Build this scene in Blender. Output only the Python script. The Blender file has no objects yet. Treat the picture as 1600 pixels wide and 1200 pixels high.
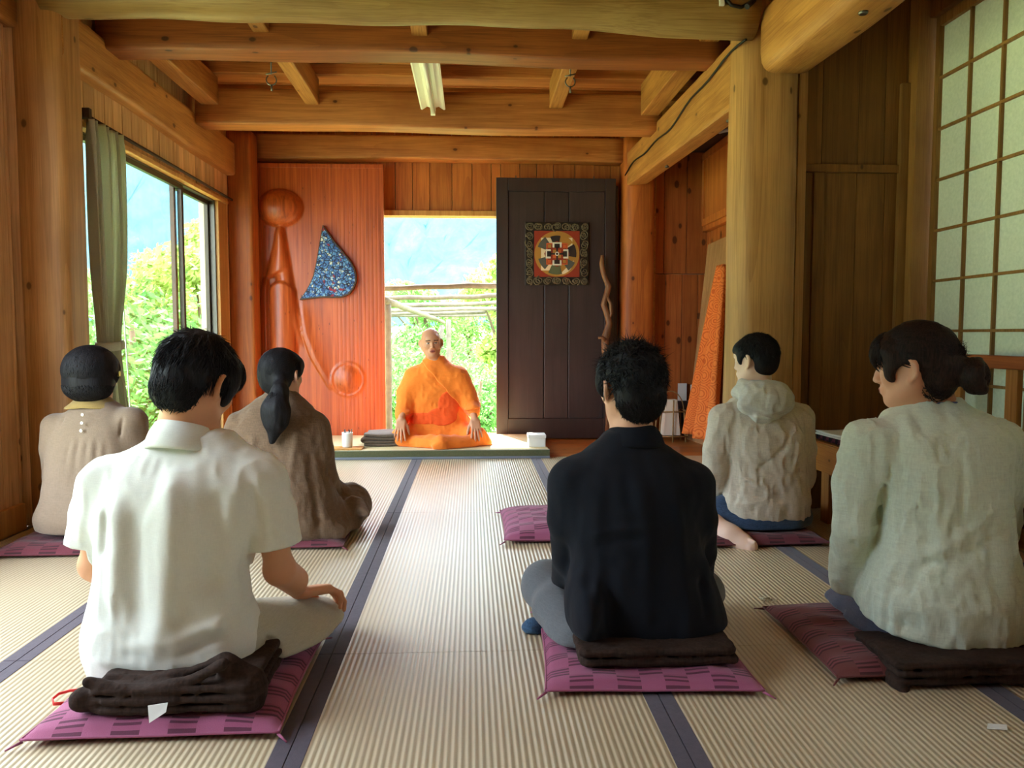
import bpy, bmesh, math, random
import numpy as np
from mathutils import Vector, Matrix
PI = math.pi
sc = bpy.context.scene
COL = sc.collection

# ------------------------------------------------------------------ camera
FPX, CH = 1200.0, 0.92
PITCH = math.atan(78 / FPX)
YAW = math.atan(63 * math.cos(PITCH) / FPX)
cam_d = bpy.data.cameras.new('camera')
cam_d.sensor_width = 36.0
cam_d.lens = 36.0 * FPX / 1600.0
cam_d.clip_end = 600
cam = bpy.data.objects.new('camera', cam_d)
COL.objects.link(cam)
cam.location = (0, 0, CH)
cam.rotation_euler = (PI / 2 - PITCH, 0, -YAW)
sc.camera = cam

# ------------------------------------------------------------------ world, sun, exposure
w = bpy.data.worlds.new('sky'); sc.world = w; w.use_nodes = True
wn = w.node_tree
bg = wn.nodes['Background']
bg.inputs[0].default_value = (0.78, 0.90, 1.0, 1)
bg.inputs[1].default_value = 12.5
sun_d = bpy.data.lights.new('sun', 'SUN'); sun_d.energy = 27.0; sun_d.angle = 0.02
sun_d.color = (1.0, 0.93, 0.82)
sun = bpy.data.objects.new('sun', sun_d); COL.objects.link(sun)
sun.rotation_euler = Vector((-0.20, 0.56, 0.77)).to_track_quat('Z', 'Y').to_euler()

def portal(name, loc, rot, sx, sy):
    d = bpy.data.lights.new(name, 'AREA'); d.shape = 'RECTANGLE'; d.size = sx; d.size_y = sy
    d.cycles.is_portal = True
    o = bpy.data.objects.new(name, d); COL.objects.link(o); o.location = loc; o.rotation_euler = rot
    return o
portal('portal_window', (-2.09, 5.09, 1.02), (0, -PI/2, 0), 1.9, 2.1)
portal('portal_near_window', (-2.2, 2.0, 1.15), (0, -PI/2, 0), 1.8, 2.2)
portal('portal_doorway', (-0.28, 6.98, 1.0), (-PI/2, 0, 0), 1.0, 1.94)
sc.view_settings.view_transform = 'Standard'
sc.view_settings.look = 'None'
sc.view_settings.exposure = 0.6
sc.view_settings.gamma = 1.0
sc.view_settings.use_curve_mapping = False
sc.cycles.use_denoising = True
sc.cycles.max_bounces = 10
sc.cycles.diffuse_bounces = 6
sc.cycles.transparent_max_bounces = 16
sc.cycles.sample_clamp_indirect = 8.0

# ------------------------------------------------------------------ point from a place in the photograph and a depth
_cp, _sp, _cy, _sy = math.cos(PITCH), math.sin(PITCH), math.cos(YAW), math.sin(YAW)
_R = Vector((_cy, -_sy, 0)); _F = Vector((_sy*_cp, _cy*_cp, -_sp)); _U = Vector((_sy*_sp, _cy*_sp, _cp))
def ray(px, py):
    return _F * FPX + _R * (px - 800) + _U * (600 - py)
def P(px, py, Y):
    d = ray(px, py); return Vector((0, 0, CH)) + d * (Y / d.y)
def PX(px, py, X):
    d = ray(px, py); return Vector((0, 0, CH)) + d * (X / d.x)
def PZ(px, py, Z=0.0):
    d = ray(px, py); return Vector((0, 0, CH)) + d * ((Z - CH) / d.z)

# ------------------------------------------------------------------ materials
def srgb(r, g, b):
    f = lambda c: (c/255/12.92) if c/255 <= 0.04045 else ((c/255+0.055)/1.055)**2.4
    return (f(r), f(g), f(b), 1)

class NT:
    def __init__(s, name, rough=0.6, spec=0.4):
        s.m = bpy.data.materials.new(name); s.m.use_nodes = True
        s.t = s.m.node_tree; s.N = s.t.nodes; s.L = s.t.links
        s.b = s.N['Principled BSDF']; s.out = s.N['Material Output']
        s.b.inputs['Roughness'].default_value = rough
        s.b.inputs['Specular IOR Level'].default_value = spec
    def n(s, typ, **kw):
        x = s.N.new(typ)
        for k, v in kw.items():
            if k == 'ins':
                for a, b in v.items():
                    if hasattr(b, 'links') or isinstance(b, bpy.types.NodeSocket): s.L.new(b, x.inputs[a])
                    else: x.inputs[a].default_value = b
            else: setattr(x, k, v)
        return x
    def math(s, op, a, b=0.0, c=None, clamp=False):
        x = s.N.new('ShaderNodeMath'); x.operation = op; x.use_clamp = clamp
        for i, v in enumerate((a, b) + ((c,) if c is not None else ())):
            if isinstance(v, bpy.types.NodeSocket): s.L.new(v, x.inputs[i])
            else: x.inputs[i].default_value = v
        return x.outputs[0]
    def mix(s, f, a, b, typ='MIX'):
        x = s.N.new('ShaderNodeMix'); x.data_type = 'RGBA'; x.blend_type = typ
        for i, v in ((0, f), (6, a), (7, b)):
            if isinstance(v, bpy.types.NodeSocket): s.L.new(v, x.inputs[i])
            else: x.inputs[i].default_value = v
        return x.outputs[2]
    def ramp(s, f, stops):
        x = s.N.new('ShaderNodeValToRGB'); e = x.color_ramp.elements
        while len(e) < len(stops): e.new(0.5)
        for i, (p, c) in enumerate(stops):
            e[i].position = p; e[i].color = c if len(c) == 4 else (*c, 1)
        s.L.new(f, x.inputs[0]); return x.outputs[0]
    def obj(s): return s.n('ShaderNodeTexCoord').outputs['Object']
    def uv(s): return s.n('ShaderNodeTexCoord').outputs['UV']
    def mapping(s, v, scale=(1,1,1), loc=(0,0,0), rot=(0,0,0)):
        return s.n('ShaderNodeMapping', ins={0: v, 1: loc, 2: rot, 3: scale}).outputs[0]
    def noise(s, v, scale=5, detail=4, rough=0.55, dist=0.0):
        return s.n('ShaderNodeTexNoise', ins={'Vector': v, 'Scale': scale, 'Detail': detail, 'Roughness': rough, 'Distortion': dist}).outputs['Fac']
    def col(s, c): 
        if isinstance(c, bpy.types.NodeSocket): s.L.new(c, s.b.inputs['Base Color'])
        else: s.b.inputs['Base Color'].default_value = c
    def bump(s, h, strength=0.3, dist=0.01):
        b = s.n('ShaderNodeBump', ins={'Height': h, 'Strength': strength, 'Distance': dist})
        s.L.new(b.outputs[0], s.b.inputs['Normal'])

def m_mix(a, b, t): return tuple(a[i]*(1-t)+b[i]*t for i in range(3))+(1,)
def vscale(c, k): return (min(1, c[0]*k), min(1, c[1]*k), min(1, c[2]*k), 1)

def wood(name, base, dark, axis='Z', island=True, knots=0.5, rough=0.55, spec=0.35, contrast=1.0, gscale=1.0, var=0.35, bump=0.15, raw=False, kr=1.0):
    m = NT(name, rough, spec)
    if not raw:
        base = tuple(0.84*q**e for q, e in zip(base[:3], (1.0, 1.07, 1.14)))+(1,); dark = tuple(0.80*q**e for q, e in zip(dark[:3], (1.0, 1.07, 1.13)))+(1,)
    v = m.obj()
    if island:
        g = m.n('ShaderNodeNewGeometry')
        r = g.outputs['Random Per Island']
        off = m.n('ShaderNodeCombineXYZ', ins={0: m.math('MULTIPLY', r, 17.3), 1: m.math('MULTIPLY', r, 31.7), 2: m.math('MULTIPLY', r, 23.1)})
        v2 = m.n('ShaderNodeVectorMath', operation='ADD', ins={0: v, 1: off.outputs[0]}).outputs[0]
    else:
        v2 = v; r = None
    st = {'X': (0.06, 1, 1), 'Y': (1, 0.06, 1), 'Z': (1, 1, 0.06)}[axis]
    st2 = {'X': (0.015, 1, 1), 'Y': (1, 0.015, 1), 'Z': (1, 1, 0.015)}[axis]
    mp = m.mapping(v2, st)
    n1 = m.noise(mp, 26*gscale, 4, 0.6, 0.4)
    n2 = m.noise(m.mapping(v2, st2), 230*gscale, 3, 0.6)
    rings = m.math('FRACT', m.math('MULTIPLY', m.noise(mp, 4*gscale, 2, 0.4, 0.25), 8.0))
    rings = m.math('POWER', rings, 3.0)
    f = m.math('ADD', m.math('MULTIPLY', n1, 0.5), m.math('MULTIPLY', n2, 0.5))
    c = m.ramp(f, [(0.36, m_mix(base, dark, 0.75)), (0.54, base), (0.70, vscale(base, 1.15))])
    c = m.mix(m.math('MULTIPLY', rings, 0.42*contrast), c, dark)
    big = m.noise(v2, 2.2, 4, 0.55)
    c = m.mix(m.math('MULTIPLY', m.math('SUBTRACT', big, 0.45, clamp=True), 2.2, clamp=True), c, m_mix(base, dark, 0.8))
    if knots > 0:
        sp = m.n('ShaderNodeSeparateXYZ', ins={0: v2})
        al = {'X': 0, 'Y': 1, 'Z': 2}[axis]; ot = [q for q in (0, 1, 2) if q != al]
        k2 = m.n('ShaderNodeCombineXYZ', ins={0: m.math('ADD', sp.outputs[ot[0]], sp.outputs[ot[1]]), 1: m.math('MULTIPLY', sp.outputs[al], 0.62)})
        vo = m.n('ShaderNodeTexVoronoi', voronoi_dimensions='2D', ins={'Vector': k2.outputs[0], 'Scale': 6.5, 'Randomness': 1.0})
        cs = m.n('ShaderNodeSeparateColor', ins={0: vo.outputs['Color']})
        d = m.math('ADD', vo.outputs['Distance'], m.math('MULTIPLY', n1, 0.03))
        pick = m.math('GREATER_THAN', cs.outputs[0], 1.0-knots)
        rad = m.math('ADD', 0.035*kr, m.math('MULTIPLY', cs.outputs[1], 0.055*kr))
        k = m.math('MULTIPLY', m.math('SUBTRACT', 1.0, m.math('MULTIPLY', m.math('SUBTRACT', d, rad), 30.0, clamp=True), clamp=True), pick)
        halo = m.math('MULTIPLY', m.math('SUBTRACT', 1.0, m.math('MULTIPLY', d, 4.5, clamp=True), clamp=True), pick)
        c = m.mix(m.math('MULTIPLY', halo, 0.45), c, dark)
        c = m.mix(m.math('MULTIPLY', k, 0.85), c, vscale(dark, 0.35))
    if r is not None and var > 0:
        hv = m.math('ADD', 1.0-var/2, m.math('MULTIPLY', r, var))
        cc = m.n('ShaderNodeCombineColor', ins={0: hv, 1: hv, 2: hv}).outputs[0]
        c = m.mix(1.0, c, cc, 'MULTIPLY')
    m.col(c)
    m.bump(f, bump, 0.003)
    return m.m

def plain(name, c, rough=0.6, spec=0.4, metal=0.0, noise=0.0, nscale=30):
    m = NT(name, rough, spec)
    m.b.inputs['Metallic'].default_value = metal
    if noise:
        f = m.noise(m.obj(), nscale, 4)
        m.col(m.ramp(f, [(0.3, vscale(c, 1-noise)), (0.7, vscale(c, 1+noise))]))
    else: m.col(c)
    return m.m

def fabric(name, c, scale=700, var=0.12, rough=0.9, bump=0.25, sheen=0.2, blotch=0.15, trans=0.0):
    m = NT(name, rough, 0.15)
    v = m.obj()
    wv = m.math('ADD', m.noise(m.mapping(v, (1, 1, 0.15)), scale*0.5, 2), m.noise(m.mapping(v, (0.15, 0.15, 1)), scale*0.5, 2))
    wv = m.math('MULTIPLY', wv, 0.5)
    c1 = m.ramp(wv, [(0.35, vscale(c, 1-var)), (0.65, vscale(c, 1+var))])
    b = m.noise(v, 9, 4)
    c1 = m.mix(m.math('MULTIPLY', b, blotch), c1, vscale(c, 0.55))
    m.col(c1)
    m.b.inputs['Sheen Weight'].default_value = sheen
    m.bump(m.math('ADD', wv, m.math('MULTIPLY', m.noise(v, 40, 3), 0.6)), bump, 0.004)
    if trans:
        tl = m.n('ShaderNodeBsdfTranslucent', ins={0: c1}); mx = m.n('ShaderNodeMixShader', ins={0: trans, 1: m.b.outputs[0], 2: tl.outputs[0]}); m.L.new(mx.outputs[0], m.out.inputs[0])
    return m.m

# ------------------------------------------------------------------ object helpers
def tag(o, label=None, cat=None, group=None, kind=None):
    if label: o['label'] = label
    if cat: o['category'] = cat
    if group: o['group'] = group
    if kind: o['kind'] = kind
    return o
def thing(name, label, cat, loc=(0,0,0), group=None, rz=0.0):
    o = bpy.data.objects.new(name, None); COL.objects.link(o)
    o.empty_display_size = 0.05
    o.location = loc; o.rotation_euler = (0, 0, rz)
    return tag(o, label, cat, group)
def link(name, me, mat=None, parent=None, smooth=False):
    if mat is not None:
        for mm in (mat if isinstance(mat, (list, tuple)) else [mat]): me.materials.append(mm)
    if smooth:
        me.polygons.foreach_set('use_smooth', [True]*len(me.polygons))
    o = bpy.data.objects.new(name, me); COL.objects.link(o)
    if parent is not None:
        o.parent = parent
        o.matrix_parent_inverse = Matrix.LocRotScale(parent.location, parent.rotation_euler, None).inverted()  # meshes are written in room coordinates
    return o

class MB:
    """collects shapes in room coordinates and links them as ONE mesh"""
    def __init__(s): s.bm = bmesh.new(); s.uvl = None
    def box(s, x0, x1, y0, y1, z0, z1, bev=0.0, M=None, mi=0):
        if x0 > x1: x0, x1 = x1, x0
        if y0 > y1: y0, y1 = y1, y0
        if z0 > z1: z0, z1 = z1, z0
        vs = [s.bm.verts.new(c) for c in ((x0,y0,z0),(x1,y0,z0),(x1,y1,z0),(x0,y1,z0),(x0,y0,z1),(x1,y0,z1),(x1,y1,z1),(x0,y1,z1))]
        fs = [s.bm.faces.new([vs[i] for i in q]) for q in ((0,3,2,1),(4,5,6,7),(0,1,5,4),(1,2,6,5),(2,3,7,6),(3,0,4,7))]
        for f in fs: f.material_index = mi
        if M is not None: bmesh.ops.transform(s.bm, matrix=M, verts=vs)
        if bev > 0:
            es = list({e for f in fs for e in f.edges})
            bmesh.ops.bevel(s.bm, geom=es, offset=bev, segments=2, profile=0.6, affect='EDGES', clamp_overlap=True)
        return s
    def hexa(s, c, bev=0.0):
        vs = [s.bm.verts.new(p) for p in c]
        fs = [s.bm.faces.new([vs[i] for i in q]) for q in ((0,3,2,1),(4,5,6,7),(0,1,5,4),(1,2,6,5),(2,3,7,6),(3,0,4,7))]
        if bev > 0:
            es = list({e for f in fs for e in f.edges})
            bmesh.ops.bevel(s.bm, geom=es, offset=bev, segments=3, profile=0.6, affect='EDGES', clamp_overlap=True)
        return s
    def tube(s, pts, rad, n=12, cap=True, flat=(1, 1), seed=None, wob=0.0, up=None):
        pts = [Vector(p) for p in pts]
        if not isinstance(rad, (list, tuple)): rad = [rad]*len(pts)
        rr = random.Random(seed) if seed is not None else None
        ph = [rr.uniform(-1, 1) for _ in range(n)] if rr else [0]*n
        rings = []
        prev = None
        for i, p in enumerate(pts):
            t = (pts[min(i+1, len(pts)-1)] - pts[max(i-1, 0)])
            if t.length < 1e-9: t = Vector((0, 0, 1))
            t.normalize()
            a = up.copy() if (up is not None and prev is None) else (prev if prev is not None else (Vector((0, 0, 1)) if abs(t.z) < 0.9 else Vector((1, 0, 0))))
            a = (a - t * a.dot(t)).normalized(); b = t.cross(a)
            prev = a
            ring = []
            for k in range(n):
                an = 2*PI*k/n
                r = rad[i] * (1 + wob * (ph[k] * 0.7 + (rr.uniform(-1, 1)*0.3 if rr else 0)))
                ring.append(s.bm.verts.new(p + a*math.cos(an)*r*flat[0] + b*math.sin(an)*r*flat[1]))
            rings.append(ring)
        for i in range(len(rings)-1):
            for k in range(n):
                s.bm.faces.new((rings[i][k], rings[i][(k+1) % n], rings[i+1][(k+1) % n], rings[i+1][k])).smooth = True
        if cap:
            s.bm.faces.new(list(reversed(rings[0]))); s.bm.faces.new(rings[-1])
        return s
    def lathe(s, c, prof, n=24, M=None):
        c = Vector(c); rings = []; vall = []
        for r, z in prof:
            ring = [s.bm.verts.new(c + Vector((math.cos(2*PI*k/n)*r, math.sin(2*PI*k/n)*r, z))) for k in range(n)]
            rings.append(ring); vall += ring
        for i in range(len(rings)-1):
            for k in range(n):
                s.bm.faces.new((rings[i][k], rings[i][(k+1) % n], rings[i+1][(k+1) % n], rings[i+1][k])).smooth = True
        s.bm.faces.new(list(reversed(rings[0]))); s.bm.faces.new(rings[-1])
        if M is not None: bmesh.ops.transform(s.bm, matrix=M, verts=vall)
        return s
    def prism(s, pts, d, mi=0):
        """closed outline extruded by vector d"""
        d = Vector(d)
        a = [s.bm.verts.new(p) for p in pts]; b = [s.bm.verts.new(Vector(p)+d) for p in pts]
        n = len(pts)
        fs = [s.bm.faces.new(list(reversed(a))), s.bm.faces.new(b)]
        for i in range(n): fs.append(s.bm.faces.new((a[i], a[(i+1) % n], b[(i+1) % n], b[i])))
        for f in fs: f.material_index = mi
        return s
    def quads(s, verts, faces, smooth=True, mi=0):
        vs = [s.bm.verts.new(v) for v in verts]
        for f in faces:
            try:
                q = s.bm.faces.new([vs[i] for i in f]); q.smooth = smooth; q.material_index = mi
            except ValueError: pass
        return s
    def build(s, name, mat, parent=None, smooth=None):
        me = bpy.data.meshes.new(name)
        bmesh.ops.recalc_face_normals(s.bm, faces=s.bm.faces)
        s.bm.to_mesh(me); s.bm.free()
        return link(name, me, mat, parent, bool(smooth))
def struct(name, mb, mat, parent=None, **k):
    o = mb.build(name, mat, parent, **k)
    if parent is None: o['kind'] = 'structure'
    return o
def rep(name, mb, mat, label, cat, group=None, smooth=None):
    return tag(mb.build(name, mat, None, smooth), label, cat, group)
def copy_tree(o, parent=None):
    c = o.copy(); COL.objects.link(c)
    if parent is not None: c.parent = parent
    for ch in [x for x in COL.objects if x.parent == o]: copy_tree(ch, c)
    return c
# ================================================================== the setting
C_GOLD, C_GOLD_D = srgb(196, 142, 78), srgb(140, 86, 38)
C_PINE, C_PINE_D = srgb(206, 130, 70), srgb(146, 76, 32)
M_beam = wood('hewn beam wood', srgb(206, 140, 84), srgb(142, 80, 38), 'X', True, 0.12, 0.5, 0.4, contrast=0.7)
M_beamY = wood('hewn beam wood lengthwise', srgb(212, 158, 96), srgb(156, 98, 48), 'Y', True, 0.15, 0.5, 0.4, contrast=0.7)
M_joistY = wood('joist wood', srgb(205, 150, 88), srgb(146, 90, 42), 'Y', True, 0.1)
M_pillar = wood('pillar wood', srgb(198, 148, 92), srgb(146, 100, 54), 'Z', False, 0.15, 0.5, 0.4, gscale=0.8, raw=True)
M_wallZ = wood('wall board wood', srgb(226, 182, 130), srgb(176, 128, 80), 'Z', True, 0.08, 0.55, raw=True)
M_wallback = wood('back wall board wood', srgb(212, 134, 74), srgb(160, 84, 38), 'Z', True, 0.03, 0.5)
M_knotty = wood('knotty pine wood', srgb(206, 126, 70), srgb(156, 84, 40), 'Z', True, 0.75, 0.5, kr=1.5)
M_part = wood('partition board wood', srgb(146, 104, 58), srgb(106, 70, 36), 'Z', True, 0.05, 0.6)
M_ceil = wood('ceiling board wood', srgb(214, 150, 92), srgb(160, 96, 48), 'X', True, 0.10)
M_trimw = wood('pale trim wood', srgb(218, 168, 104), srgb(178, 122, 66), 'Z', True, 0.05)
M_floorw = wood('floor board wood', srgb(196, 132, 74), srgb(150, 92, 46), 'X', True, 0.05, 0.35, 0.5)
M_shojiw = wood('shoji frame wood', srgb(176, 134, 84), srgb(132, 94, 52), 'Z', True, 0.0)
M_alu = plain('bronze window frame', srgb(66, 58, 46), 0.4, 0.5, 0.6)
M_alu2 = plain('grey window track', srgb(86, 82, 72), 0.4, 0.5, 0.5)
M_plaster = plain('outer plaster', srgb(200, 190, 170), 0.9)
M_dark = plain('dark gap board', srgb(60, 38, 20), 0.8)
M_wire = plain('black wire', srgb(20, 18, 16), 0.5)
M_steel = plain('steel hook', srgb(120, 118, 112), 0.35, 0.5, 0.9)

mg = NT('window glass', 0.05)
mg.N.remove(mg.b)
tr = mg.n('ShaderNodeBsdfTransparent', ins={0: (0.97, 0.99, 0.98, 1)})
gl = mg.n('ShaderNodeBsdfGlossy', ins={'Roughness': 0.02})
fr = mg.n('ShaderNodeFresnel', ins={0: 1.45})
mx = mg.n('ShaderNodeMixShader', ins={0: mg.math('MULTIPLY', fr.outputs[0], 0.3), 1: tr.outputs[0], 2: gl.outputs[0]})
mg.L.new(mx.outputs[0], mg.out.inputs[0]); M_glass = mg.m

ms = NT('shoji paper', 0.9, 0.1)
ms.N.remove(ms.b)
fib = ms.noise(ms.obj(), 60, 5, 0.7)
pc = ms.ramp(fib, [(0.3, srgb(206, 212, 196)), (0.7, srgb(226, 230, 214))])
df = ms.n('ShaderNodeBsdfDiffuse', ins={0: pc}); tl = ms.n('ShaderNodeBsdfTranslucent', ins={0: pc})
mx = ms.n('ShaderNodeMixShader', ins={0: 0.13, 1: df.outputs[0], 2: tl.outputs[0]})
ms.L.new(mx.outputs[0], ms.out.inputs[0]); M_paper = ms.m

YB = 6.86          # back wall face
XL = -2.13         # left wall face, near part
XW = -1.97         # face of the wall that holds the big window

def boards(mb, axis, a0, a1, wd, const, thick, z0, z1, seed=0, gap=0.004, skip=None):
    """vertical boards side by side along axis from a0 to a1; the room-side face lies at const, thick goes away from the room"""
    rr = random.Random(seed); a = a0
    while a < a1 - 0.01:
        b = min(a1, a + wd * rr.uniform(0.85, 1.15))
        j = rr.uniform(0, 0.003)
        if axis == 'x': mb.box(a+gap/2, b-gap/2, const+j, const+thick, z0, z1, 0.003)
        else: mb.box(const-j if thick < 0 else const+j, const+thick, a+gap/2, b-gap/2, z0, z1, 0.003)
        a = b
    return mb

# floor: boards behind the mats, sub floor under the mats
mb = MB()
y = 5.70; i = 0
while y < YB + 0.05:
    mb.box(-2.3, 2.3, y+0.001, min(y+0.16, YB+0.10)-0.001, -0.03, 0.0, 0.002); y += 0.16
struct('floor', mb, M_floorw)
mb = MB(); mb.box(-2.3, 2.62, -1.8, YB+0.25, -0.16, -0.058)
struct('floor_base', mb, M_dark)
mb = MB(); mb.box(1.34+0.88+0.002, 2.62, -1.8, 5.69, -0.058, 0.0); struct('floor_edge', mb, M_floorw)

# left wall
mb = MB()
boards(mb, 'y', -1.7, 0.95, 0.2, XL, -0.03, 0, 2.75, 1)
boards(mb, 'y', 3.1, 3.72, 0.115, XL, -0.03, 0, 2.75, 2)
boards(mb, 'y', 0.95, 3.1, 0.16, XL, -0.03, 2.08, 2.75, 3)
boards(mb, 'y', 0.95, 3.1, 0.16, XL, -0.03, 0, 0.22, 3)
boards(mb, 'y', 3.80, 4.00, 0.07, XW, -0.03, 0, 2.75, 4)
boards(mb, 'y', 4.00, 6.18, 0.105, XW, -0.03, 1.975, 2.75, 5)
boards(mb, 'y', 4.00, 6.18, 0.16, XW, -0.03, 0.0, 0.06, 5)
boards(mb, 'y', 6.18, YB+0.2, 0.12, XW, -0.03, 0, 2.75, 6)
mb.box(XL-0.03, XW, 3.76, 3.80, 0, 2.75)
struct('wall_left', mb, M_wallZ)
mb = MB()
for a, b, c, d in ((-1.7, .95, -.1, 2.8), (.95, 3.1, 2.08, 2.8), (.95, 3.1, -.1, .22), (3.1, 3.80, -.1, 2.8)):
    mb.box(XL-0.12, XL-0.032, a, b, c, d)
for a, b, c, d in ((3.80, 4.0, -.1, 2.8), (4.0, 6.18, 1.975, 2.8), (4.0, 6.18, -.1, .06), (6.18, YB+.2, -.1, 2.8)):
    mb.box(XW-0.15, XW-0.032, a, b, c, d)
struct('wall_outside_left', mb, M_plaster)
# baseboard left (near part, in view at the lower left)
mb = MB(); mb.box(XL-0.001, XL+0.025, 3.0, 3.70, 0.0, 0.125, 0.004)
struct('baseboard_left', mb, M_trimw)

# back wall
mb = MB()
boards(mb, 'x', -2.13, -0.82, 0.17, YB, 0.03, 0, 2.75, 7)
boards(mb, 'x', -0.82, 0.26, 0.17, YB, 0.03, 1.99, 2.75, 8)
boards(mb, 'x', 0.26, 1.32, 0.17, YB, 0.03, 0, 2.75, 9)
struct('wall_back', mb, M_wallback)
mb = MB()
rr = random.Random(4); x = 1.60
xs_ = [1.60, 1.715, 1.92, 2.10, 2.25]
for a, b in zip(xs_[:-1], xs_[1:]): mb.box(a+.002, b-.002, YB-0.02+rr.uniform(0,.003), YB+.01, 1.46, 2.75, 0.003)
xs_ = [1.60, 1.735, 1.885, 2.03, 2.25]
for a, b in zip(xs_[:-1], xs_[1:]): mb.box(a+.002, b-.002, YB-0.02+rr.uniform(0,.003), YB+.01, 0.0, 1.455, 0.003)
struct('wall_alcove_back', mb, M_knotty)
mb = MB()
for a, b, c, d in ((-2.25, -0.82, -.1, 2.8), (-0.82, 0.26, 1.99, 2.8), (0.26, 2.6, -.1, 2.8)):
    mb.box(a, b, YB+0.032, YB+0.12, c, d)
struct('wall_outside_back', mb, M_plaster)
# door opening frame
mb = MB()
mb.box(-0.86, 0.30, YB-0.03, YB+0.13, 1.955, 2.0, 0.004)
mb.box(-0.86, -0.80, YB-0.025, YB+0.13, 0.0, 1.955, 0.004)
mb.box(0.24, 0.30, YB-0.025, YB+0.13, 0.0, 1.955, 0.004)
struct('door_1', mb, M_trimw)
mb = MB(); mb.box(-0.80, 0.24, YB-0.02, YB+0.12, 0.001, 0.02, 0.003); struct('trim_1', mb, M_trimw)

# alcove side wall and partition on the right
mb = MB()
boards(mb, 'y', 4.0, YB, 0.19, 2.12, 0.03, 0, 2.75, 11)
struct('wall_right', mb, M_knotty)
mb = MB()
xs_ = [1.66, 1.80, 1.99, 2.13, 2.24, 2.50]
for a, b in zip(xs_[:-1], xs_[1:]): mb.box(a+.001, b-.001, 3.93, 3.96, 1.79, 2.75, 0.002)
xs_ = [1.66, 1.76, 1.82, 1.99, 2.14, 2.26, 2.50]
for i, (a, b) in enumerate(zip(xs_[:-1], xs_[1:])): mb.box(a+.001, b-.001, 3.93 - (0.012 if i in (1,) else 0), 3.96, 0.0, 1.75, 0.002)
mb.box(1.66, 2.28, 3.91, 3.955, 1.75, 1.79, 0.003)
struct('wall_partition', mb, M_part)
mb = MB()
mb.box(1.655, 1.70, 3.88, 3.955, 0, 2.6, 0.004)
struct('trim_2', mb, M_pillar)
mb = MB()
mb.box(2.245, 2.50, 3.85, 3.929, 0, 2.62, 0.004); mb.box(2.20, 2.245, 3.90, 3.928, 0.0, 2.2, 0.003)
struct('trim_3', mb, M_shojiw)
mb = MB()
mb.box(2.30, 2.42, 0.6, 3.85, 2.50, 2.62, 0.006)
mb.box(2.315, 2.42, 0.6, 3.85, -0.0, 0.04, 0.004)
struct('trim_4', mb, M_part)
mb = MB(); mb.box(2.33, 2.43, 0.6, 3.95, 2.62, 2.85); mb.box(2.33, 2.43, -1.7, 0.6, 0, 2.85); mb.box(2.5, 2.56, 3.9, YB+.1, 0, 2.8)
struct('wall_right_upper', mb, M_part)
# rear wall behind the camera
mb = MB()
mb.box(-2.25, 2.62, -1.70, -1.6, 0, 2.85)
struct('wall_rear', mb, M_wallZ)

# ceiling: boards plus thin cross battens
mb = MB()
y = -1.7; k = 0
while y < YB + 0.1:
    mb.box(-2.25, 2.6, y, y+0.178, 2.76+0.001*(k % 3), 2.79, 0.002); y += 0.18; k += 1
struct('ceiling', mb, M_ceil)
mb = MB()
for y in (0.6, 1.4, 2.2, 3.0, 3.45, 4.62, 5.02, 5.42, 5.9, 6.3):
    mb.box(-2.1, 2.1, y, y+0.055, 2.69, 2.76, 0.003)
struct('ceiling_batten', mb, M_ceil)
# unseen roof, its eaves added to keep the sun out
mb = MB()
mb.box(-3.15, 3.5, -2.0, YB+0.95, 2.86, 2.98)
struct('roof_sun_block', mb, M_dark)

# ------------------------------------------------------------------ beams and pillars
def hewn(name, p0, p1, hw, z0, z1, mat, label, sag=0.012, seed=1, cat='beam', rnd=0.03, parent=None, q=12.0):
    """a hand-hewn timber between two points, uneven rounded section"""
    p0 = Vector(p0); p1 = Vector(p1); d = (p1-p0); L = d.length; d.normalize(); s_ = d.cross(Vector((0, 0, 1))).normalized()
    rr = random.Random(seed); n = max(4, int(L/0.12)); ns = 20
    w1, w2, w3 = [rr.uniform(0, 6) for _ in range(3)]
    verts = []; faces = []
    for i in range(n+1):
        t = i/n; c = p0 + (p1-p0)*t
        a = hw*(1+0.05*math.sin(w1+t*L*2.1)); zc = (z0+z1)/2; hz = (z1-z0)/2
        lo = -hz + sag*(math.sin(w2+t*L*1.7)+0.5*math.sin(w3+t*L*4.3)); hi = hz
        for k in range(ns):
            an = 2*PI*k/ns + PI/ns
            cx, cz = math.cos(an), math.sin(an)
            sx = (abs(cx)**(2/q))*(1 if cx > 0 else -1); sz = (abs(cz)**(2/q))*(1 if cz > 0 else -1)
            z = (lo+hi)/2 + sz*(hi-lo)/2
            verts.append(c + s_*a*sx + Vector((0, 0, zc+z-c.z + (c.z))) - Vector((0, 0, 0)) if False else Vector((c.x, c.y, zc+z)) + s_*a*sx)
    for i in range(n):
        for k in range(ns):
            faces.append((i*ns+k, i*ns+(k+1) % ns, (i+1)*ns+(k+1) % ns, (i+1)*ns+k))
    mb = MB(); mb.quads(verts, faces)
    mb.bm.verts.ensure_lookup_table()
    mb.bm.faces.new([mb.bm.verts[k] for k in range(ns)]); mb.bm.faces.new([mb.bm.verts[n*ns+k] for k in reversed(range(ns))])
    o = mb.build(name, mat, parent)
    if parent is None: tag(o, label, cat)
    return o
M_beamdark = wood('cracked beam wood', srgb(170, 104, 58), srgb(112, 62, 30), 'X', True, 0.25, 0.5, 0.4, contrast=0.8)
M_beamgrey = wood('weathered log wood', srgb(176, 148, 100), srgb(128, 100, 58), 'X', True, 0.1, 0.45, 0.4, contrast=0.7)
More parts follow.
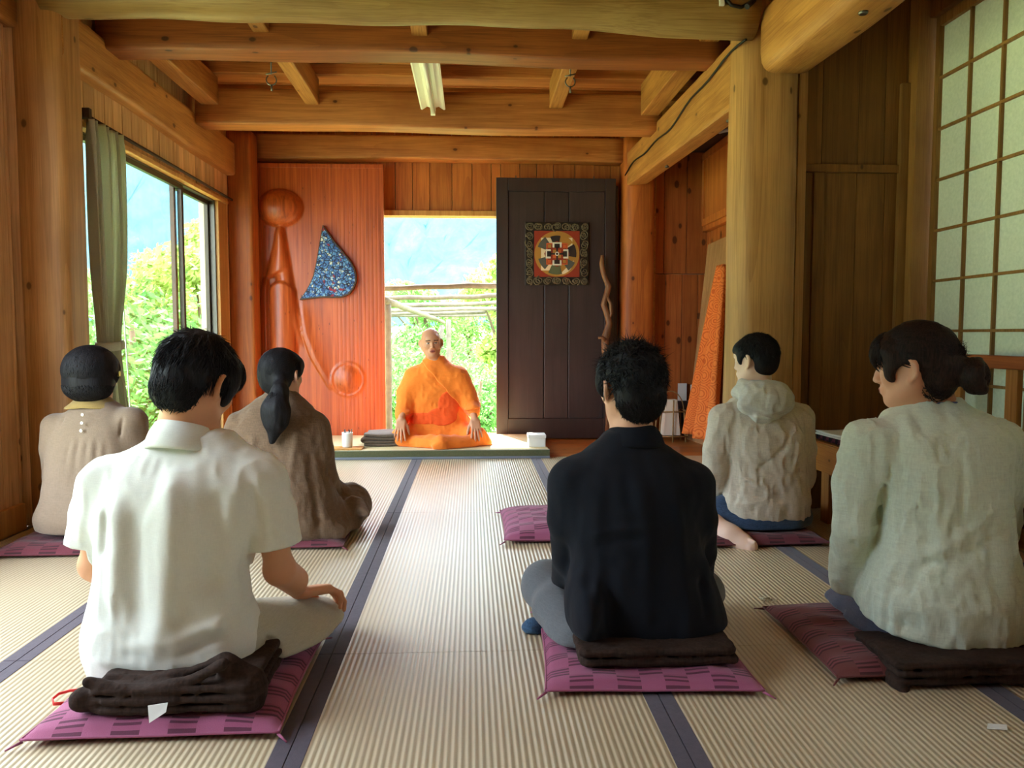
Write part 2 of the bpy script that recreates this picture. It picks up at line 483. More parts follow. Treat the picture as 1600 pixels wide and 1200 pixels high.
# round log in front (nearest cross beam)
mb = MB(); pts = []; rad = []
rr = random.Random(3)
for i in range(30):
    t = i/29; x = -1.98 + 3.36*t
    pts.append((x, 3.80, 2.515 - 0.035*t + 0.008*math.sin(t*11))); rad.append(0.105 + 0.012*math.sin(t*7+1) + 0.004*math.sin(t*31))
mb.tube(pts, rad, 20, seed=5, wob=0.02)
rep('ceiling_beam', mb, M_beamgrey, 'greyish round log beam crossing the very top of the photo, nearest of the cross beams', 'beam', smooth=None)
hewn('ceiling_beam', (-1.95, 4.31, 0), (1.40, 4.31, 0), 0.10, 2.41, 2.665, M_beamdark, 'dark reddish cross beam with a long crack, second beam from the top of the photo', 0.010, 2)
mb = MB(); rr = random.Random(9)
mb.tube([(x, 4.2095, 2.575+0.012*math.sin(x*2.1)+0.005*math.sin(x*9)+rr.uniform(-.002, .002)) for x in [-1.86+0.12*i for i in range(27)]], [0.0035*(0.4+abs(math.sin(i*0.7))) for i in range(27)], 6)
ck_ = mb.build('crack', M_dark, [o for o in COL.objects if o.name.startswith('ceiling_beam')][-1])
hewn('ceiling_beam', (-1.90, 5.62, 0), (1.36, 5.62, 0), 0.10, 2.37, 2.62, M_beam, 'golden cross beam with smooth face, third from the top, behind the fluorescent lamp', 0.007, 4)
hewn('ceiling_beam', (-1.86, YB-0.12, 0), (1.34, YB-0.12, 0), 0.085, 2.40, 2.60, M_beam, 'lowest and farthest cross beam, lying along the back wall above both doors', 0.006, 6)
# long beams running into the depth
hewn('ceiling_beam', (-2.02, 3.78, 0), (-2.02, 6.46, 0), 0.115, 2.20, 2.46, M_beamY, 'long pale beam running back above the left window', 0.008, 7)
hewn('ceiling_beam', (-2.17, -1.5, 0), (-2.17, 3.745, 0), 0.09, 2.325, 2.60, M_beamY, 'beam end entering at the upper left corner, in front of the left pillar', 0.004, 8)
mb = MB()
mb.hexa([(1.33,3.90,2.07),(1.50,3.90,2.10),(1.50,6.55,2.19),(1.315,6.55,2.17),(1.33,3.90,2.42),(1.50,3.90,2.42),(1.50,6.55,2.46),(1.315,6.55,2.46)], 0.03)
rep('ceiling_beam', mb, M_beamY, 'long hewn beam running back from the big right pillar, with a black wire on it', 'beam')
hewn('ceiling_beam', (1.525, -1.5, 0), (1.525, 3.72, 0), 0.128, 2.165, 2.50, M_beamY, 'thick yellow log beam at top right, coming out of the big pillar towards the viewer', 0.012, 12, q=4.5)

# joists running into the depth between the cross beams
def joist(x0, x1, wd, zl, zh, ya, yb, lab):
    mb = MB(); mb.hexa([(x0-wd/2, ya, zl), (x0+wd/2, ya, zl), (x1+wd/2, yb, zl-0.02), (x1-wd/2, yb, zl-0.02), (x0-wd/2, ya, zh), (x0+wd/2, ya, zh), (x1+wd/2, yb, zh), (x1-wd/2, yb, zh)], 0.008)
    rep('ceiling_joist', mb, M_joistY, lab, 'joist', 'short joists running between the cross beams')
for xa, nm in ((-1.10, 'left'), (-0.27, 'middle'), (0.585, 'right')):
    joist(xa, xa, 0.085, 2.52, 2.69, 3.72, 4.22, 'stub of the %s ceiling joist showing between the two nearest cross beams' % nm)
joist(-1.10, -1.10, 0.095, 2.53, 2.69, 4.41, 5.52, 'square ceiling joist left of the fluorescent lamp')
joist(-0.27, -0.27, 0.085, 2.55, 2.69, 4.41, 5.52, 'ceiling joist that the white fluorescent lamp hangs under')
joist(0.60, 0.60, 0.095, 2.53, 2.69, 4.41, 5.52, 'square ceiling joist right of the fluorescent lamp')
joist(-1.83, -1.80, 0.12, 2.52, 2.69, 4.41, 5.52, 'broad ceiling joist lying beside the long left beam')
joist(1.29, 1.27, 0.13, 2.49, 2.69, 4.41, 5.52, 'broad ceiling joist lying beside the long right beam')
joist(1.27, 1.29, 0.11, 2.52, 2.69, 3.72, 4.22, 'stub of a joist in the top right corner, beside the big pillar')

def pillar(name, c, hx, hy, z1, mat, label, q=6.0, seed=1, wob=0.01, n=28, taper=0.0):
    rr = random.Random(seed); ph = [rr.uniform(0, 6) for _ in range(6)]
    verts = []; faces = []; m = 36
    for i in range(m+1):
        z = z1*i/m
        for k in range(n):
            an = 2*PI*k/n; cx, cz = math.cos(an), math.sin(an)
            sx = (abs(cx)**(2/q))*(1 if cx > 0 else -1); sz = (abs(cz)**(2/q))*(1 if cz > 0 else -1)
            r = 1 + wob*(math.sin(ph[0]+z*3.1+an)+math.sin(ph[1]+z*5.7+2*an)*0.6+math.sin(ph[2]+z*1.4+3*an)) - taper*z/z1
            verts.append((c[0]+sx*hx*r, c[1]+sz*hy*r, z))
    for i in range(m):
        for k in range(n): faces.append((i*n+k, i*n+(k+1) % n, (i+1)*n+(k+1) % n, (i+1)*n+k))
    mb = MB(); mb.quads(verts, faces); mb.bm.verts.ensure_lookup_table()
    mb.bm.faces.new([mb.bm.verts[k] for k in reversed(range(n))]); mb.bm.faces.new([mb.bm.verts[m*n+k] for k in range(n)])
    return rep(name, mb, mat, label, 'pillar')
pillar('wooden_pillar', (-2.015, 3.86), 0.115, 0.11, 2.70, M_pillar, 'old square wooden pillar on the left, behind the short-haired woman', 6, 1, 0.012)
pillar('wooden_pillar', (1.485, 3.93), 0.165, 0.16, 2.68, M_pillar, 'big round log pillar on the right, behind the person in the hooded shirt', 2.6, 2, 0.014, taper=0.04)
M_pillar_b = wood('reddish pillar wood', srgb(204, 122, 62), srgb(146, 76, 34), 'Z', False, 0.12, 0.5, 0.4)
pillar('wooden_pillar', (-1.872, 6.50), 0.102, 0.10, 2.55, M_pillar_b, 'grooved wooden pillar in the back left corner, left of the carved door', 8, 3, 0.004)
pillar('wooden_pillar', (1.445, YB-0.14), 0.145, 0.13, 2.60, M_pillar_b, 'knotty log pillar in the back right corner, right of the dark door', 3.2, 4, 0.016)
mb = MB(); mb.box(1.585, 1.625, YB-0.09, YB-0.022, 0, 2.6, 0.004); struct('trim_5', mb, M_beamY)

# ------------------------------------------------------------------ big window on the left
wd = bpy.data.objects.new('window_1', None); COL.objects.link(wd); wd.location = (XW, 5.1, 0.05); wd['kind'] = 'structure'
mb = MB()
mb.box(XW-0.12, XW+0.030, 3.98, 6.34, 1.955, 1.985, 0.004)
mb.box(XW-0.10, XW+0.012, 6.14, 6.34, 0.03, 1.955, 0.004)
mb.box(XW-0.10, XW+0.01, 3.98, 4.06, 0.03, 1.955, 0.004)
mb.box(XW-0.10, XW+0.03, 3.98, 6.34, 0.03, 0.07, 0.004)
mb.build('window_casing', M_trimw, wd)
def sash(name, y0, y1, x, z0=0.08, z1=1.95, st=0.035):
    mb = MB()
    mb.box(x-0.015, x+0.015, y0, y0+st, z0, z1, 0.002); mb.box(x-0.015, x+0.015, y1-st, y1, z0, z1, 0.002)
    mb.box(x-0.015, x+0.015, y0+st, y1-st, z0, z0+0.05, 0.002); mb.box(x-0.015, x+0.015, y0+st, y1-st, z1-0.035, z1, 0.002)
    f = mb.build('window_sash', M_alu, wd)
    mb = MB(); mb.box(x-0.002, x+0.002, y0+st, y1-st, z0+0.05, z1-0.035)
    g = link('glass_pane', bpy.data.meshes.new('glass_pane'), M_glass, None)
    mb.bm.to_mesh(g.data); mb.bm.free()
    g.parent = f; g.matrix_parent_inverse = f.matrix_parent_inverse.copy() if False else Matrix.Identity(4)
    return f
sash('a', 4.06, 5.50, -2.005); sash('b', 5.42, 6.13, -2.04)
mb = MB(); mb.box(-2.062, -1.985, 4.06, 6.14, 1.945, 1.956); mb.box(-2.062, -1.985, 6.125, 6.142, 0.07, 1.95); mb.build('window_track', M_alu2, wd)
wd2 = bpy.data.objects.new('window_2', None); COL.objects.link(wd2); wd2.location = (XL, 2.0, 0.2); wd2['kind'] = 'structure'
mb = MB()
mb.box(XL-0.10, XL+0.02, 0.9, 3.14, 2.06, 2.10, 0.004); mb.box(XL-0.10, XL+0.02, 0.9, 3.14, 0.20, 0.24, 0.004)
mb.box(XL-0.10, XL+0.02, 0.92, 0.97, 0.2, 2.08, 0.004); mb.box(XL-0.10, XL+0.02, 3.08, 3.12, 0.2, 2.08, 0.004); mb.box(XL-0.07, XL-0.03, 2.0, 2.06, 0.2, 2.08)
mb.build('window_casing', M_trimw, wd2)

# ------------------------------------------------------------------ tatami mats
mt = NT('woven rush', 0.38, 0.6)
mt.b.inputs['Coat Weight'].default_value = 0.35; mt.b.inputs['Coat Roughness'].default_value = 0.3
uv = mt.n('ShaderNodeTexCoord').outputs['Object']
sep = mt.n('ShaderNodeSeparateXYZ', ins={0: uv})
wx = mt.math('SINE', mt.math('MULTIPLY', sep.outputs[0], 2*PI/0.0155))
wy = mt.math('SINE', mt.math('ADD', mt.math('MULTIPLY', sep.outputs[1], 2*PI/0.006), mt.math('MULTIPLY', mt.noise(uv, 90, 2), 6.0)))
rib = mt.math('ADD', mt.math('MULTIPLY', wx, 0.5), 0.5)
strand = mt.noise(mt.mapping(uv, (0.05, 1, 1)), 420, 2)
cr = mt.ramp(mt.math('POWER', rib, 0.6), [(0.0, srgb(142, 128, 102)), (0.45, srgb(190, 177, 148)), (1.0, srgb(212, 202, 176))])
cr = mt.mix(mt.math('MULTIPLY', strand, 0.35), cr, srgb(166, 140, 94))
big = mt.noise(uv, 1.6, 4)
g = mt.n('ShaderNodeObjectInfo').outputs['Random']
cr = mt.mix(mt.math('MULTIPLY', big, 0.4), cr, srgb(184, 162, 126))
mt.col(cr)
mt.bump(mt.math('ADD', rib, mt.math('MULTIPLY', strand, 0.25)), 0.42, 0.004)
M_tatami = mt.m
M_heri = fabric('purple grey cloth edging', srgb(72, 62, 74), 900, 0.2, 0.8, 0.2)
xb = [-2.13, -1.285, -0.405, 0.472, 1.345, 2.22]
yb = [-1.34, 0.42, 2.18, 3.94, 5.70]
where = {0: 'along the left wall', 1: 'under the left sitters', 2: 'in the open aisle', 3: 'under the person in black', 4: 'along the bench'}
rowt = {0: 'beneath the viewer', 1: 'at the lower photo edge', 2: 'in the middle distance', 3: 'farthest back'}
for i in range(5):
    for j in range(4):
        a, b, c, d = (-1.965 if (i == 0 and j == 3) else xb[i])+0.001, xb[i+1]-0.001, yb[j]+0.001, yb[j+1]-0.001
        t = thing('tatami_mat', 'straw tatami mat %s, %s' % (where[i], rowt[j]), 'mat', ((a+b)/2, (c+d)/2, -0.057), 'tatami mats on the floor')
        hw = 0.037
        mb = MB(); mb.box(a+hw, b-hw, c, d, -0.057, 0.0); mb.build('rush_cover', M_tatami, t)
        for s0, s1 in ((a, a+hw), (b-hw, b)):
            mb = MB(); mb.box(s0, s1, c, d, -0.057, 0.0012, 0.0012); mb.build('cloth_edging', M_heri, t)

mb = MB(); mb.box(3.35, 3.45, -2.0, YB, -0.5, 1.35); mb.box(2.45, 3.45, -2.0, YB, -0.12, -0.06)
struct('wall_shoji_dimmer', mb, M_plaster)  # unseen outer wall added to dim the daylight on the shoji
# ================================================================== solid modelling engine: distance field -> one closed surface
def vnoise(x, y, z, seed=0):
    """smooth value noise in -1..1"""
    xi = np.floor(x).astype(np.int64); yi = np.floor(y).astype(np.int64); zi = np.floor(z).astype(np.int64)
    fx = (x-xi).astype(np.float32); fy = (y-yi).astype(np.float32); fz = (z-zi).astype(np.float32)
    fx = fx*fx*(3-2*fx); fy = fy*fy*(3-2*fy); fz = fz*fz*(3-2*fz)
    def h(a, b, c):
        n = (a*73856093) ^ (b*19349663) ^ (c*83492791) ^ (seed*2654435)
        n = (n ^ (n >> 13)) * 1274126177
        return ((n & 0xffff) / 32767.5 - 1).astype(np.float32)
    r = 0
    for dx in (0, 1):
        wx = fx if dx else 1-fx
        for dy in (0, 1):
            wy = fy if dy else 1-fy
            for dz in (0, 1):
                r = r + wx*wy*(fz if dz else 1-fz)*h(xi+dx, yi+dy, zi+dz)
    return r
def smin(a, b, k):
    if k <= 0: return np.minimum(a, b)
    h = np.maximum(k-np.abs(a-b), 0)/k
    return np.minimum(a, b) - h*h*k*0.25
def smax(a, b, k): return -smin(-a, -b, k)

class Frame:
    def __init__(s, o=(0, 0, 0), R=None, scale=1.0):
        s.o = np.array(o, float); s.R = np.eye(3) if R is None else np.array(R, float); s.k = scale   # columns of R: local axes in the room
    def loc(s, X, Y, Z):
        dx, dy, dz = X-s.o[0], Y-s.o[1], Z-s.o[2]; R = s.R/s.k
        return (dx*R[0, 0]+dy*R[1, 0]+dz*R[2, 0], dx*R[0, 1]+dy*R[1, 1]+dz*R[2, 1], dx*R[0, 2]+dy*R[1, 2]+dz*R[2, 2])
    def w(s, p): return s.o + s.R @ (np.array(p, float)*s.k)
def rot(ax, deg):
    return np.array(Matrix.Rotation(math.radians(deg), 3, ax))
ID = Frame()

class SDF:
    def __init__(s): s.ops = []
    def _bb(s, lo, hi, fr):
        c = np.array([fr.w((a, b, d)) for a in (lo[0], hi[0]) for b in (lo[1], hi[1]) for d in (lo[2], hi[2])])
        return c.min(0), c.max(0)
    def add(s, f, lo, hi, k=0.0, mode='+', fr=ID):
        a, b = s._bb(lo, hi, fr); s.ops.append((f, a, b, k*fr.k, mode, fr)); return s
    def ell(s, c, r, k=0.02, R=None, mode='+', fr=ID):
        c = np.array(c, float); r = np.array(r, float); m = r.max()
        fl = Frame(c, R)
        def f(x, y, z):
            x, y, z = fl.loc(x, y, z)
            q0 = np.sqrt((x/r[0])**2+(y/r[1])**2+(z/r[2])**2); q1 = np.sqrt((x/r[0]**2)**2+(y/r[1]**2)**2+(z/r[2]**2)**2)+1e-9
            return q0*(q0-1)/q1
        return s.add(f, c-m, c+m, k, mode, fr)
    def cap(s, a, b, ra, rb=None, k=0.02, mode='+', fr=ID, flat=None):
        a = np.array(a, float); b = np.array(b, float); rb = ra if rb is None else rb; ba = b-a; L = max(ba @ ba, 1e-12)
        def f(x, y, z):
            x, y, z = x-a[0], y-a[1], z-a[2]
            t = np.clip((x*ba[0]+y*ba[1]+z*ba[2])/L, 0, 1)
            dx, dy, dz = x-t*ba[0], y-t*ba[1], z-t*ba[2]
            if flat is not None: dz = dz/flat
            d = np.sqrt(dx*dx+dy*dy+dz*dz) - (ra+(rb-ra)*t)
            return d if flat is None else d*min(1, flat)
        m = max(ra, rb)
        return s.add(f, np.minimum(a, b)-m, np.maximum(a, b)+m, k, mode, fr)
    def chain(s, pts, rs, k=0.02, fr=ID, flat=None, mode='+'):
        for i in range(len(pts)-1): s.cap(pts[i], pts[i+1], rs[i], rs[i+1], k if i == 0 else min(k, 0.012), mode, fr, flat)
        return s
    def box(s, c, h, r=0.01, k=0.01, R=None, mode='+', fr=ID):
        c = np.array(c, float); h = np.array(h, float); fl = Frame(c, R); m = np.linalg.norm(h)+r
        def f(x, y, z):
            x, y, z = fl.loc(x, y, z)
            qx, qy, qz = np.abs(x)-h[0]+r, np.abs(y)-h[1]+r, np.abs(z)-h[2]+r
            return np.sqrt(np.maximum(qx, 0)**2+np.maximum(qy, 0)**2+np.maximum(qz, 0)**2)+np.minimum(np.maximum(qx, np.maximum(qy, qz)), 0)-r
        if R is None: return s.add(f, c-h-r, c+h+r, k, mode, fr)
        return s.add(f, c-m, c+m, k, mode, fr)
    def loft(s, rows, n=2.4, k=0.03, fr=ID, capr=0.02, mode='+'):
        """rows: (z, cx, cy, rx, ry) bottom to top"""
        rows = sorted(rows); A = np.array(rows, float)
        zc = A[:, 0]
        # resample smoothly
        zz = np.linspace(zc[0], zc[-1], 120)
        def cr(v):
            out = np.interp(zz, zc, v); ker = np.ones(7)/7
            pad = np.concatenate([np.full(3, out[0]), out, np.full(3, out[-1])]); return np.convolve(pad, ker, 'valid')
        T = [cr(A[:, i]) for i in (1, 2, 3, 4)]
        def f(x, y, z):
            cx, cy, rx, ry = [np.interp(z, zz, t) for t in T]
            u = np.abs(x-cx)/rx; v = np.abs(y-cy)/ry
            q = (u**n+v**n)**(1/n)
            m = np.minimum(rx, ry)
            d = (q-1)*m*0.9
            return smax(smax(d, z-zc[-1], capr), zc[0]-z, capr)
        lo = (np.min(A[:, 1]-A[:, 3]), np.min(A[:, 2]-A[:, 4]), zc[0]); hi = (np.max(A[:, 1]+A[:, 3]), np.max(A[:, 2]+A[:, 4]), zc[-1])
        return s.add(f, lo, hi, k, mode, fr)
    def cut(s, p, nrm, k=0.006):
        """remove everything on the side that nrm points to"""
        p = np.array(p, float); nrm = np.array(nrm, float); nrm /= np.linalg.norm(nrm)
        f = lambda x, y, z: -((x-p[0])*nrm[0]+(y-p[1])*nrm[1]+(z-p[2])*nrm[2])
        s.ops.append((f, np.full(3, -99.), np.full(3, 99.), k, '-', ID)); return s
    def disp(s, f, lo=(-99,)*3, hi=(99,)*3):
        s.ops.append((f, np.array(lo, float), np.array(hi, float), 0, 'd', ID)); return s
    def bounds(s, m):
        lo = np.min([o[1] for o in s.ops if o[4] == '+'], 0)-m; hi = np.max([o[2] for o in s.ops if o[4] == '+'], 0)+m
        return lo, hi
    def mesh(s, h, fine=None, pad=0.012):
        """fine: list of (axis, lo, hi, h)"""
        lo, hi = s.bounds(pad+h*2)
        ax = []
        for a in range(3):
            cuts = [f for f in (fine or []) if f[0] == a]
            v = [lo[a]]
            while v[-1] < hi[a]:
                st = h
                for f in cuts:
                    if f[1] <= v[-1] < f[2]: st = f[3]
                v.append(v[-1]+st)
            ax.append(np.array(v))
        F = np.full([len(a) for a in ax], 1.0, np.float32)
        for f, a, b, k, mode, fr in s.ops:
            m = k+0.03
            i = [max(0, np.searchsorted(ax[d], a[d]-m)-1) for d in range(3)]
            j = [min(len(ax[d]), np.searchsorted(ax[d], b[d]+m)+1) for d in range(3)]
            if any(i[d] >= j[d] for d in range(3)): continue
            sl = tuple(slice(i[d], j[d]) for d in range(3))
            sub = F[sl]
            if mode == 'd':
                idx = np.nonzero(np.abs(sub) < 0.04)
                if len(idx[0]) == 0: continue
                sub[idx] += f(ax[0][i[0]:j[0]][idx[0]], ax[1][i[1]:j[1]][idx[1]], ax[2][i[2]:j[2]][idx[2]], sub[idx]).astype(np.float32)
                continue
            if mode == '-':
                idx = np.nonzero(sub < m)
                if len(idx[0]) == 0: continue
                x, y, z = (ax[d][i[d]:j[d]][idx[d]] for d in range(3))
                x, y, z = fr.loc(x, y, z)
                sub[idx] = smax(sub[idx], -(f(x, y, z)*fr.k), k); continue
            X, Y, Z = np.meshgrid(ax[0][i[0]:j[0]], ax[1][i[1]:j[1]], ax[2][i[2]:j[2]], indexing='ij', sparse=True)
            if fr is not ID:
                X, Y, Z = np.broadcast_arrays(X, Y, Z); X, Y, Z = fr.loc(X, Y, Z)
            d = f(X, Y, Z)*fr.k
            F[sl] = smin(sub, d.astype(np.float32), k)
        return nets(F, ax)
    def build(s, name, mat, h=0.006, parent=None, fine=None, colf=None):
        V, Q = s.mesh(h, fine)
        me = bpy.data.meshes.new(name)
        me.vertices.add(len(V)); me.vertices.foreach_set('co', V.astype(np.float32).ravel())
        me.loops.add(len(Q)*4); me.loops.foreach_set('vertex_index', Q.astype(np.int32).ravel())
        me.polygons.add(len(Q)); me.polygons.foreach_set('loop_start', np.arange(0, len(Q)*4, 4, dtype=np.int32)); me.polygons.foreach_set('loop_total', np.full(len(Q), 4, np.int32))
        me.update(calc_edges=True); me.validate()
        if colf is not None:
            c = me.attributes.new('tone', 'FLOAT_COLOR', 'POINT'); c.data.foreach_set('color', colf(V).astype(np.float32).ravel())
        return link(name, me, mat, parent, True)

def nets(F, ax):
    S = F < 0
    nx, ny, nz = F.shape
    cnt = np.zeros((nx-1, ny-1, nz-1), np.uint8)
    for a in (0, 1):
        for b in (0, 1):
            for c in (0, 1): cnt += S[a:nx-1+a, b:ny-1+b, c:nz-1+c]
    act = np.argwhere((cnt > 0) & (cnt < 8))
    idx = np.full((nx-1, ny-1, nz-1), -1, np.int64); idx[act[:, 0], act[:, 1], act[:, 2]] = np.arange(len(act))
    acc = np.zeros((len(act), 3)); n = np.zeros(len(act))
    crn = [(a, b, c) for a in (0, 1) for b in (0, 1) for c in (0, 1)]
    val = {c: F[act[:, 0]+c[0], act[:, 1]+c[1], act[:, 2]+c[2]].astype(float) for c in crn}
    for c in crn:
        for d in range(3):
            if c[d] == 0:
                e = list(c); e[d] = 1; e = tuple(e)
                a, b = val[c], val[e]; m = (a < 0) != (b < 0)
                t = np.where(m, a/np.where(m, a-b, 1), 0)
                p = np.tile(np.array(c, float), (len(act), 1)); p[:, d] += t
                acc[m] += p[m]; n[m] += 1
    acc /= n[:, None]
    V = np.empty_like(acc)
    for d in range(3):
        lo = ax[d][act[:, d]]; hi = ax[d][np.minimum(act[:, d]+1, len(ax[d])-1)]
        V[:, d] = lo+(hi-lo)*acc[:, d]
    Q = []
    for d in range(3):
        u, v = (d+1) % 3, (d+2) % 3
        sl0 = [slice(None)]*3; sl1 = [slice(None)]*3; sl0[d] = slice(0, -1); sl1[d] = slice(1, None)
        ed = S[tuple(sl0)] != S[tuple(sl1)]
        e = np.argwhere(ed)
        e = e[(e[:, u] > 0) & (e[:, v] > 0) & (e[:, u] < F.shape[u]-1) & (e[:, v] < F.shape[v]-1)]
        neg = S[e[:, 0], e[:, 1], e[:, 2]]
        def g(du, dv):
            q = e.copy(); q[:, u] -= du; q[:, v] -= dv; return idx[q[:, 0], q[:, 1], q[:, 2]]
        quad = np.stack([g(1, 1), g(0, 1), g(0, 0), g(1, 0)], 1)
        quad[~neg] = quad[~neg][:, ::-1]
        Q.append(quad)
    Q = np.concatenate(Q); Q = Q[(Q >= 0).all(1)]
    # one light smoothing pass
    for _ in range(1):
        s_ = np.zeros_like(V); c_ = np.zeros(len(V))
        for a in range(4):
            b = (a+1) % 4
            np.add.at(s_, Q[:, a], V[Q[:, b]]); np.add.at(c_, Q[:, a], 1)
            np.add.at(s_, Q[:, b], V[Q[:, a]]); np.add.at(c_, Q[:, b], 1)
        V = V*0.6 + 0.4*s_/np.maximum(c_, 1)[:, None]
    return V, Q
# ================================================================== outside the windows
M_grass = plain('meadow grass', srgb(140, 150, 100), 0.9, 0.1, noise=0.35, nscale=1.5)
mm = NT('haze tinted forest mountain', 0.95, 0.05)
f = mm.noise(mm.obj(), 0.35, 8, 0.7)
mm.col(mm.ramp(f, [(0.35, srgb(46, 76, 86)), (0.55, srgb(56, 90, 100)), (0.75, srgb(72, 106, 112))]))  # blue of distance haze is put into the forest colours
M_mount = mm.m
def leafmat(name, c):
    m = NT(name, 0.6, 0.3)
    r = m.n('ShaderNodeNewGeometry').outputs['Random Per Island']
    cc = m.ramp(r, [(0.0, vscale(c, 0.6)), (0.5, c), (1.0, vscale(c, 1.5))])
    m.col(cc)
    d = m.n('ShaderNodeBsdfTranslucent', ins={0: cc})
    mx = m.n('ShaderNodeMixShader', ins={0: 0.4, 1: m.b.outputs[0], 2: d.outputs[0]})
    m.L.new(mx.outputs[0], m.out.inputs[0])
    return m.m
M_leaf = [leafmat('light green leaves', srgb(118, 162, 82)), leafmat('fresh green leaves', srgb(98, 148, 74)), leafmat('yellow green leaves', srgb(146, 172, 84))]
M_bark = plain('bark', srgb(104, 88, 70), 0.9, 0.1, noise=0.3, nscale=12)
M_pole = plain('weathered pole wood', srgb(104, 94, 84), 0.8, 0.2, noise=0.2, nscale=14)

# ground: terrace below the house, then a gentle slope
mb = MB(); n = 40; V = []; Fc = []
for i in range(n+1):
    for j in range(n+1):
        x = -70+110*i/n; y = -12+92*j/n
        d = max(0, math.hypot(x+0.5, y-3)-12)
        V.append((x, y, -0.75+0.045*d+0.12*math.sin(x*0.4)*math.cos(y*0.35)*min(1, d/5)))
for i in range(n):
    for j in range(n): Fc.append((i*(n+1)+j, (i+1)*(n+1)+j, (i+1)*(n+1)+j+1, i*(n+1)+j+1))
mb.quads(V, Fc); struct('ground', mb, M_grass)
# forested mountain side closing the valley
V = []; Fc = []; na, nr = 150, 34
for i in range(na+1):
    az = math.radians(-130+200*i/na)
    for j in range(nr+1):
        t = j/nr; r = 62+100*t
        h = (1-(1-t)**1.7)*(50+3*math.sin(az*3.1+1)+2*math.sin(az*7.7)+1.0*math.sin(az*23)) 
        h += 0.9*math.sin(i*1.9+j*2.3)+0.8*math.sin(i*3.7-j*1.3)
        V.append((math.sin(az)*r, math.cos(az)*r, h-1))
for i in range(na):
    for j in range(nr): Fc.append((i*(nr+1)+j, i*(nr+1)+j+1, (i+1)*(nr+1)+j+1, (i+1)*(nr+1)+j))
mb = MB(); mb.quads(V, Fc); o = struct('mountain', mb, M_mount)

def tree_mesh(seed, w_, h_, nl, leaf, trunk=0.3):
    """returns (foliage mesh, trunk mesh): leaves gathered round a few boughs"""
    rr = random.Random(seed); V = []; Fc = []
    cg = lambda: max(-.55, min(.55, rr.gauss(0, .34)))*w_
    blobs = [(cg(), cg(), h_*rr.uniform(trunk, 0.86), w_*rr.uniform(0.22, 0.38)) for _ in range(11)]
    for b in range(nl):
        cx, cy, cz, r = blobs[rr.randrange(len(blobs))]
        d = Vector((rr.gauss(0, 1), rr.gauss(0, 1), rr.gauss(0, 1))).normalized()*r*(rr.random()**0.4)
        p = Vector((cx, cy, cz))+Vector((d.x, d.y, d.z*0.8))
        nrm = Vector((rr.gauss(0, 1), rr.gauss(0, 1), rr.gauss(0.8, 1))).normalized()
        a = nrm.orthogonal().normalized(); b2 = nrm.cross(a); s_ = leaf*rr.uniform(0.6, 1.3)
        k = len(V); V += [p-a*s_, p+b2*s_*0.45, p+a*s_, p-b2*s_*0.45]; Fc.append((k, k+1, k+2, k+3))
    me = bpy.data.meshes.new('foliage'); me.from_pydata([tuple(v) for v in V], [], Fc)
    mb = MB()
    mb.tube([(0, 0, -0.5), (0.03*w_, 0, h_*0.3), (0, 0.04*w_, h_*0.75)], [0.06*w_, 0.045*w_, 0.012*w_], 8)
    for b in blobs[:6]: mb.tube([(0.02*w_, 0, h_*0.3), ((b[0])*0.6, b[1]*0.6, b[2]*0.8), b[:3]], [0.025*w_, 0.015*w_, 0.006*w_], 6)
    t = bpy.data.meshes.new('trunk'); mb.bm.to_mesh(t); mb.bm.free(); t.materials.append(M_bark)
    return me, t
kinds = [tree_mesh(1, 1.3, 2.4, 5200, 0.055), tree_mesh(2, 1.7, 1.7, 5600, 0.05, 0.15), tree_mesh(3, 1.2, 3.2, 5200, 0.06)]
for q, (fo, tk) in enumerate(kinds): fo.materials.append(M_leaf[q])
def plant(kind, x, y, z, s_, rz, name, label, cat, group=None):
    t = thing(name, label, cat, (x, y, z), group, rz); t.scale = (s_, s_, s_)
    for nm, me in (('foliage', kinds[kind][0]), ('trunk', kinds[kind][1])):
        o = bpy.data.objects.new(nm, me); COL.objects.link(o); o.parent = t
    return t
rr = random.Random(21)
def at(px, Y): return P(px, 500, Y).x
for k, (kind, px, Y, s_, lab) in enumerate([
    (1, 640, 10.5, 0.8, 'low yellow-green bush seen through the doorway, left of the monk'),
    (1, 745, 9.6, 0.85, 'green bush seen through the doorway, right of the monk'),
    (2, 792, 13.5, 1.15, 'taller green tree at the right edge of the doorway, beside the dark door'),
    (0, 668, 19, 1.25, 'small rounded tree rising behind the pergola poles, middle of the doorway'),
    (0, 735, 20, 1.1, 'pale tree crown behind the pergola poles, right half of the doorway'),
    (1, 610, 17, 1.2, 'bush behind the pergola poles at the left edge of the doorway'),
    (1, 700, 14.5, 1.05, 'bush right behind the head of the monk'),
    ]):
    plant(kind, at(px, Y), Y, -0.75+0.045*max(0, Y-15), s_, rr.uniform(0, 6), 'leafy_bush' if kind == 1 else 'leafy_tree', lab, 'bush' if kind == 1 else 'tree')
for k, (kind, px, Y, s_, lab) in enumerate([
    (1, 212, 10.5, 1.4, 'low bright bush at the bottom of the big left window, beside the curtain'),
    (2, 250, 14, 1.0, 'pale green tree in the left pane of the big left window'),
    (1, 275, 12.5, 1.5, 'wide bush in the middle of the left pane of the big left window'),
    (2, 318, 12.5, 1.15, 'tall green tree in the narrow right pane of the big left window'),
    (1, 335, 11.0, 1.1, 'bush at the foot of the narrow right pane of the big left window'),
    (0, 205, 15, 1.2, 'tree crown showing next to the curtain edge'),
    (1, 250, 9.8, 1.0, 'nearest low bush outside the big left window'),
    ]):
    plant(kind, at(px, Y), Y, -0.75+0.03*max(0, Y-10), s_, rr.uniform(0, 6), 'leafy_bush' if kind == 1 else 'leafy_tree', lab, 'bush' if kind == 1 else 'tree')

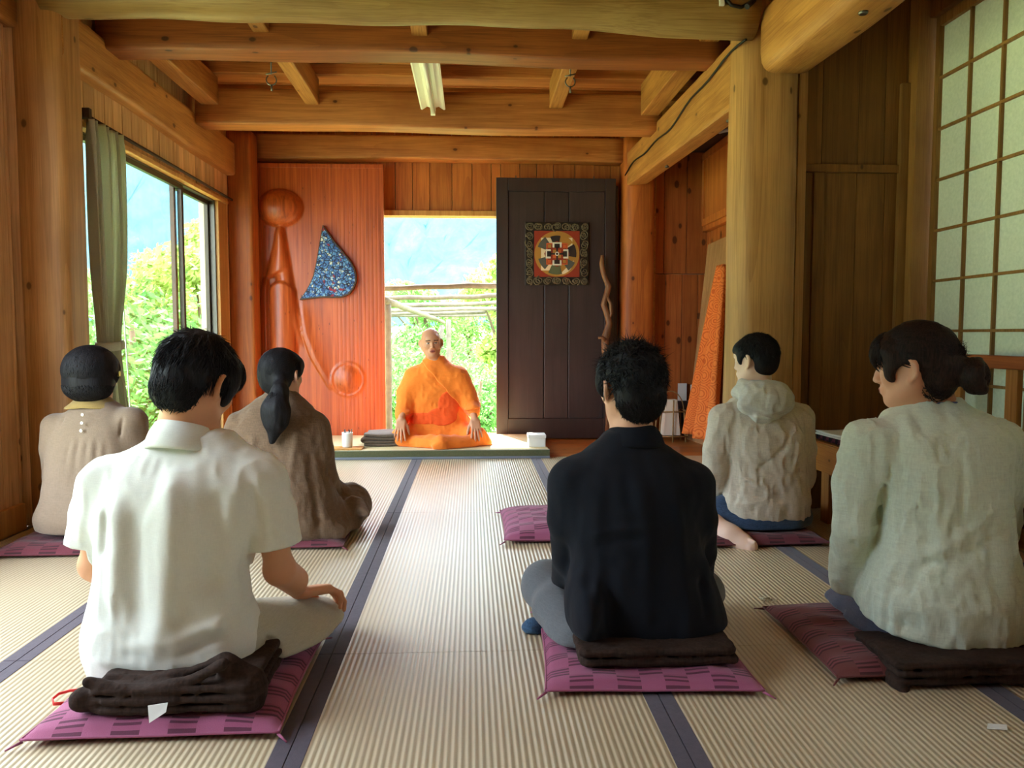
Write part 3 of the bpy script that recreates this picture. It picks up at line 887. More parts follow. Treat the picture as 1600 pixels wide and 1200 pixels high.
# pergola of round poles outside the doorway
pg = thing('pole_pergola', 'weathered pergola of round poles standing outside the open doorway', 'pergola', (-0.2, 8, -0.75))
def pole(p0, p1, r, seed, nm='cross_pole'):
    p0, p1 = Vector(p0), Vector(p1); mb = MB(); rr = random.Random(seed); n = 10
    pts = [p0.lerp(p1, i/n)+Vector((0, rr.uniform(-.008, .008), rr.uniform(-.010, .010))) for i in range(n+1)]
    mb.tube(pts, [r*(1+rr.uniform(-.08, .08)) for _ in pts], 10); mb.build(nm, M_pole, pg)
for k, (yl, yr, Y) in enumerate([(452, 445, 7.4), (468, 461, 9.2), (479, 473, 11.0), (486, 481, 12.8), (491, 487, 14.6), (494, 492, 16.4)]):
    a = P(590, yl, Y); b = P(870, yr-1, Y); pole((a.x-0.4, Y, a.z), (b.x, Y, b.z), 0.026+0.002*k, k)
a = P(603, 468, 7.5); b = P(690, 500, 15.5)
pole((a.x, 7.2, a.z-0.01), (b.x, 16.8, b.z-0.03), 0.035, 30, 'side_pole')
pole((at(873, 7.5), 7.2, 1.32), (at(873, 7.5), 16.8, 1.22), 0.035, 31, 'side_pole')
for x, y, z in ((a.x, 7.6, 1.27), (b.x, 15.5, 1.1), (at(873, 7.5), 7.6, 1.27), (at(701, 13), 13.0, 1.15)):
    pole((x, y, -0.8), (x, y, z), 0.04, int(y*10), 'post')
# ================================================================== shoji screens
def shoji(y0, y1, label):
    t = thing('shoji_screen', label, 'shoji screen', (2.36, (y0+y1)/2, 0.04), 'shoji screens along the right wall')
    x = 2.345; z0, z1 = 0.042, 2.498; st = 0.034
    mb = MB()
    mb.box(x-0.014, x+0.016, y0, y0+st, z0, z1, 0.002); mb.box(x-0.014, x+0.016, y1-st, y1, z0, z1, 0.002)
    mb.box(x-0.014, x+0.016, y0+st, y1-st, z0, z0+0.07, 0.002); mb.box(x-0.014, x+0.016, y0+st, y1-st, z1-0.05, z1, 0.002)
    mb.build('frame', M_shojiw, t)
    mb = MB(); n = 4; zs = []
    for i in range(1, n):
        yy = y0+st+(y1-y0-2*st)*i/n; mb.box(x-0.008, x+0.008, yy-0.0065, yy+0.0065, z0+0.07, z1-0.05, 0.001)
    z = 0.18
    while z < z1-0.1:
        mb.box(x-0.0085, x+0.0085, y0+st, y1-st, z-0.0065, z+0.0065, 0.001); z += 0.252
    mb.build('lattice', M_shojiw, t)
    mb = MB(); mb.box(x+0.0086, x+0.0096, y0+st-0.005, y1-st+0.005, z0+0.06, z1-0.04); mb.build('paper', M_paper, t)
shoji(2.86, 3.842, 'shoji paper screen nearest the dark partition, behind the woman in pale linen')
shoji(1.86, 2.855, 'shoji paper screen cut by the right edge of the photo')
shoji(0.86, 1.855, 'shoji paper screen beside the viewer, outside the right edge')

# ------------------------------------------------------------------ doors standing against the back wall
YD = 6.64
def fx(px): return P(px, 500, YD).x
def fz(py): return P(600, py, YD).z
md = NT('carved reddish door wood', 0.38, 0.5)
v = md.obj()
strp = md.noise(md.mapping(v, (1, 1, 0.02)), 70, 3, 0.6)
gr = md.noise(md.mapping(v, (1, 1, 0.05)), 25, 5, 0.6, 0.5)
sx_ = md.n('ShaderNodeSeparateXYZ', ins={0: v}).outputs[0]
stripid = md.n('ShaderNodeTexWhiteNoise', ins={'Vector': md.n('ShaderNodeCombineXYZ', ins={0: md.math('FLOOR', md.math('MULTIPLY', sx_, 30.0))}).outputs[0]}).outputs[0]
fl = md.n('ShaderNodeTexVoronoi', ins={'Vector': md.mapping(v, (1, 1, 0.3)), 'Scale': 34.0})
fleck = md.math('LESS_THAN', fl.outputs['Distance'], 0.12)
fpick = md.math('GREATER_THAN', md.n('ShaderNodeSeparateColor', ins={0: fl.outputs['Color']}).outputs[0], 0.82)
c = md.ramp(md.math('ADD', md.math('MULTIPLY', strp, 0.45), md.math('MULTIPLY', gr, 0.55)), [(0.3, srgb(128, 52, 18)), (0.52, srgb(190, 88, 36)), (0.75, srgb(214, 116, 54))])
c = md.mix(md.math('MULTIPLY', stripid, 0.35), c, srgb(156, 66, 26))
c = md.mix(md.math('MULTIPLY', md.math('MULTIPLY', fleck, fpick), 0.7), c, srgb(70, 24, 12))
md.col(c); md.bump(strp, 0.15, 0.003)
M_cdoor = md.m
cd = thing('carved_door', 'tall reddish wooden door with a flowing carved relief, left of the doorway', 'door', (-1.30, YD, 0))
# relief as a height field over the door face
x0d, x1d, z0d, z1d = fx(405), fx(601), 0.005, fz(258)
nx_, nz_ = 190, 420
X, Z = np.meshgrid(np.linspace(x0d, x1d, nx_), np.linspace(z0d, z1d, nz_), indexing='ij')
px_ = 737+ (X-P(737, 522, YD).x)/YD*1200*1.0
py_ = 522-(Z-P(737, 522, YD).z)/YD*1200*1.0
def sm(a, b, x): t = np.clip((x-a)/(b-a), 0, 1); return t*t*(3-2*t)
H = np.zeros_like(X)
def dome(cx, cy, rx, ry, hh, p=0.5):
    q = 1-((px_-cx)/rx)**2-((py_-cy)/ry)**2
    return hh*np.clip(q, 0, 1)**p
xr = np.interp(py_, [340, 365, 400, 470, 520, 560, 612, 625], [448, 453, 459, 470, 477, 491, 520, 524])
xl = np.interp(py_, [340, 365, 395, 440, 480, 560, 700], [444, 440, 434, 421, 411, 406, 404])
xb_ = np.minimum(xr, np.interp(py_, [470, 560, 700], [470, 468, 462]))
tu = np.clip((px_-xl)/np.maximum(xr-xl, 1), 0, 1)
upper = 0.070*np.sin(PI*np.clip(tu, 0, 1)**1.15)**0.7*(px_ > xl)*(px_ < xr)*sm(345, 372, py_)*sm(0, 4, (441-0.40*(px_-420))-py_)
stem = 0.052*np.clip(np.sin(PI*np.clip((px_-(xr-26))/26, 0, 1)), 0, 1)**0.6*(px_ > xr-26)*(px_ < xr)*sm(400, 430, py_)*sm(545, 500, py_)
xl2 = np.interp(py_, [428, 440, 480, 540, 700], [425, 418, 411, 408, 407])
flange = 0.055*np.sqrt(np.clip((px_-xl2)/np.maximum(426-xl2, 1), 0, 1))*(px_ > xl2)*(px_ < 426)*sm(430, 452, py_)
colx = np.clip(1-((px_-448)/20.5)**2, 0, 1)
column = 0.082*np.sqrt(colx)*sm(0, 7, py_-(438+13*((px_-448)/20)**2))*(px_ < xb_)
body = np.maximum(np.maximum(upper, stem), np.maximum(flange, column)); inner = 0; cuff = 0
tw = np.interp(py_, [455, 520, 560, 612], [10, 26, 30, 4])
u_ = (px_-(xr-tw*0.05))
tail = 0.05*np.clip(u_/np.maximum(tw, 1)+0.02, 0, 1)*0 + 0.045*np.exp(-np.clip(u_, 0, 99)/np.maximum(tw*0.5, 2))*(u_ > 0)*sm(460, 500, py_)*sm(615, 600, py_)*0.9
groove = -0.018*np.exp(-((px_-xr-1.0)/3.2)**2)*sm(350, 380, py_)*sm(618, 600, py_)
H = np.maximum(np.maximum(body+inner+cuff*0.8, tail), 0)+groove
H = np.maximum(H, dome(447, 331, 34, 28, 0.11, 0.55))
br = np.hypot((px_-545)/23, (py_-592)/24)
H = H + np.where(br < 1, -0.02+0.055*np.clip(1-br**2, 0, 1)**0.6, 0) + 0.012*np.exp(-((br-1)/0.12)**2)
K = np.ones(3)/3
for _ in range(2):
    H = np.apply_along_axis(lambda a: np.convolve(np.pad(a, 1, 'edge'), K, 'valid'), 0, H); H = np.apply_along_axis(lambda a: np.convolve(np.pad(a, 1, 'edge'), K, 'valid'), 1, H)
H += 0.0012*(np.abs(((X*30) % 1)-0.5) < 0.46)
verts = np.stack([X, YD-0.0-H, Z], -1).reshape(-1, 3)
faces = [(i*nz_+j, (i+1)*nz_+j, (i+1)*nz_+j+1, i*nz_+j+1) for i in range(nx_-1) for j in range(nz_-1)]
me = bpy.data.meshes.new('relief_face'); me.from_pydata(verts.tolist(), [], faces)
link('relief_face', me, M_cdoor, cd, True)
mb = MB(); mb.box(x0d, x1d, YD+0.003, YD+0.045, z0d, z1d, 0.002); mb.build('door_panel', M_cdoor, cd)
mb = MB(); mb.box(x0d-0.005, x0d+0.035, YD-0.012, YD+0.045, z0d, z1d+0.005, 0.003); mb.box(x0d, x1d, YD-0.008, YD+0.045, z1d-0.03, z1d+0.006, 0.003)
mb.build('door_edge', M_cdoor, cd)

# blue leaf-shaped picture on the carved door
lf = thing('leaf_shaped_picture', 'blue crackled leaf-shaped picture with red spots, hung on the carved door', 'wall hanging', (fx(520), YD-0.08, fz(468)))
out = [(506,353),(514,364),(522,376),(531,387),(541,399),(549,409),(555,420),(558,431),(558,441),(554,451),(547,460),(536,465),(522,466),(505,465),(487,467),(470,469),(478,458),(485,446),(491,432),(495,415),(498,398),(501,380),(504,363)]
ctr = (522, 428)
def ring(k, y): return [P(ctr[0]+(a-ctr[0])*k, ctr[1]+(b-ctr[1])*k, YD)*1.0 for a, b in out]
M_leafedge = plain('dark gilt edge', srgb(74, 52, 36), 0.5)
mb = MB(); pts = [Vector((p.x, YD-0.055, p.z)) for p in ring(1.0, 0)]; mb.prism(pts, (0, 0.05, 0)); mb.build('backing', M_leafedge, lf)
mc = NT('blue crackle paint', 0.55, 0.4); v = mc.obj()
vo1 = mc.n('ShaderNodeTexVoronoi', feature='DISTANCE_TO_EDGE', ins={'Vector': v, 'Scale': 30.0}).outputs['Distance']
vo2 = mc.n('ShaderNodeTexVoronoi', ins={'Vector': v, 'Scale': 60.0}).outputs['Color']
s1 = mc.n('ShaderNodeSeparateColor', ins={0: vo2})
c = mc.ramp(s1.outputs[0], [(0.0, srgb(28, 48, 98)), (0.35, srgb(48, 92, 160)), (0.75, srgb(84, 138, 192)), (0.90, srgb(120, 160, 196)), (0.97, srgb(206, 204, 184))])
c = mc.mix(mc.math('LESS_THAN', vo1, 0.07), c, srgb(20, 26, 50))
nn = mc.noise(v, 11, 3, 0.5)
c = mc.mix(mc.math('GREATER_THAN', nn, 0.615), c, srgb(140, 34, 52))
mc.col(c); M_crackle = mc.m
mb = MB(); pts = [Vector((p.x, YD-0.060, p.z)) for p in ring(0.945, 0)]; mb.prism(pts, (0, 0.012, 0)); mb.build('painted_face', M_crackle, lf)

# dark panelled door
M_bdoor = wood('blackened door wood', srgb(58, 47, 49), srgb(38, 31, 33), 'Z', True, 0.0, 0.36, 0.6, contrast=0.4, bump=0.3, raw=True)
bd = thing('panelled_door', 'tall black-brown panelled door right of the doorway, carrying a framed mandala', 'door', (0.7, YD, 0))
X0, X1, Z0, Z1 = fx(775.5), fx(960), 0.012, fz(276)
mb = MB()
mb.box(X0, fx(794), YD-0.02, YD+0.03, Z0, Z1, 0.004); mb.box(fx(944), X1, YD-0.02, YD+0.03, Z0, Z1, 0.004)
mb.box(fx(794), fx(944), YD-0.018, YD+0.03, Z0, fz(655), 0.004); mb.box(fx(794), fx(944), YD-0.018, YD+0.03, fz(297), Z1, 0.004)
mb.build('door_frame', M_bdoor, bd)
for a, b in ((794, 850), (850, 888), (888, 944)):
    mb = MB(); mb.box(fx(a)+.003, fx(b)-.003, YD-0.004+(0.004 if a == 850 else 0), YD+0.02, fz(655), fz(297), 0.004); mb.build('door_panel', M_bdoor, bd)
mb = MB(); mb.box(X1-0.001, X1+0.03, YD+0.03, YD+0.19, Z0, Z1-0.05, 0.003); mb.box(fx(790), fx(940), YD+0.03, YD+0.05, 0.02, Z1-0.05)
mb.build('door_backing', M_bdoor, bd)
for px in (806, 928):
    mb = MB(); p = P(px, 272, YD); mb.tube([(p.x, YD, Z1-0.003), (p.x, YD, Z1+0.02)], 0.006, 8); mb.build('hanging_hook', M_steel, bd)

# framed mandala (generic geometric design)
YM = YD-0.022
md_ = thing('mandala_picture', 'square mandala picture in a swirl-carved dark frame, hung on the black door', 'picture', (fx(869), YM, fz(396)))
M_fr = plain('carved dark gilt wood', srgb(44, 38, 32), 0.4, 0.5, 0.3, noise=0.35, nscale=60)
mb = MB()
mb.box(fx(820), fx(918), YM-0.012, YM, fz(445), fz(346), 0.004)
rr = random.Random(5)
def spiral(cx, cz, R, turns=1.7, ph=0.0, sg=1, y=YM-0.014):
    pts = []
    for i in range(22):
        t = i/21; r = R*(1-0.85*t); a = ph+sg*turns*2*PI*t
        pts.append((cx+r*math.cos(a), y, cz+r*math.sin(a)))
    mb.tube(pts, [0.0050*(1-0.4*i/21) for i in range(22)], 6)
cxm, czm = (fx(820)+fx(918))/2, (fz(445)+fz(346))/2; hw_ = (fx(918)-fx(820))/2; hh_ = (fz(346)-fz(445))/2
for s_ in range(4):
    for k in range(7):
        t = -1+2*k/6.0
        e = 0.865
        u, v_ = (t*0.87, e) if s_ % 2 == 0 else (e, t*0.87)
        if s_ >= 2: u, v_ = (u, -v_) if s_ % 2 == 0 else (-u, v_)
        for dq in (-0.035, 0.035) if k not in (0, 6) else (0,):
            spiral(cxm+(u+(dq if s_ % 2 == 0 else 0.02*rr.uniform(-1, 1)))*hw_, czm+(v_+(dq if s_ % 2 else 0.03*rr.uniform(-1, 1)))*hh_, 0.034*rr.uniform(0.8, 1.1), rr.uniform(1.3, 2), rr.uniform(0, 6), rr.choice((-1, 1)))
mb.bm.faces.ensure_lookup_table()
for f_ in mb.bm.faces:
    if f_.smooth: f_.material_index = 1
mb.build('carved_frame', [M_fr, plain('worn gilt carving', srgb(104, 94, 74), 0.4, 0.5, 0.35, noise=0.3, nscale=60)], md_)
cols = {'red': srgb(142, 48, 26), 'gold': srgb(170, 122, 52), 'cream': srgb(222, 204, 176), 'grey': srgb(84, 84, 80), 'dark': srgb(42, 30, 30), 'orange': srgb(196, 92, 40), 'white': srgb(220, 216, 206), 'green': srgb(92, 98, 70)}
mats = [plain('mandala '+k, v_, 0.6) for k, v_ in cols.items()]; ci = {k: i for i, k in enumerate(cols)}
mb = MB(); lay = [YM-0.013]
ip = (fx(834), fx(904), fz(431), fz(361)); cx2, cz2, h2 = (ip[0]+ip[1])/2, (ip[2]+ip[3])/2, (ip[1]-ip[0])/2
def flat(pts, c, lv): mb.prism([(cx2+a*h2, YM-0.013-lv*0.0014, cz2+b*h2) for a, b in pts], (0, 0.0016, 0), ci[c])
def rect(a0, a1, b0, b1, c, lv): flat([(a0, b0), (a1, b0), (a1, b1), (a0, b1)], c, lv)
def arc(r0, r1, a0, a1, c, lv, cx=0, cy=0, n=12):
    A = [math.radians(a0+(a1-a0)*i/n) for i in range(n+1)]
    pts = [(cx+r1*math.cos(a), cy+r1*math.sin(a)) for a in A]+([(cx+r0*math.cos(a), cy+r0*math.sin(a)) for a in reversed(A)] if r0 > 0 else [])
    flat(pts, c, lv)
rect(-1.04, 1.04, -1.04, 1.04, 'dark', 0); rect(-1, 1, -1, 1, 'red', 1)
arc(0, 0.99, 0, 359, 'gold', 2, n=36)
rect(-0.70, 0.0, 0.0, 0.70, 'cream', 3); rect(0, .68, .25, .70, 'cream', 3); rect(-.70, 0, -.72, 0, 'cream', 3); arc(0, 0.62, -90, 0, 'cream', 3, 0.12, -0.28)
arc(0.5, 0.86, 35, 80, 'gold', 4); arc(0.5, 0.9, 125, 160, 'grey', 4); arc(0.45, 0.85, 195, 232, 'grey', 4); arc(0.5, 0.9, 245, 285, 'green', 4); arc(0.5, 0.88, 305, 335, 'grey', 4); arc(0.3, 0.86, -10, 30, 'dark', 4); arc(0.3, 0.8, 78, 112, 'dark', 4)
arc(0, 0.56, 0, 359, 'red', 5, n=8)
rect(-.47, .47, -.47, .47, 'orange', 6); rect(-.42, .42, -.42, .42, 'red', 7)
for a in (-.33, -.11, .11, .33):
    for b in (-.33, -.11, .11, .33): rect(a-.07, a+.07, b-.07, b+.07, 'orange' if (a*b > 0) else 'gold', 8)
for q in range(4):
    ca, sa = [(1, 0), (0, 1), (-1, 0), (0, -1)][q]
    T = lambda pts: [(a*ca-b*sa, a*sa+b*ca) for a, b in pts]
    flat(T([(.28, -.2), (.5, -.2), (.5, .2), (.28, .2)]), 'white', 9); flat(T([(.26, -.12), (.44, -.12), (.44, .12), (.26, .12)]), 'dark', 10)
    flat(T([(.06, -.035), (.3, -.035), (.3, .035), (.06, .035)]), 'dark', 10)
arc(0, 0.09, 0, 359, 'white', 11, n=16); arc(0, 0.05, 0, 359, 'dark', 12, n=12)
mb.build('painted_panel', mats, md_)

# twisted driftwood stick
mb = MB(); Yk = 6.50
cpts = [(949,690),(951,650),(949,610),(947,570),(945,545),(946,528),(952,505),(948,490),(943,476),(947,462),(951,448),(946,436),(942,424),(940,412),(941,399)]
pts = [P(a, b, Yk+0.06*(690-b)/290) for a, b in cpts]
pts[0].z = 0.002
mb.tube(pts, [0.027,0.027,0.027,0.028,0.031,0.037,0.028,0.027,0.026,0.027,0.026,0.024,0.023,0.022,0.015], 12, seed=3, wob=0.08)
p2 = [P(a, b, Yk-0.01) for a, b in ((946,532),(940,527),(935,528))]; mb.tube(p2, [0.02, 0.015, 0.012], 8)
p2 = [P(a, b, Yk+0.03) for a, b in ((950,500),(955,490),(954,474),(947,462))]; mb.tube(p2, [0.015, 0.015, 0.014, 0.010], 8)
rep('driftwood_stick', mb, wood('driftwood', srgb(150, 112, 84), srgb(86, 58, 42), 'Z', False, 0.1, 0.5), 'twisted driftwood stick leaning against the right side of the black door', 'stick')

# ------------------------------------------------------------------ mat under the monk and the things on it
mt_ = thing('sitting_mat', 'thick straw mat the monk sits on, in front of the doorway', 'mat', (-0.31, 6.1, 0))
mb = MB(); mb.box(-1.22, 0.575, 5.64, 6.55, 0.0015, 0.062, 0.006); mb.build('mat_core', plain('pale rush weave', srgb(214, 200, 158), 0.7, 0.2, noise=0.08, nscale=80), mt_)
M_edge = fabric('olive cloth edging', srgb(96, 98, 70), 900, 0.2)
mb = MB(); mb.box(-1.222, 0.577, 5.634, 5.668, 0.001, 0.0635, 0.004); mb.build('front_edging', M_edge, mt_)
mb = MB(); mb.box(-1.222, 0.577, 5.628, 5.64, 0.001, 0.018, 0.003); mb.build('front_piping', plain('grey blue piping', srgb(120, 126, 140), 0.8), mt_)
M_white = plain('white glazed ceramic', srgb(232, 232, 228), 0.25, 0.5)
c = P(543, 700, 5.78)
t = thing('pen_cup', 'white cup holding pens, standing on the mat left of the monk', 'cup', (c.x, 5.78, 0.07))
mb = MB(); mb.lathe((c.x, 5.78, 0.074), [(0.034, 0), (0.038, 0.01), (0.040, 0.10), (0.041, 0.112), (0.037, 0.112), (0.036, 0.09), (0.034, 0.012)], 24); mb.build('cup_body', M_white, t)
for k, (dx, dy, cl) in enumerate(((-.012, .008, srgb(40, 40, 44)), (.01, -.006, srgb(60, 52, 44)), (.016, .012, srgb(120, 110, 90)))):
    mb = MB(); mb.tube([(c.x+dx*.5, 5.78+dy*.5, 0.085), (c.x+dx*1.8, 5.78+dy*1.8, 0.205)], 0.005, 8); mb.build('pen', plain('pen %d' % k, cl, 0.5), t)
mb = MB(); a = P(516, 703, 5.72).x; b = P(566, 703, 5.72).x; mb.box(a, b, 5.69, 5.83, 0.0625, 0.0735, 0.003)
rep('wooden_tray', mb, M_trimw, 'thin pale wooden tray lying under the pen cup', 'tray')
a, b = P(825, 690, 5.85), P(852, 690, 5.85)
t = thing('paper_box', 'small white box standing on the right end of the monk\'s mat', 'box', ((a.x+b.x)/2, 5.85, 0.063))
M_card = plain('white card', srgb(226, 228, 226), 0.7)
mb = MB(); mb.box(a.x, b.x-0.004, 5.78, 5.92, 0.0625, 0.135, 0.004); mb.build('box_body', M_card, t)
mb = MB(); mb.box(a.x-0.004, b.x, 5.776, 5.924, 0.130, 0.155, 0.004); mb.build('box_lid', M_card, t)
# folded blanket beside the monk
def folded(name, x0, x1, y0, y1, z0, layers, th, mat, label, cat='blanket', seed=1, parent=None, open_side='x0', wob=0.004):
    """a folded cloth: one long serpentine sheet with rounded folds, given real thickness"""
    rr = random.Random(seed); prof = []
    fx0, fx1 = (x0, x1)
    n = 14
    for l in range(layers):
        z = z0+th*(l+0.5)
        seg = [(fx0+(fx1-fx0)*i/n) for i in range(n+1)]
        if l % 2: seg.reverse()
        for s_ in seg: prof.append((s_, z))
        if l < layers-1:
            xe = seg[-1]; d = 1 if xe == fx1 else -1
            for k in range(1, 6):
                a = -PI/2+PI*k/6; prof.append((xe+d*math.cos(a)*th*0.6, z+th*0.5+math.sin(a)*th*0.5))
    ht = th*0.46
    m = 16; V = []; Fc = []; npf = len(prof)
    ph = [rr.uniform(0, 6) for _ in range(4)]
    for j in range(m+1):
        y = y0+(y1-y0)*j/m
        for i, (x, z) in enumerate(prof):
            a = prof[max(0, i-1)]; b = prof[min(npf-1, i+1)]
            nx2, nz2 = -(b[1]-a[1]), (b[0]-a[0]); L = math.hypot(nx2, nz2)+1e-9
            wz = wob*math.sin(x*17+ph[0]+y*9)+wob*math.sin(y*23+ph[1])*((z-z0)/(th*layers))
            wz = max(wz, -(z-z0-ht)*0.8) if z-z0 < th else wz
            yy = y+0.006*math.sin(x*21+z*60+ph[2])
            r_ = ht*0.93
            V.append((x+nx2/L*r_, yy, max(z0, z+nz2/L*r_+wz))); V.append((x-nx2/L*r_, yy, max(z0, z-nz2/L*r_+wz)))
    R = npf*2
    for j in range(m):
        for i in range(npf-1):
            p = j*R+i*2
            Fc.append((p, p+2, p+2+R, p+R)); Fc.append((p+1, p+1+R, p+3+R, p+3))
        for p in (j*R, j*R+(npf-1)*2): Fc.append((p, p+R, p+R+1, p+1))
    for j in (0, m):
        for i in range(npf-1):
            p = j*R+i*2; Fc.append((p, p+1, p+3, p+2))
    mb = MB(); mb.quads(V, Fc)
    o = mb.build(name, mat, parent)
    if parent is None: tag(o, label, cat)
    return o
M_blk = fabric('grey brown blanket wool', srgb(98, 84, 72), 500, 0.25)
a, b = P(571, 690, 5.95), P(625, 690, 5.95)
folded('folded_blanket', a.x, b.x, 5.86, 6.15, 0.0635, 4, 0.024, M_blk, 'folded grey-brown blanket lying on the mat at the monk\'s side', seed=3)

# ------------------------------------------------------------------ lantern and papers in the alcove
cL = PZ(1047, 684, 0.0); lx, ly = cL.x, 6.5; lx = P(1047, 684, 6.5).x
t = thing('paper_lantern', 'small white paper lantern in a bamboo frame on the floor of the alcove', 'lantern', (lx, ly, 0))
M_lp = plain('lantern paper', srgb(226, 220, 204), 0.8, 0.2)
M_bam = plain('bamboo', srgb(150, 118, 74), 0.5, 0.4, noise=0.25, nscale=30)
mb = MB(); q = [(-.072, .045), (.072, .045)]
mb.hexa([(lx-.075, ly-.06, .055), (lx+.075, ly-.06, .055), (lx+.075, ly+.06, .055), (lx-.075, ly+.06, .055), (lx-.05, ly-.04, .36), (lx+.05, ly-.04, .36), (lx+.05, ly+.04, .36), (lx-.05, ly+.04, .36)], 0.006)
mb.build('paper_shade', M_lp, t)
mb = MB()
for sx2 in (-1, 1):
    for sy2 in (-1, 1):
        mb.tube([(lx+sx2*.115, ly+sy2*.08, 0.0), (lx+sx2*.10, ly+sy2*.07, .27)], 0.007, 8)
for z, wx2, wy2 in ((.05, .125, .09), (.26, .115, .08), (.16, .0, 0)):
    if wx2:
        for sy2 in (-1, 1): mb.tube([(lx-wx2, ly+sy2*wy2, z), (lx+wx2, ly+sy2*wy2, z)], 0.006, 8)
        for sx2 in (-1, 1): mb.tube([(lx+sx2*wx2, ly-wy2, z+.008), (lx+sx2*wx2, ly+wy2, z+.008)], 0.006, 8)
mb.tube([(lx+.0, ly-.09, 0.0), (lx+.005, ly-.085, .36)], 0.007, 8)
mb.build('bamboo_frame', M_bam, t)
mb = MB(); mb.tube([(lx+.115*math.cos(a), ly, .26+.17*math.sin(a)) for a in [PI*i/16 for i in range(17)]], 0.005, 8); mb.build('carrying_handle', M_bam, t)
for (a, b, c_, d, lab) in ((1059, 1073, 599, 626, 'left one of two small white papers standing behind the lantern'), (1079, 1087, 601, 625, 'right one of two small white papers behind the lantern, next to the leaning board')):
    p, q = P(a, d, 6.80), P(b, c_, 6.80); mb = MB(); mb.box(p.x, q.x, 6.795, 6.81, p.z, q.z, 0.002)
    rep('paper_sheet', mb, M_card, lab, 'paper', 'papers behind the lantern')
p, q = P(1050, 690, 6.80), P(1100, 626, 6.80); mb = MB(); mb.box(p.x, q.x, 6.78, 6.838, 0.0, q.z-0.002, 0.003)  # dark panel, its tone stands in for the shade behind the lantern
rep('low_shade_panel', mb, M_bdoor, 'low dark panel standing in for the shade on the alcove wall behind the lantern', 'board')

# leaning board and orange cloth
mb = MB()
bx = [(1.885, 6.62, 0.0), (2.02, 5.25, 0.0), (2.09, 5.30, 1.55), (2.085, 6.2, 1.72), (2.065, 6.68, 1.70), (2.02, 6.68, 1.25), (1.95, 6.66, .6)]
mb.prism(bx, (0.03, 0.0, 0.0))
rep('leaning_board', mb, wood('pale slab wood', srgb(206, 168, 128), srgb(160, 118, 80), 'Z', False, 0.05), 'wide pale slab of wood leaning against the right wall of the alcove', 'board')
mo = NT('orange batik cloth', 0.8, 0.15); v = mo.obj()
vr = mo.n('ShaderNodeTexVoronoi', ins={'Vector': v, 'Scale': 9.0, 'Randomness': 0.4}).outputs['Distance']
rg = mo.math('SINE', mo.math('MULTIPLY', vr, 45.0))
c = mo.mix(mo.math('MULTIPLY', mo.math('GREATER_THAN', mo.math('ADD', rg, mo.math('MULTIPLY', mo.noise(v, 50, 3), 1.2)), 1.0), 0.6), srgb(236, 134, 66), srgb(190, 72, 32))
mo.col(c); M_ocloth = mo.m
V = []; Fc = []; nu, nv = 48, 40
for i in range(nu+1):
    u = i/nu
    for j in range(nv+1):
        t_ = j/nv; z = 1.46-1.36*t_
        wdt = 0.13+0.62*t_**0.8
        y = 5.98-wdt*0.55+wdt*u
        fold = (0.03+0.05*t_)*math.sin(u*PI*5+0.5*math.sin(t_*3))
        V.append((2.035-0.10*t_*0.9-0.045-(fold+0.03+0.05*t_)*0.9-0.02*t_, y, z))
for i in range(nu):
    for j in range(nv): Fc.append((i*(nv+1)+j, (i+1)*(nv+1)+j, (i+1)*(nv+1)+j+1, i*(nv+1)+j+1))
def solid(o, th, off=0):
    m = o.modifiers.new('thickness', 'SOLIDIFY'); m.thickness = th; m.offset = off; return o
mb = MB(); mb.quads(V, Fc)
solid(rep('orange_cloth', mb, M_ocloth, 'patterned orange cloth hanging over the leaning board in the alcove', 'cloth', smooth=True), 0.003)

# upper cabinet in the alcove
t = thing('wall_cabinet', 'wooden wall cabinet high up on the right side of the alcove', 'cabinet', (2.10, 5.6, 1.85))
mb = MB(); mb.box(2.06, 2.118, 4.2, YB-0.025, 1.83, 2.52, 0.003); mb.build('cabinet_body', M_knotty, t)
for y0, y1 in ((4.25, 5.5), (5.52, 6.79)):
    mb = MB(); mb.box(2.035, 2.06, y0, y1, 1.87, 1.93, .003); mb.box(2.035, 2.06, y0, y1, 2.44, 2.50, .003); mb.box(2.035, 2.06, y0, y0+.06, 1.93, 2.44, .003); mb.box(2.035, 2.06, y1-.06, y1, 1.93, 2.44, .003)
    d = mb.build('cabinet_door', M_wallback, t)
    mb = MB(); mb.box(2.048, 2.058, y0+.06, y1-.06, 1.93, 2.44); mb.build('door_panel', M_wallback, d)

# ------------------------------------------------------------------ ceiling lamp, hooks, wire
t = thing('fluorescent_lamp', 'long white fluorescent ceiling lamp fixed under the middle joist', 'lamp', (-0.27, 4.9, 2.53))
mb = MB(); xc = -0.262
sec = [(-.085, .0), (-.078, .012), (-.03, .048), (.03, .048), (.078, .012), (.085, 0), (.075, -.004), (.040, .018), (.018, .012), (.018, -.012), (-.018, -.012), (-.018, .012), (-.040, .018), (-.075, -.004)]
mb.prism([(xc+a, 4.22, 2.475+b) for a, b in sec], (0, 1.24, 0)); mb.build('lamp_reflector', plain('white enamel', srgb(238, 236, 222), 0.35), t)
mb = MB(); mb.tube([(xc, 4.26, 2.448), (xc, 5.42, 2.448)], 0.0145, 16); mb.build('lamp_tube', plain('frosted tube glass', srgb(240, 238, 228), 0.2), t)
M_sock_ = plain('socket plastic', srgb(226, 222, 206), 0.5)
mb = MB(); mb.box(xc-0.016, xc+0.016, 5.42, 5.455, 2.43, 2.475, .003); mb.build('tube_socket', M_sock_, t)
mb = MB(); mb.box(xc-0.016, xc+0.016, 4.225, 4.26, 2.43, 2.475, .003); mb.build('tube_socket', M_sock_, t)
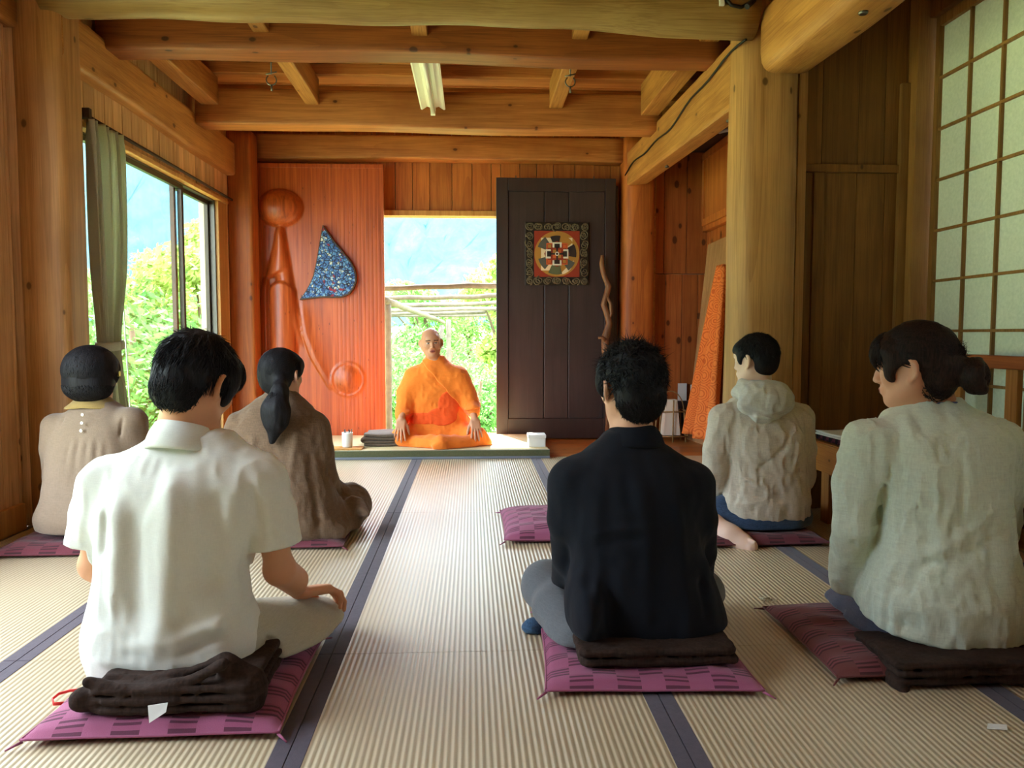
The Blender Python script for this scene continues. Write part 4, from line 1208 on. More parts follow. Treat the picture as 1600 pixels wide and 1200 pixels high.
def hook(px, py, Y, zt, lab):
    p = P(px, py, Y); mb = MB()
    mb.tube([(p.x, Y, zt), (p.x, Y, p.z+.03)], 0.004, 8)
    mb.tube([(p.x+.028*math.sin(a), Y, p.z+.0-.028*math.cos(a)) for a in [PI*(0.2+1.6*i/12)-PI for i in range(13)]], 0.004, 8)
    mb.tube([(p.x-.03, Y, p.z+.03), (p.x+.03, Y, p.z+.045)], 0.004, 8)
    mb.tube([(p.x, Y, p.z-.028), (p.x+.002, Y, p.z-.06)], 0.006, 8)
    rep('steel_hook', mb, M_steel, lab, 'hook')
hook(424, 125, 4.45, 2.692, 'steel hook hanging under the ceiling, left, above the carved door')
hook(891, 128, 4.45, 2.692, 'steel hook hanging beside the right ceiling joist')
def peg(p, r, lab):
    mb = MB(); mb.tube([(p[0], p[1], p[2]), (p[0], p[1], p[2]-.035)], r*.5, 8); mb.lathe((p[0], p[1], p[2]-.045), [(r, 0), (r*1.3, .004), (r*1.3, .012), (r*.5, .014)], 12)
    rep('metal_bolt', mb, M_steel, lab, 'bolt')
peg((1.42, 4.25, 2.13), 0.012, 'metal bolt end under the long right beam, close to the big pillar')
peg((1.42, 5.6, 2.17), 0.012, 'metal bolt end under the far part of the long right beam')
peg((1.50, 2.95, 2.185), 0.014, 'metal bolt end under the thick yellow log at top right')
mb = MB(); pts = [P(a, b, 3.78+ (6.5-3.78)*max(0, (1157-a))/(1157-975)) for a, b in ()]
pts = []
for i in range(26):
    s_ = i/25; y = 3.72+2.85*s_; zz = 2.33-0.06*s_ + 0.02*math.sin(s_*9)+0.012*math.sin(s_*23)
    pts.append((1.325-0.012*s_-0.006, y, zz))
mb.tube(pts, 0.006, 8); rep('electric_wire', mb, M_wire, 'black electric wire running along the side of the long right beam', 'wire')
mb = MB(); p = P(1142, 6, 3.68)
mb.tube([(p.x-.03, 3.68, p.z+.03), (p.x, 3.67, p.z-.01), (p.x+.05, 3.68, p.z-.015), (p.x+.09, 3.69, p.z+.01), (p.x+.14, 3.70, p.z+.0)], 0.009, 8)
mb.tube([(p.x+.07, 3.66, p.z-.02), (p.x+.11, 3.68, p.z+.02)], 0.014, 8)
rep('wire_clamp', mb, M_wire, 'black clamp with wire at the top edge, where the front log meets the big pillar', 'clamp')
p = P(1128, 2, 3.68); mb = MB(); mb.box(p.x-.012, p.x+.012, 3.672, 3.70, p.z-.02, p.z+.03, .003); rep('white_insulator', mb, M_card, 'small white insulator at the top edge beside the black clamp', 'insulator')
mb = MB(); mb.tube([P(1085, 207, 5.9), P(1105, 200, 5.7), P(1125, 206, 5.5), P(1148, 200, 5.3)], 0.014, 8)
rep('grey_cable', mb, plain('grey cable sheath', srgb(150, 150, 158), 0.4), 'grey cable in the dark gap above the alcove, behind the long right beam', 'cable')
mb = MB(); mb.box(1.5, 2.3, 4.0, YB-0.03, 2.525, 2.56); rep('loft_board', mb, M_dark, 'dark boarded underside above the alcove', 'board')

# ------------------------------------------------------------------ curtain
M_curt = fabric('sage green curtain cloth', srgb(206, 208, 186), 900, 0.06, 0.9, 0.15, blotch=0.05, trans=0.35)
t = thing('curtain', 'gathered sage-green curtain tied at the left side of the big window', 'curtain', (XW+0.08, 4.16, 0.1))
V = []; Fc = []; nu, nv = 150, 90
for i in range(nu+1):
    u = i/nu
    for j in range(nv+1):
        t_ = j/nv; z = 1.985-1.84*t_
        tie = math.exp(-((z-0.86)/0.30)**2)
        wdt = 0.36*(1-0.42*tie)*(1-0.12*t_); c0 = 4.17-0.03*tie
        amp = (0.026+0.012*t_)*(1-0.35*tie)
        hd = math.exp(-((z-1.97)/0.05)**2)
        ph = u*2*PI*7+0.9*math.sin(u*9)+0.5*math.sin(t_*4+u*5)
        y = c0+wdt*(u-0.5)+0.012*math.sin(ph*0.5+t_*2)
        x = XW+0.075+amp*math.sin(ph)*(1-0.3*hd)+0.010*math.sin(ph*2.3+t_*3)+0.03*tie*0
        V.append((x, y, z+0.004*math.sin(ph)))
for i in range(nu):
    for j in range(nv): Fc.append((i*(nv+1)+j, (i+1)*(nv+1)+j, (i+1)*(nv+1)+j+1, i*(nv+1)+j+1))
mb = MB(); mb.quads(V, Fc); solid(mb.build('curtain_cloth', M_curt, t, True), 0.003)
mb = MB(); mb.tube([(XW+0.075+0.052*math.cos(a)*1.0, 4.14+0.112*math.sin(a), 0.86+0.008*math.sin(a)) for a in [2*PI*i/28 for i in range(29)]], 0.011, 8, flat=(2.2, 0.5), up=Vector((0, 0, 1)))
mb.build('tie_band', M_curt, t)
mb = MB(); mb.tube([(XW+0.05, 3.985, 2.01), (XW+0.05, 6.36, 1.995)], 0.010, 10); mb.box(XW, XW+0.08, 3.99, 4.02, 1.99, 2.04, .003)
mb.build('curtain_rail', M_dark, t)
mb = MB(); mb.tube([(XW+0.05, 4.36, 1.98), (XW+0.045, 4.37, 1.2), (XW+0.045, 4.42, 0.5), (XW+0.02, 4.50, 0.30)], 0.004, 6); mb.build('pull_cord', M_card, t)

# ------------------------------------------------------------------ bench on the right
t = thing('long_bench', 'long wooden bench with a low slatted back along the shoji screens', 'bench', (1.95, 2.4, 0))
M_bench = wood('bench wood', srgb(204, 142, 78), srgb(158, 96, 46), 'Y', True, 0.15, 0.45)
M_benchZ = wood('bench post wood', srgb(196, 138, 80), srgb(150, 94, 46), 'Z', True, 0.05, 0.5)
mb = MB(); mb.box(1.70, 2.24, 1.1, 3.82, 0.365, 0.395, 0.004); mb.build('seat', M_bench, t)
mb = MB(); mb.box(1.685, 1.715, 1.1, 3.83, 0.255, 0.392, 0.008); mb.build('front_apron', M_bench, t)
for y in (3.62, 2.5, 1.3):
    mb = MB(); mb.box(1.716, 1.80, y-0.04, y+0.04, 0, 0.30, 0.006); mb.build('leg', M_benchZ, t)
    mb = MB(); mb.box(2.20, 2.27, y-0.035, y+0.035, 0, 0.79, 0.006); mb.build('leg', M_benchZ, t)
mb = MB(); mb.box(2.19, 2.235, 1.2, 3.42, 0.775, 0.83, 0.006); mb.build('back_rail', wood('reddish rail wood', srgb(176, 100, 54), srgb(128, 66, 32), 'Y', True, 0.1), t)
y = 3.38
while y > 1.25:
    mb = MB(); mb.box(2.20, 2.225, y-0.035, y+0.035, 0.39, 0.776, 0.003); mb.build('back_slat', M_benchZ, t); y -= 0.36
# cushion strip and rug on the bench
mr = NT('patterned maroon rug', 0.95, 0.1); v = mr.obj()
wz = mr.math('SINE', mr.math('MULTIPLY', mr.n('ShaderNodeSeparateXYZ', ins={0: v}).outputs[1], 95.0))
ck = mr.n('ShaderNodeTexChecker', ins={'Vector': v, 'Color1': srgb(96, 50, 60), 'Color2': srgb(50, 32, 38), 'Scale': 32.0})
mr.col(mr.mix(mr.math('GREATER_THAN', wz, 0.5), ck.outputs[0], srgb(36, 28, 34))); mr.bump(mr.noise(v, 300, 2), 0.4, 0.004)
M_rug = mr.m
mb = MB(); mb.box(1.69, 2.19, 1.2, 2.62, 0.397, 0.425, 0.01); mb.box(1.668, 1.684, 1.2, 2.62, 0.33, 0.42, 0.005); mb.box(1.67, 1.70, 1.2, 2.62, 0.395, 0.427, 0.008)
rep('bench_rug', mb, M_rug, 'dark maroon patterned rug on the bench at the right edge of the photo', 'rug')
mb = MB(); mb.box(1.72, 2.16, 2.75, 3.74, 0.397, 0.424, 0.008)
rep('bench_rug', mb, M_rug, 'dark patterned rug on the far end of the bench, between the two right sitters', 'rug')
folded('folded_cloth', 1.705, 1.86, 3.18, 3.72, 0.4245, 2, 0.010, M_card, 'thin white folded cloth on the far end of the bench', 'cloth', 5)

# ------------------------------------------------------------------ cushions
def cushmat(name, a, b, dk):
    m = NT(name, 0.85, 0.2); v = m.uv(); s_ = m.n('ShaderNodeSeparateXYZ', ins={0: v})
    U, Vv = s_.outputs[0], s_.outputs[1]
    cu = m.math('FLOOR', m.math('MULTIPLY', U, 9.0)); cv = m.math('FLOOR', m.math('MULTIPLY', Vv, 12.0))
    par = m.math('MODULO', m.math('ADD', m.math('ADD', cu, cv), 100.0), 2.0)
    st = m.math('GREATER_THAN', m.math('SINE', m.math('MULTIPLY', Vv, 12*2*PI*3.0)), 0.1)
    c = m.mix(m.math('MULTIPLY', par, st), a, dk)
    c = m.mix(m.math('MULTIPLY', m.math('SUBTRACT', 1.0, par), 0.5), c, b)
    c = m.mix(m.math('MULTIPLY', m.noise(m.obj(), 500, 2), 0.25), c, dk)
    m.col(c); m.bump(m.math('ADD', m.noise(m.obj(), 350, 2), m.math('MULTIPLY', par, 0.4)), 0.3, 0.003)
    m.b.inputs['Sheen Weight'].default_value = 0.15
    return m.m
M_cpink = cushmat('pink checked cushion cloth', srgb(152, 80, 112), srgb(168, 96, 128), srgb(92, 44, 66))
M_cwine = cushmat('dark wine checked cushion cloth', srgb(104, 46, 58), srgb(116, 58, 68), srgb(58, 28, 34))
M_cbrown = cushmat('brown checked cushion cloth', srgb(128, 66, 74), srgb(96, 58, 44), srgb(74, 36, 38))
def cushion(cx, cy, w_, d_, rz, mat, label, hgt=0.065, seed=0, dents=(), z0=0.002, bottom=0.0):
    rr = random.Random(seed); n = 44
    me = bpy.data.meshes.new('cushion_cover'); V = []; UV = []
    ph = [rr.uniform(0, 6) for _ in range(6)]
    R_ = Matrix.Rotation(rz, 2)
    def prof(u, v_):
        e = (1-abs(u)**3.2)*(1-abs(v_)**3.2); e = max(e, 0)**0.42
        return e
    def pt(i, j, top):
        u = -1+2*i/n; v_ = -1+2*j/n
        e = prof(u, v_)
        pin = 1-0.045*(1-abs(abs(u)-0)**2)*(abs(v_) > 0.9) 
        x = u*w_/2*(1-0.035*(1-v_*v_)) ; y = v_*d_/2*(1-0.035*(1-u*u))
        # corners stick out a little
        x, y = x*(1+0.0*abs(v_)), y
        wr = 0.004*math.sin(u*14+ph[0])*math.sin(v_*5+ph[1])*(1-e)+0.0035*math.sin(v_*17+ph[2]+u*3)+0.003*math.sin(u*11+v_*7+ph[3])
        seam = hgt*0.36*(0.55+0.25*(abs(u*v_)))
        z = seam+(hgt-seam)*e+wr*e*0.9 if top else seam*(1-min(1, e*1.6))
        for (dx, dy, dr, dd) in dents:
            if top: z -= dd*math.exp(-((x-dx)**2+(y-dy)**2)/dr**2)*e
        p = R_ @ Vector((x, y))
        return (cx+p.x, cy+p.y, z0+max(z, 0.0 if not top else 0.004))
    for top in (1, 0):
        for i in range(n+1):
            for j in range(n+1):
                V.append(pt(i, j, top)); UV.append((i/n, j/n))
    F_ = []; N1 = (n+1)*(n+1)
    for i in range(n):
        for j in range(n):
            a = i*(n+1)+j; F_.append((a, a+n+1, a+n+2, a+1)); F_.append((N1+a, N1+a+1, N1+a+n+2, N1+a+n+1))
    border = [(i, 0) for i in range(n)]+[(n, j) for j in range(n)]+[(i, n) for i in range(n, 0, -1)]+[(0, j) for j in range(n, 0, -1)]
    for k in range(len(border)):
        a = border[k][0]*(n+1)+border[k][1]; b = border[(k+1) % len(border)]; b = b[0]*(n+1)+b[1]
        F_.append((a, b, N1+b, N1+a))
    me.from_pydata(V, [], F_)
    uvl = me.uv_layers.new(name='UVMap'); li = np.zeros(len(me.loops), np.int32); me.loops.foreach_get('vertex_index', li)
    uvl.data.foreach_set('uv', np.array(UV)[li].astype(np.float32).ravel())
    me.validate()
    t = thing('floor_cushion', label, 'cushion', (cx, cy, 0), 'square floor cushions', 0)
    link('cushion_cover', me, mat, t, True)
    mb = MB(); pp = []
    for k in border+[border[0]]:
        p = V[k[0]*(n+1)+k[1]]; q = V[N1+k[0]*(n+1)+k[1]]; pp.append(((p[0]+q[0])/2, (p[1]+q[1])/2, max((p[2]+q[2])/2, 0.006)))
    mb.tube(pp, 0.0035, 6); mb.build('seam_piping', mat, t)
    # corner tassels
    for sx2, sy2 in ((-1, -1), (1, -1), (1, 1), (-1, 1)):
        p = R_ @ Vector((sx2*w_/2, sy2*d_/2)); q = R_ @ Vector((sx2*(w_/2+0.022), sy2*(d_/2+0.022)))
        mb = MB(); mb.tube([(cx+p.x*.99, cy+p.y*.99, 0.014), (cx+q.x, cy+q.y, 0.007)], [0.004, 0.002], 6); mb.build('corner_tassel', mat, t)
    return t
# ================================================================== people
def skinmat(name):
    m = NT(name, 0.5, 0.35)
    a = m.n('ShaderNodeAttribute', attribute_name='tone')
    n = m.noise(m.obj(), 60, 3)
    m.col(m.mix(m.math('MULTIPLY', n, 0.12), a.outputs['Color'], srgb(170, 92, 66)))
    m.b.inputs['Subsurface Weight'].default_value = 0.08
    m.b.inputs['Subsurface Radius'].default_value = (0.02, 0.008, 0.004)
    m.bump(m.noise(m.obj(), 350, 2), 0.08, 0.002)
    return m.m
M_skin = skinmat('skin')
def hairmat(name, c, c2):
    m = NT(name, 0.62, 0.22)
    v = m.obj()
    n = m.noise(m.mapping(v, (1, 1, 0.12)), 260, 3)
    m.col(m.ramp(n, [(0.35, c), (0.7, c2)])); m.bump(n, 0.35, 0.003)
    return m.m
M_hair = hairmat('black hair', srgb(14, 13, 16), srgb(32, 31, 36))
M_hairbrown = hairmat('dark brown hair', srgb(24, 16, 15), srgb(52, 35, 30))

def head(s, fr, ears=True, face=True):
    """skull, face, ears in the head frame: y towards the face, z up, origin between the ears"""
    s.ell((0, -.012, .030), (.076, .096, .088), .02, fr=fr)
    s.ell((0, .022, -.030), (.062, .066, .088), .03, fr=fr)
    for q in (-1, 1):
        s.cap((q*.056, -.002, -.045), (q*.022, .060, -.092), .020, .016, .03, fr=fr)
        s.ell((q*.038, .058, -.022), (.026, .024, .024), .02, fr=fr)
    s.ell((0, .070, -.094), (.022, .018, .018), .02, fr=fr)
    s.ell((0, .066, .035), (.055, .030, .035), .03, fr=fr)
    if face:
        for q in (-1, 1):
            s.ell((q*.031, .101, .002), (.019, .020, .012), .014, mode='-', fr=fr)
            s.ell((q*.031, .076, .001), (.0135, .0125, .0115), .003, fr=fr)
            s.cap((q*.016, .092, .021), (q*.048, .080, .020), .0045, .003, .008, fr=fr)
            s.ell((q*.0115, .094, -.036), (.009, .009, .007), .006, fr=fr)
        s.chain([(0, .088, .012), (0, .098, -.014), (0, .106, -.031)], [.0065, .0075, .0095], .012, fr=fr)
        s.ell((0, .083, -.062), (.030, .014, .018), .012, fr=fr)
        s.ell((0, .094, -.0585), (.021, .0065, .0048), .003, fr=fr); s.ell((0, .0925, -.068), (.017, .007, .0055), .003, fr=fr)
        s.cap((-.018, .101, -.0632), (.018, .101, -.0632), .0022, .0022, .003, mode='-', fr=fr)
    if ears:
        for q in (-1, 1):
            R = rot('Y', q*8) @ rot('X', 12) @ rot('Z', q*30)
            s.ell((q*.084, -.014, -.004), (.0065, .0195, .032), .006, R=R, fr=fr)
            s.ell((q*.090, -.008, .0), (.0055, .0105, .019), .004, R=R, mode='-', fr=fr)
            s.ell((q*.080, -.002, -.034), (.006, .008, .010), .006, fr=fr)
            s.chain([(q*(.078+.020*math.sin(t)), .004-.030*math.sin(t), -.004+.031*math.cos(t)) for t in np.linspace(0.1, 2.6, 8)], [.0042]*8, .003, fr=fr)
def headtone(fr, base, brows=True):
    def f(V):
        x, y, z = fr.loc(V[:, 0], V[:, 1], V[:, 2])
        C = np.tile(np.array([*base[:3], 1.0]), (len(V), 1))
        def put(m, c): C[m, :3] = c[:3]
        near = (np.abs(x) < .09) & (np.abs(z) < .13) & (y > 0)
        lips = near & (((x/.022)**2+((z+.063)/.0115)**2) < 1) & (y > .075); put(lips, srgb(168, 92, 80))
        put(near & (((x/.019)**2+((z+.0632)/.0018)**2) < 1) & (y > .075), srgb(90, 40, 36))
        for q in (-1, 1):
            e = near & ((((x-q*.031)/.0135)**2+((z-.001)/.0052)**2) < 1) & (y > .07); put(e, srgb(214, 206, 200))
            put(e & (((x-q*.031)**2+(z-.001)**2) < .0056**2), srgb(34, 22, 18))
            put(near & (y > .07) & ((((x-q*.031)/.0155)**2+((z-.0068)/.0020)**2) < 1), srgb(58, 36, 30))
            if brows: put(near & (y > .06) & (np.abs(x) > .013) & (np.abs(x) < .05) & (np.abs(z-(.0235-.06*(np.abs(x)-.03))) < .0038), srgb(62, 44, 36))
        return C
    return f

def hand(s, fr, side, curls=((8, 22, 18),)*4, thumb_out=38, thumb_curl=15, spread=5, k=1.0):
    """fr: origin at the wrist, x across the palm, y towards the fingertips, z out of the back of the hand; side=+1 thumb on +x"""
    s.box((0, .046*k, 0), (.038*k, .046*k, .0135*k), .013*k, .012, fr=fr)
    s.ell((side*.024*k, .03*k, -.009*k), (.017*k, .030*k, .014*k), .012, fr=fr)
    fx_ = [(.0285, .088, .043, .026, .021), (.0095, .093, .047, .030, .022), (-.0095, .090, .043, .028, .021), (-.0275, .080, .034, .021, .019)]
    for q, (x, y, a, b, c) in enumerate(fx_):
        cu = curls[q % len(curls)]; ang = 0; p = np.array([side*x*k, y*k, 0.002]); pts = [p-np.array([0, .012, 0])]; pts.append(p)
        sp = math.radians(spread*(1.5-q))*side
        for L, dc in zip((a, b, c), cu):
            ang += math.radians(dc)
            p = p+np.array([math.sin(sp)*math.cos(ang), math.cos(sp)*math.cos(ang), -math.sin(ang)])*L*k; pts.append(p)
        r = [.0088, .0092, .0083, .0078, .0066]
        if q == 3: r = [v*.88 for v in r]
        s.chain(pts, [v*k for v in r], .005, fr=fr)
    t0 = np.array([side*.028*k, .022*k, -.006]); a = math.radians(thumb_out)
    d1 = np.array([side*math.sin(a), math.cos(a), -.25]); a2 = a-math.radians(thumb_curl); d2 = np.array([side*math.sin(a2), math.cos(a2), -.35])
    s.chain([t0, t0+d1*.040*k, t0+d1*.040*k+d2*.032*k, t0+d1*.040*k+d2*.058*k], [.0125*k, .0105*k, .0095*k, .0075*k], .012, fr=fr)

def look(fwd, up):
    """frame columns from a forward (local y) and up (local z) direction"""
    y = Vector(fwd).normalized(); z = Vector(up); z = (z-y*z.dot(y)).normalized(); x = y.cross(z)
    return np.array([[x.x, y.x, z.x], [x.y, y.y, z.y], [x.z, y.z, z.z]])
def hframe(px, z, Y, yaw=0, pitch=0, roll=0, k=1.0, base=0):
    X = P(px, 522, Y).x
    return Frame((X, Y, z), rot('Z', base+yaw) @ rot('X', -pitch) @ rot('Y', roll), k)
def zpx(py, Y): return P(737, py, Y).z
def rows(lst, Y, dy=0.0):
    """(py, x_left, x_right, depth shift, depth radius) measured at distance Y -> loft rows"""
    out = []
    for py, xl, xr_, cy, ry in lst:
        a, b = P(xl, py, Y), P(xr_, py, Y); out.append((a.z, (a.x+b.x)/2, Y+cy+dy, (b.x-a.x)/2, ry))
    return out
def shrink(rw, d): return [(z, cx, cy, max(rx-d, .02), max(ry-d, .02)) for z, cx, cy, rx, ry in rw]
def folds(lst):
    """ridges (+amp) and grooves (-amp) along polylines on cloth"""
    segs = []
    for pts, wd_, amp in lst:
        for i in range(len(pts)-1): segs.append((np.array(pts[i], float), np.array(pts[i+1], float), wd_, amp, i == 0, i == len(pts)-2))
    polys = {}
    def f(x, y, z, d):
        out = np.zeros_like(x)
        for pts, wd_, amp in lst:
            dm = np.full(x.shape, 9.0); n = len(pts)-1; tt = np.zeros_like(x)
            for i in range(n):
                a = np.array(pts[i], float); ba = np.array(pts[i+1], float)-a; L = ba @ ba
                t = np.clip(((x-a[0])*ba[0]+(y-a[1])*ba[1]+(z-a[2])*ba[2])/L, 0, 1)
                q = np.sqrt((x-a[0]-t*ba[0])**2+(y-a[1]-t*ba[1])**2*0.25+(z-a[2]-t*ba[2])**2)
                m = q < dm; tt = np.where(m, (i+t)/n, tt); dm = np.where(m, q, dm)
            out -= amp*np.exp(-(dm/wd_)**2)*np.minimum(1, np.minimum(tt, 1-tt)*5+0.25)
        return out
    return f
def crinkle(amp, sx, sy, sz, seed=0, ridge=False, skew=0.0):
    def f(x, y, z, d):
        n = vnoise(x*sx+z*skew*sx, y*sy, z*sz, seed)
        if ridge: n = 1-2*np.abs(n)
        return -amp*n
    return f

def tufts(fr, c, r, n, length, flow, keep, seed=1, lift=0.10, width=0.0026, segs=5, jit=0.35, wave=0.0, start=1.0):
    """tapered hair strands that follow an ellipsoid scalp; flow(u)->direction in the head frame, keep(u)->mask"""
    g = np.random.default_rng(seed); c = np.array(c); r = np.array(r)
    u = g.normal(size=(n*6, 3)); u /= np.linalg.norm(u, axis=1)[:, None]
    u = u[keep(u)][:n]; n = len(u)
    d = flow(u)+g.normal(size=(n, 3))*jit
    L = length*g.uniform(.6, 1.25, n); lf = lift*g.uniform(.2, 1.6, n)
    P_ = [c+u*r*start]
    cur = u.copy(); dd = d/np.linalg.norm(d, axis=1)[:, None]
    for k in range(1, segs+1):
        t = k/segs
        nr = cur/np.linalg.norm(cur, axis=1)[:, None]
        tg = dd-(dd*nr).sum(1)[:, None]*nr*(1-0.5*t)
        tg /= np.linalg.norm(tg, axis=1)[:, None]+1e-9
        cur = cur+tg*(L/segs)[:, None]/r.mean()
        cur = cur/np.linalg.norm(cur, axis=1)[:, None]*(1+lf*t*t)[:, None]
        P_.append(c+cur*r*start)
    P_ = np.stack(P_, 1)                      # n, segs+1, 3
    T = np.gradient(P_, axis=1); T /= np.linalg.norm(T, axis=2)[..., None]+1e-9
    N = (P_-c)/(r*r); N /= np.linalg.norm(N, axis=2)[..., None]
    B = np.cross(T, N)
    wd_ = width*(1-np.linspace(0, 1, segs+1)**1.5*0.95)
    V = np.stack([P_+B*wd_[None, :, None], P_+N*wd_[None, :, None]*0.9, P_-B*wd_[None, :, None]], 2)   # n, segs+1, 3, 3
    V = V.reshape(-1, 3); Vw = fr.o+(V*fr.k) @ fr.R.T
    Q = []
    base = np.arange(n)*(segs+1)*3
    for k in range(segs):
        for a in range(3):
            b = (a+1) % 3
            Q.append(np.stack([base+k*3+a, base+k*3+b, base+(k+1)*3+b, base+(k+1)*3+a], 1))
    return Vw, np.concatenate(Q)
def hairmesh(name, s, h, mat, parent, extra, fine=None):
    V, Q = s.mesh(h, fine)
    Vs, Qs, off = [V], [Q], len(V)
    for v, q in extra: Vs.append(v); Qs.append(q+off); off += len(v)
    V = np.concatenate(Vs); Q = np.concatenate(Qs)
    me = bpy.data.meshes.new(name)
    me.vertices.add(len(V)); me.vertices.foreach_set('co', V.astype(np.float32).ravel())
    me.loops.add(len(Q)*4); me.loops.foreach_set('vertex_index', Q.astype(np.int32).ravel())
    me.polygons.add(len(Q)); me.polygons.foreach_set('loop_start', np.arange(0, len(Q)*4, 4, dtype=np.int32)); me.polygons.foreach_set('loop_total', np.full(len(Q), 4, np.int32))
    me.update(calc_edges=True)
    return link(name, me, mat, parent, True)
SK = srgb(214, 160, 126)
def fr_fine(fr, r=0.14, h=0.004):
    return [(a, fr.o[a]-r, fr.o[a]+r, h) for a in range(3)]

M_polo = fabric('white polo cotton', srgb(226, 228, 218), 900, 0.04, 0.85, 0.12, blotch=0.05)
M_khaki = fabric('pale khaki trousers', srgb(186, 184, 164), 700, 0.08)
M_black = fabric('black shirt cotton', srgb(22, 25, 33), 800, 0.1, 0.9, 0.2, sheen=0.05)
M_grey = fabric('grey trousers', srgb(104, 108, 112), 700, 0.12)
M_sockblue = fabric('blue knitted sock', srgb(52, 82, 112), 400, 0.35, bump=0.6)
M_linen = fabric('beige linen', srgb(198, 186, 168), 500, 0.12, bump=0.4)
M_jeans = fabric('blue denim', srgb(48, 66, 92), 600, 0.35, bump=0.4)
M_pale = fabric('pale mint linen', srgb(208, 218, 200), 500, 0.08, bump=0.45, blotch=0.08)
M_slate = fabric('slate trousers', srgb(74, 76, 90), 600, 0.15)
M_taupe = fabric('taupe cotton', srgb(134, 116, 98), 600, 0.1, bump=0.3)
M_collar = fabric('mustard collar', srgb(150, 126, 74), 600, 0.1)
M_brownlin = fabric('brown linen coat', srgb(116, 94, 74), 450, 0.2, bump=0.5, blotch=0.4)
M_navy = fabric('dark navy cloth', srgb(34, 36, 48), 600, 0.2)
M_orange = fabric('saffron orange robe', srgb(248, 132, 46), 500, 0.05, 0.8, 0.2, blotch=0.0)
M_orange2 = fabric('deep orange under robe', srgb(244, 92, 34), 500, 0.05, 0.8, 0.2, blotch=0.0)
M_blanket = fabric('dark brown blanket wool', srgb(54, 41, 35), 260, 0.35, bump=0.8, sheen=0.0)
M_button = plain('pearl button', srgb(226, 222, 210), 0.3)

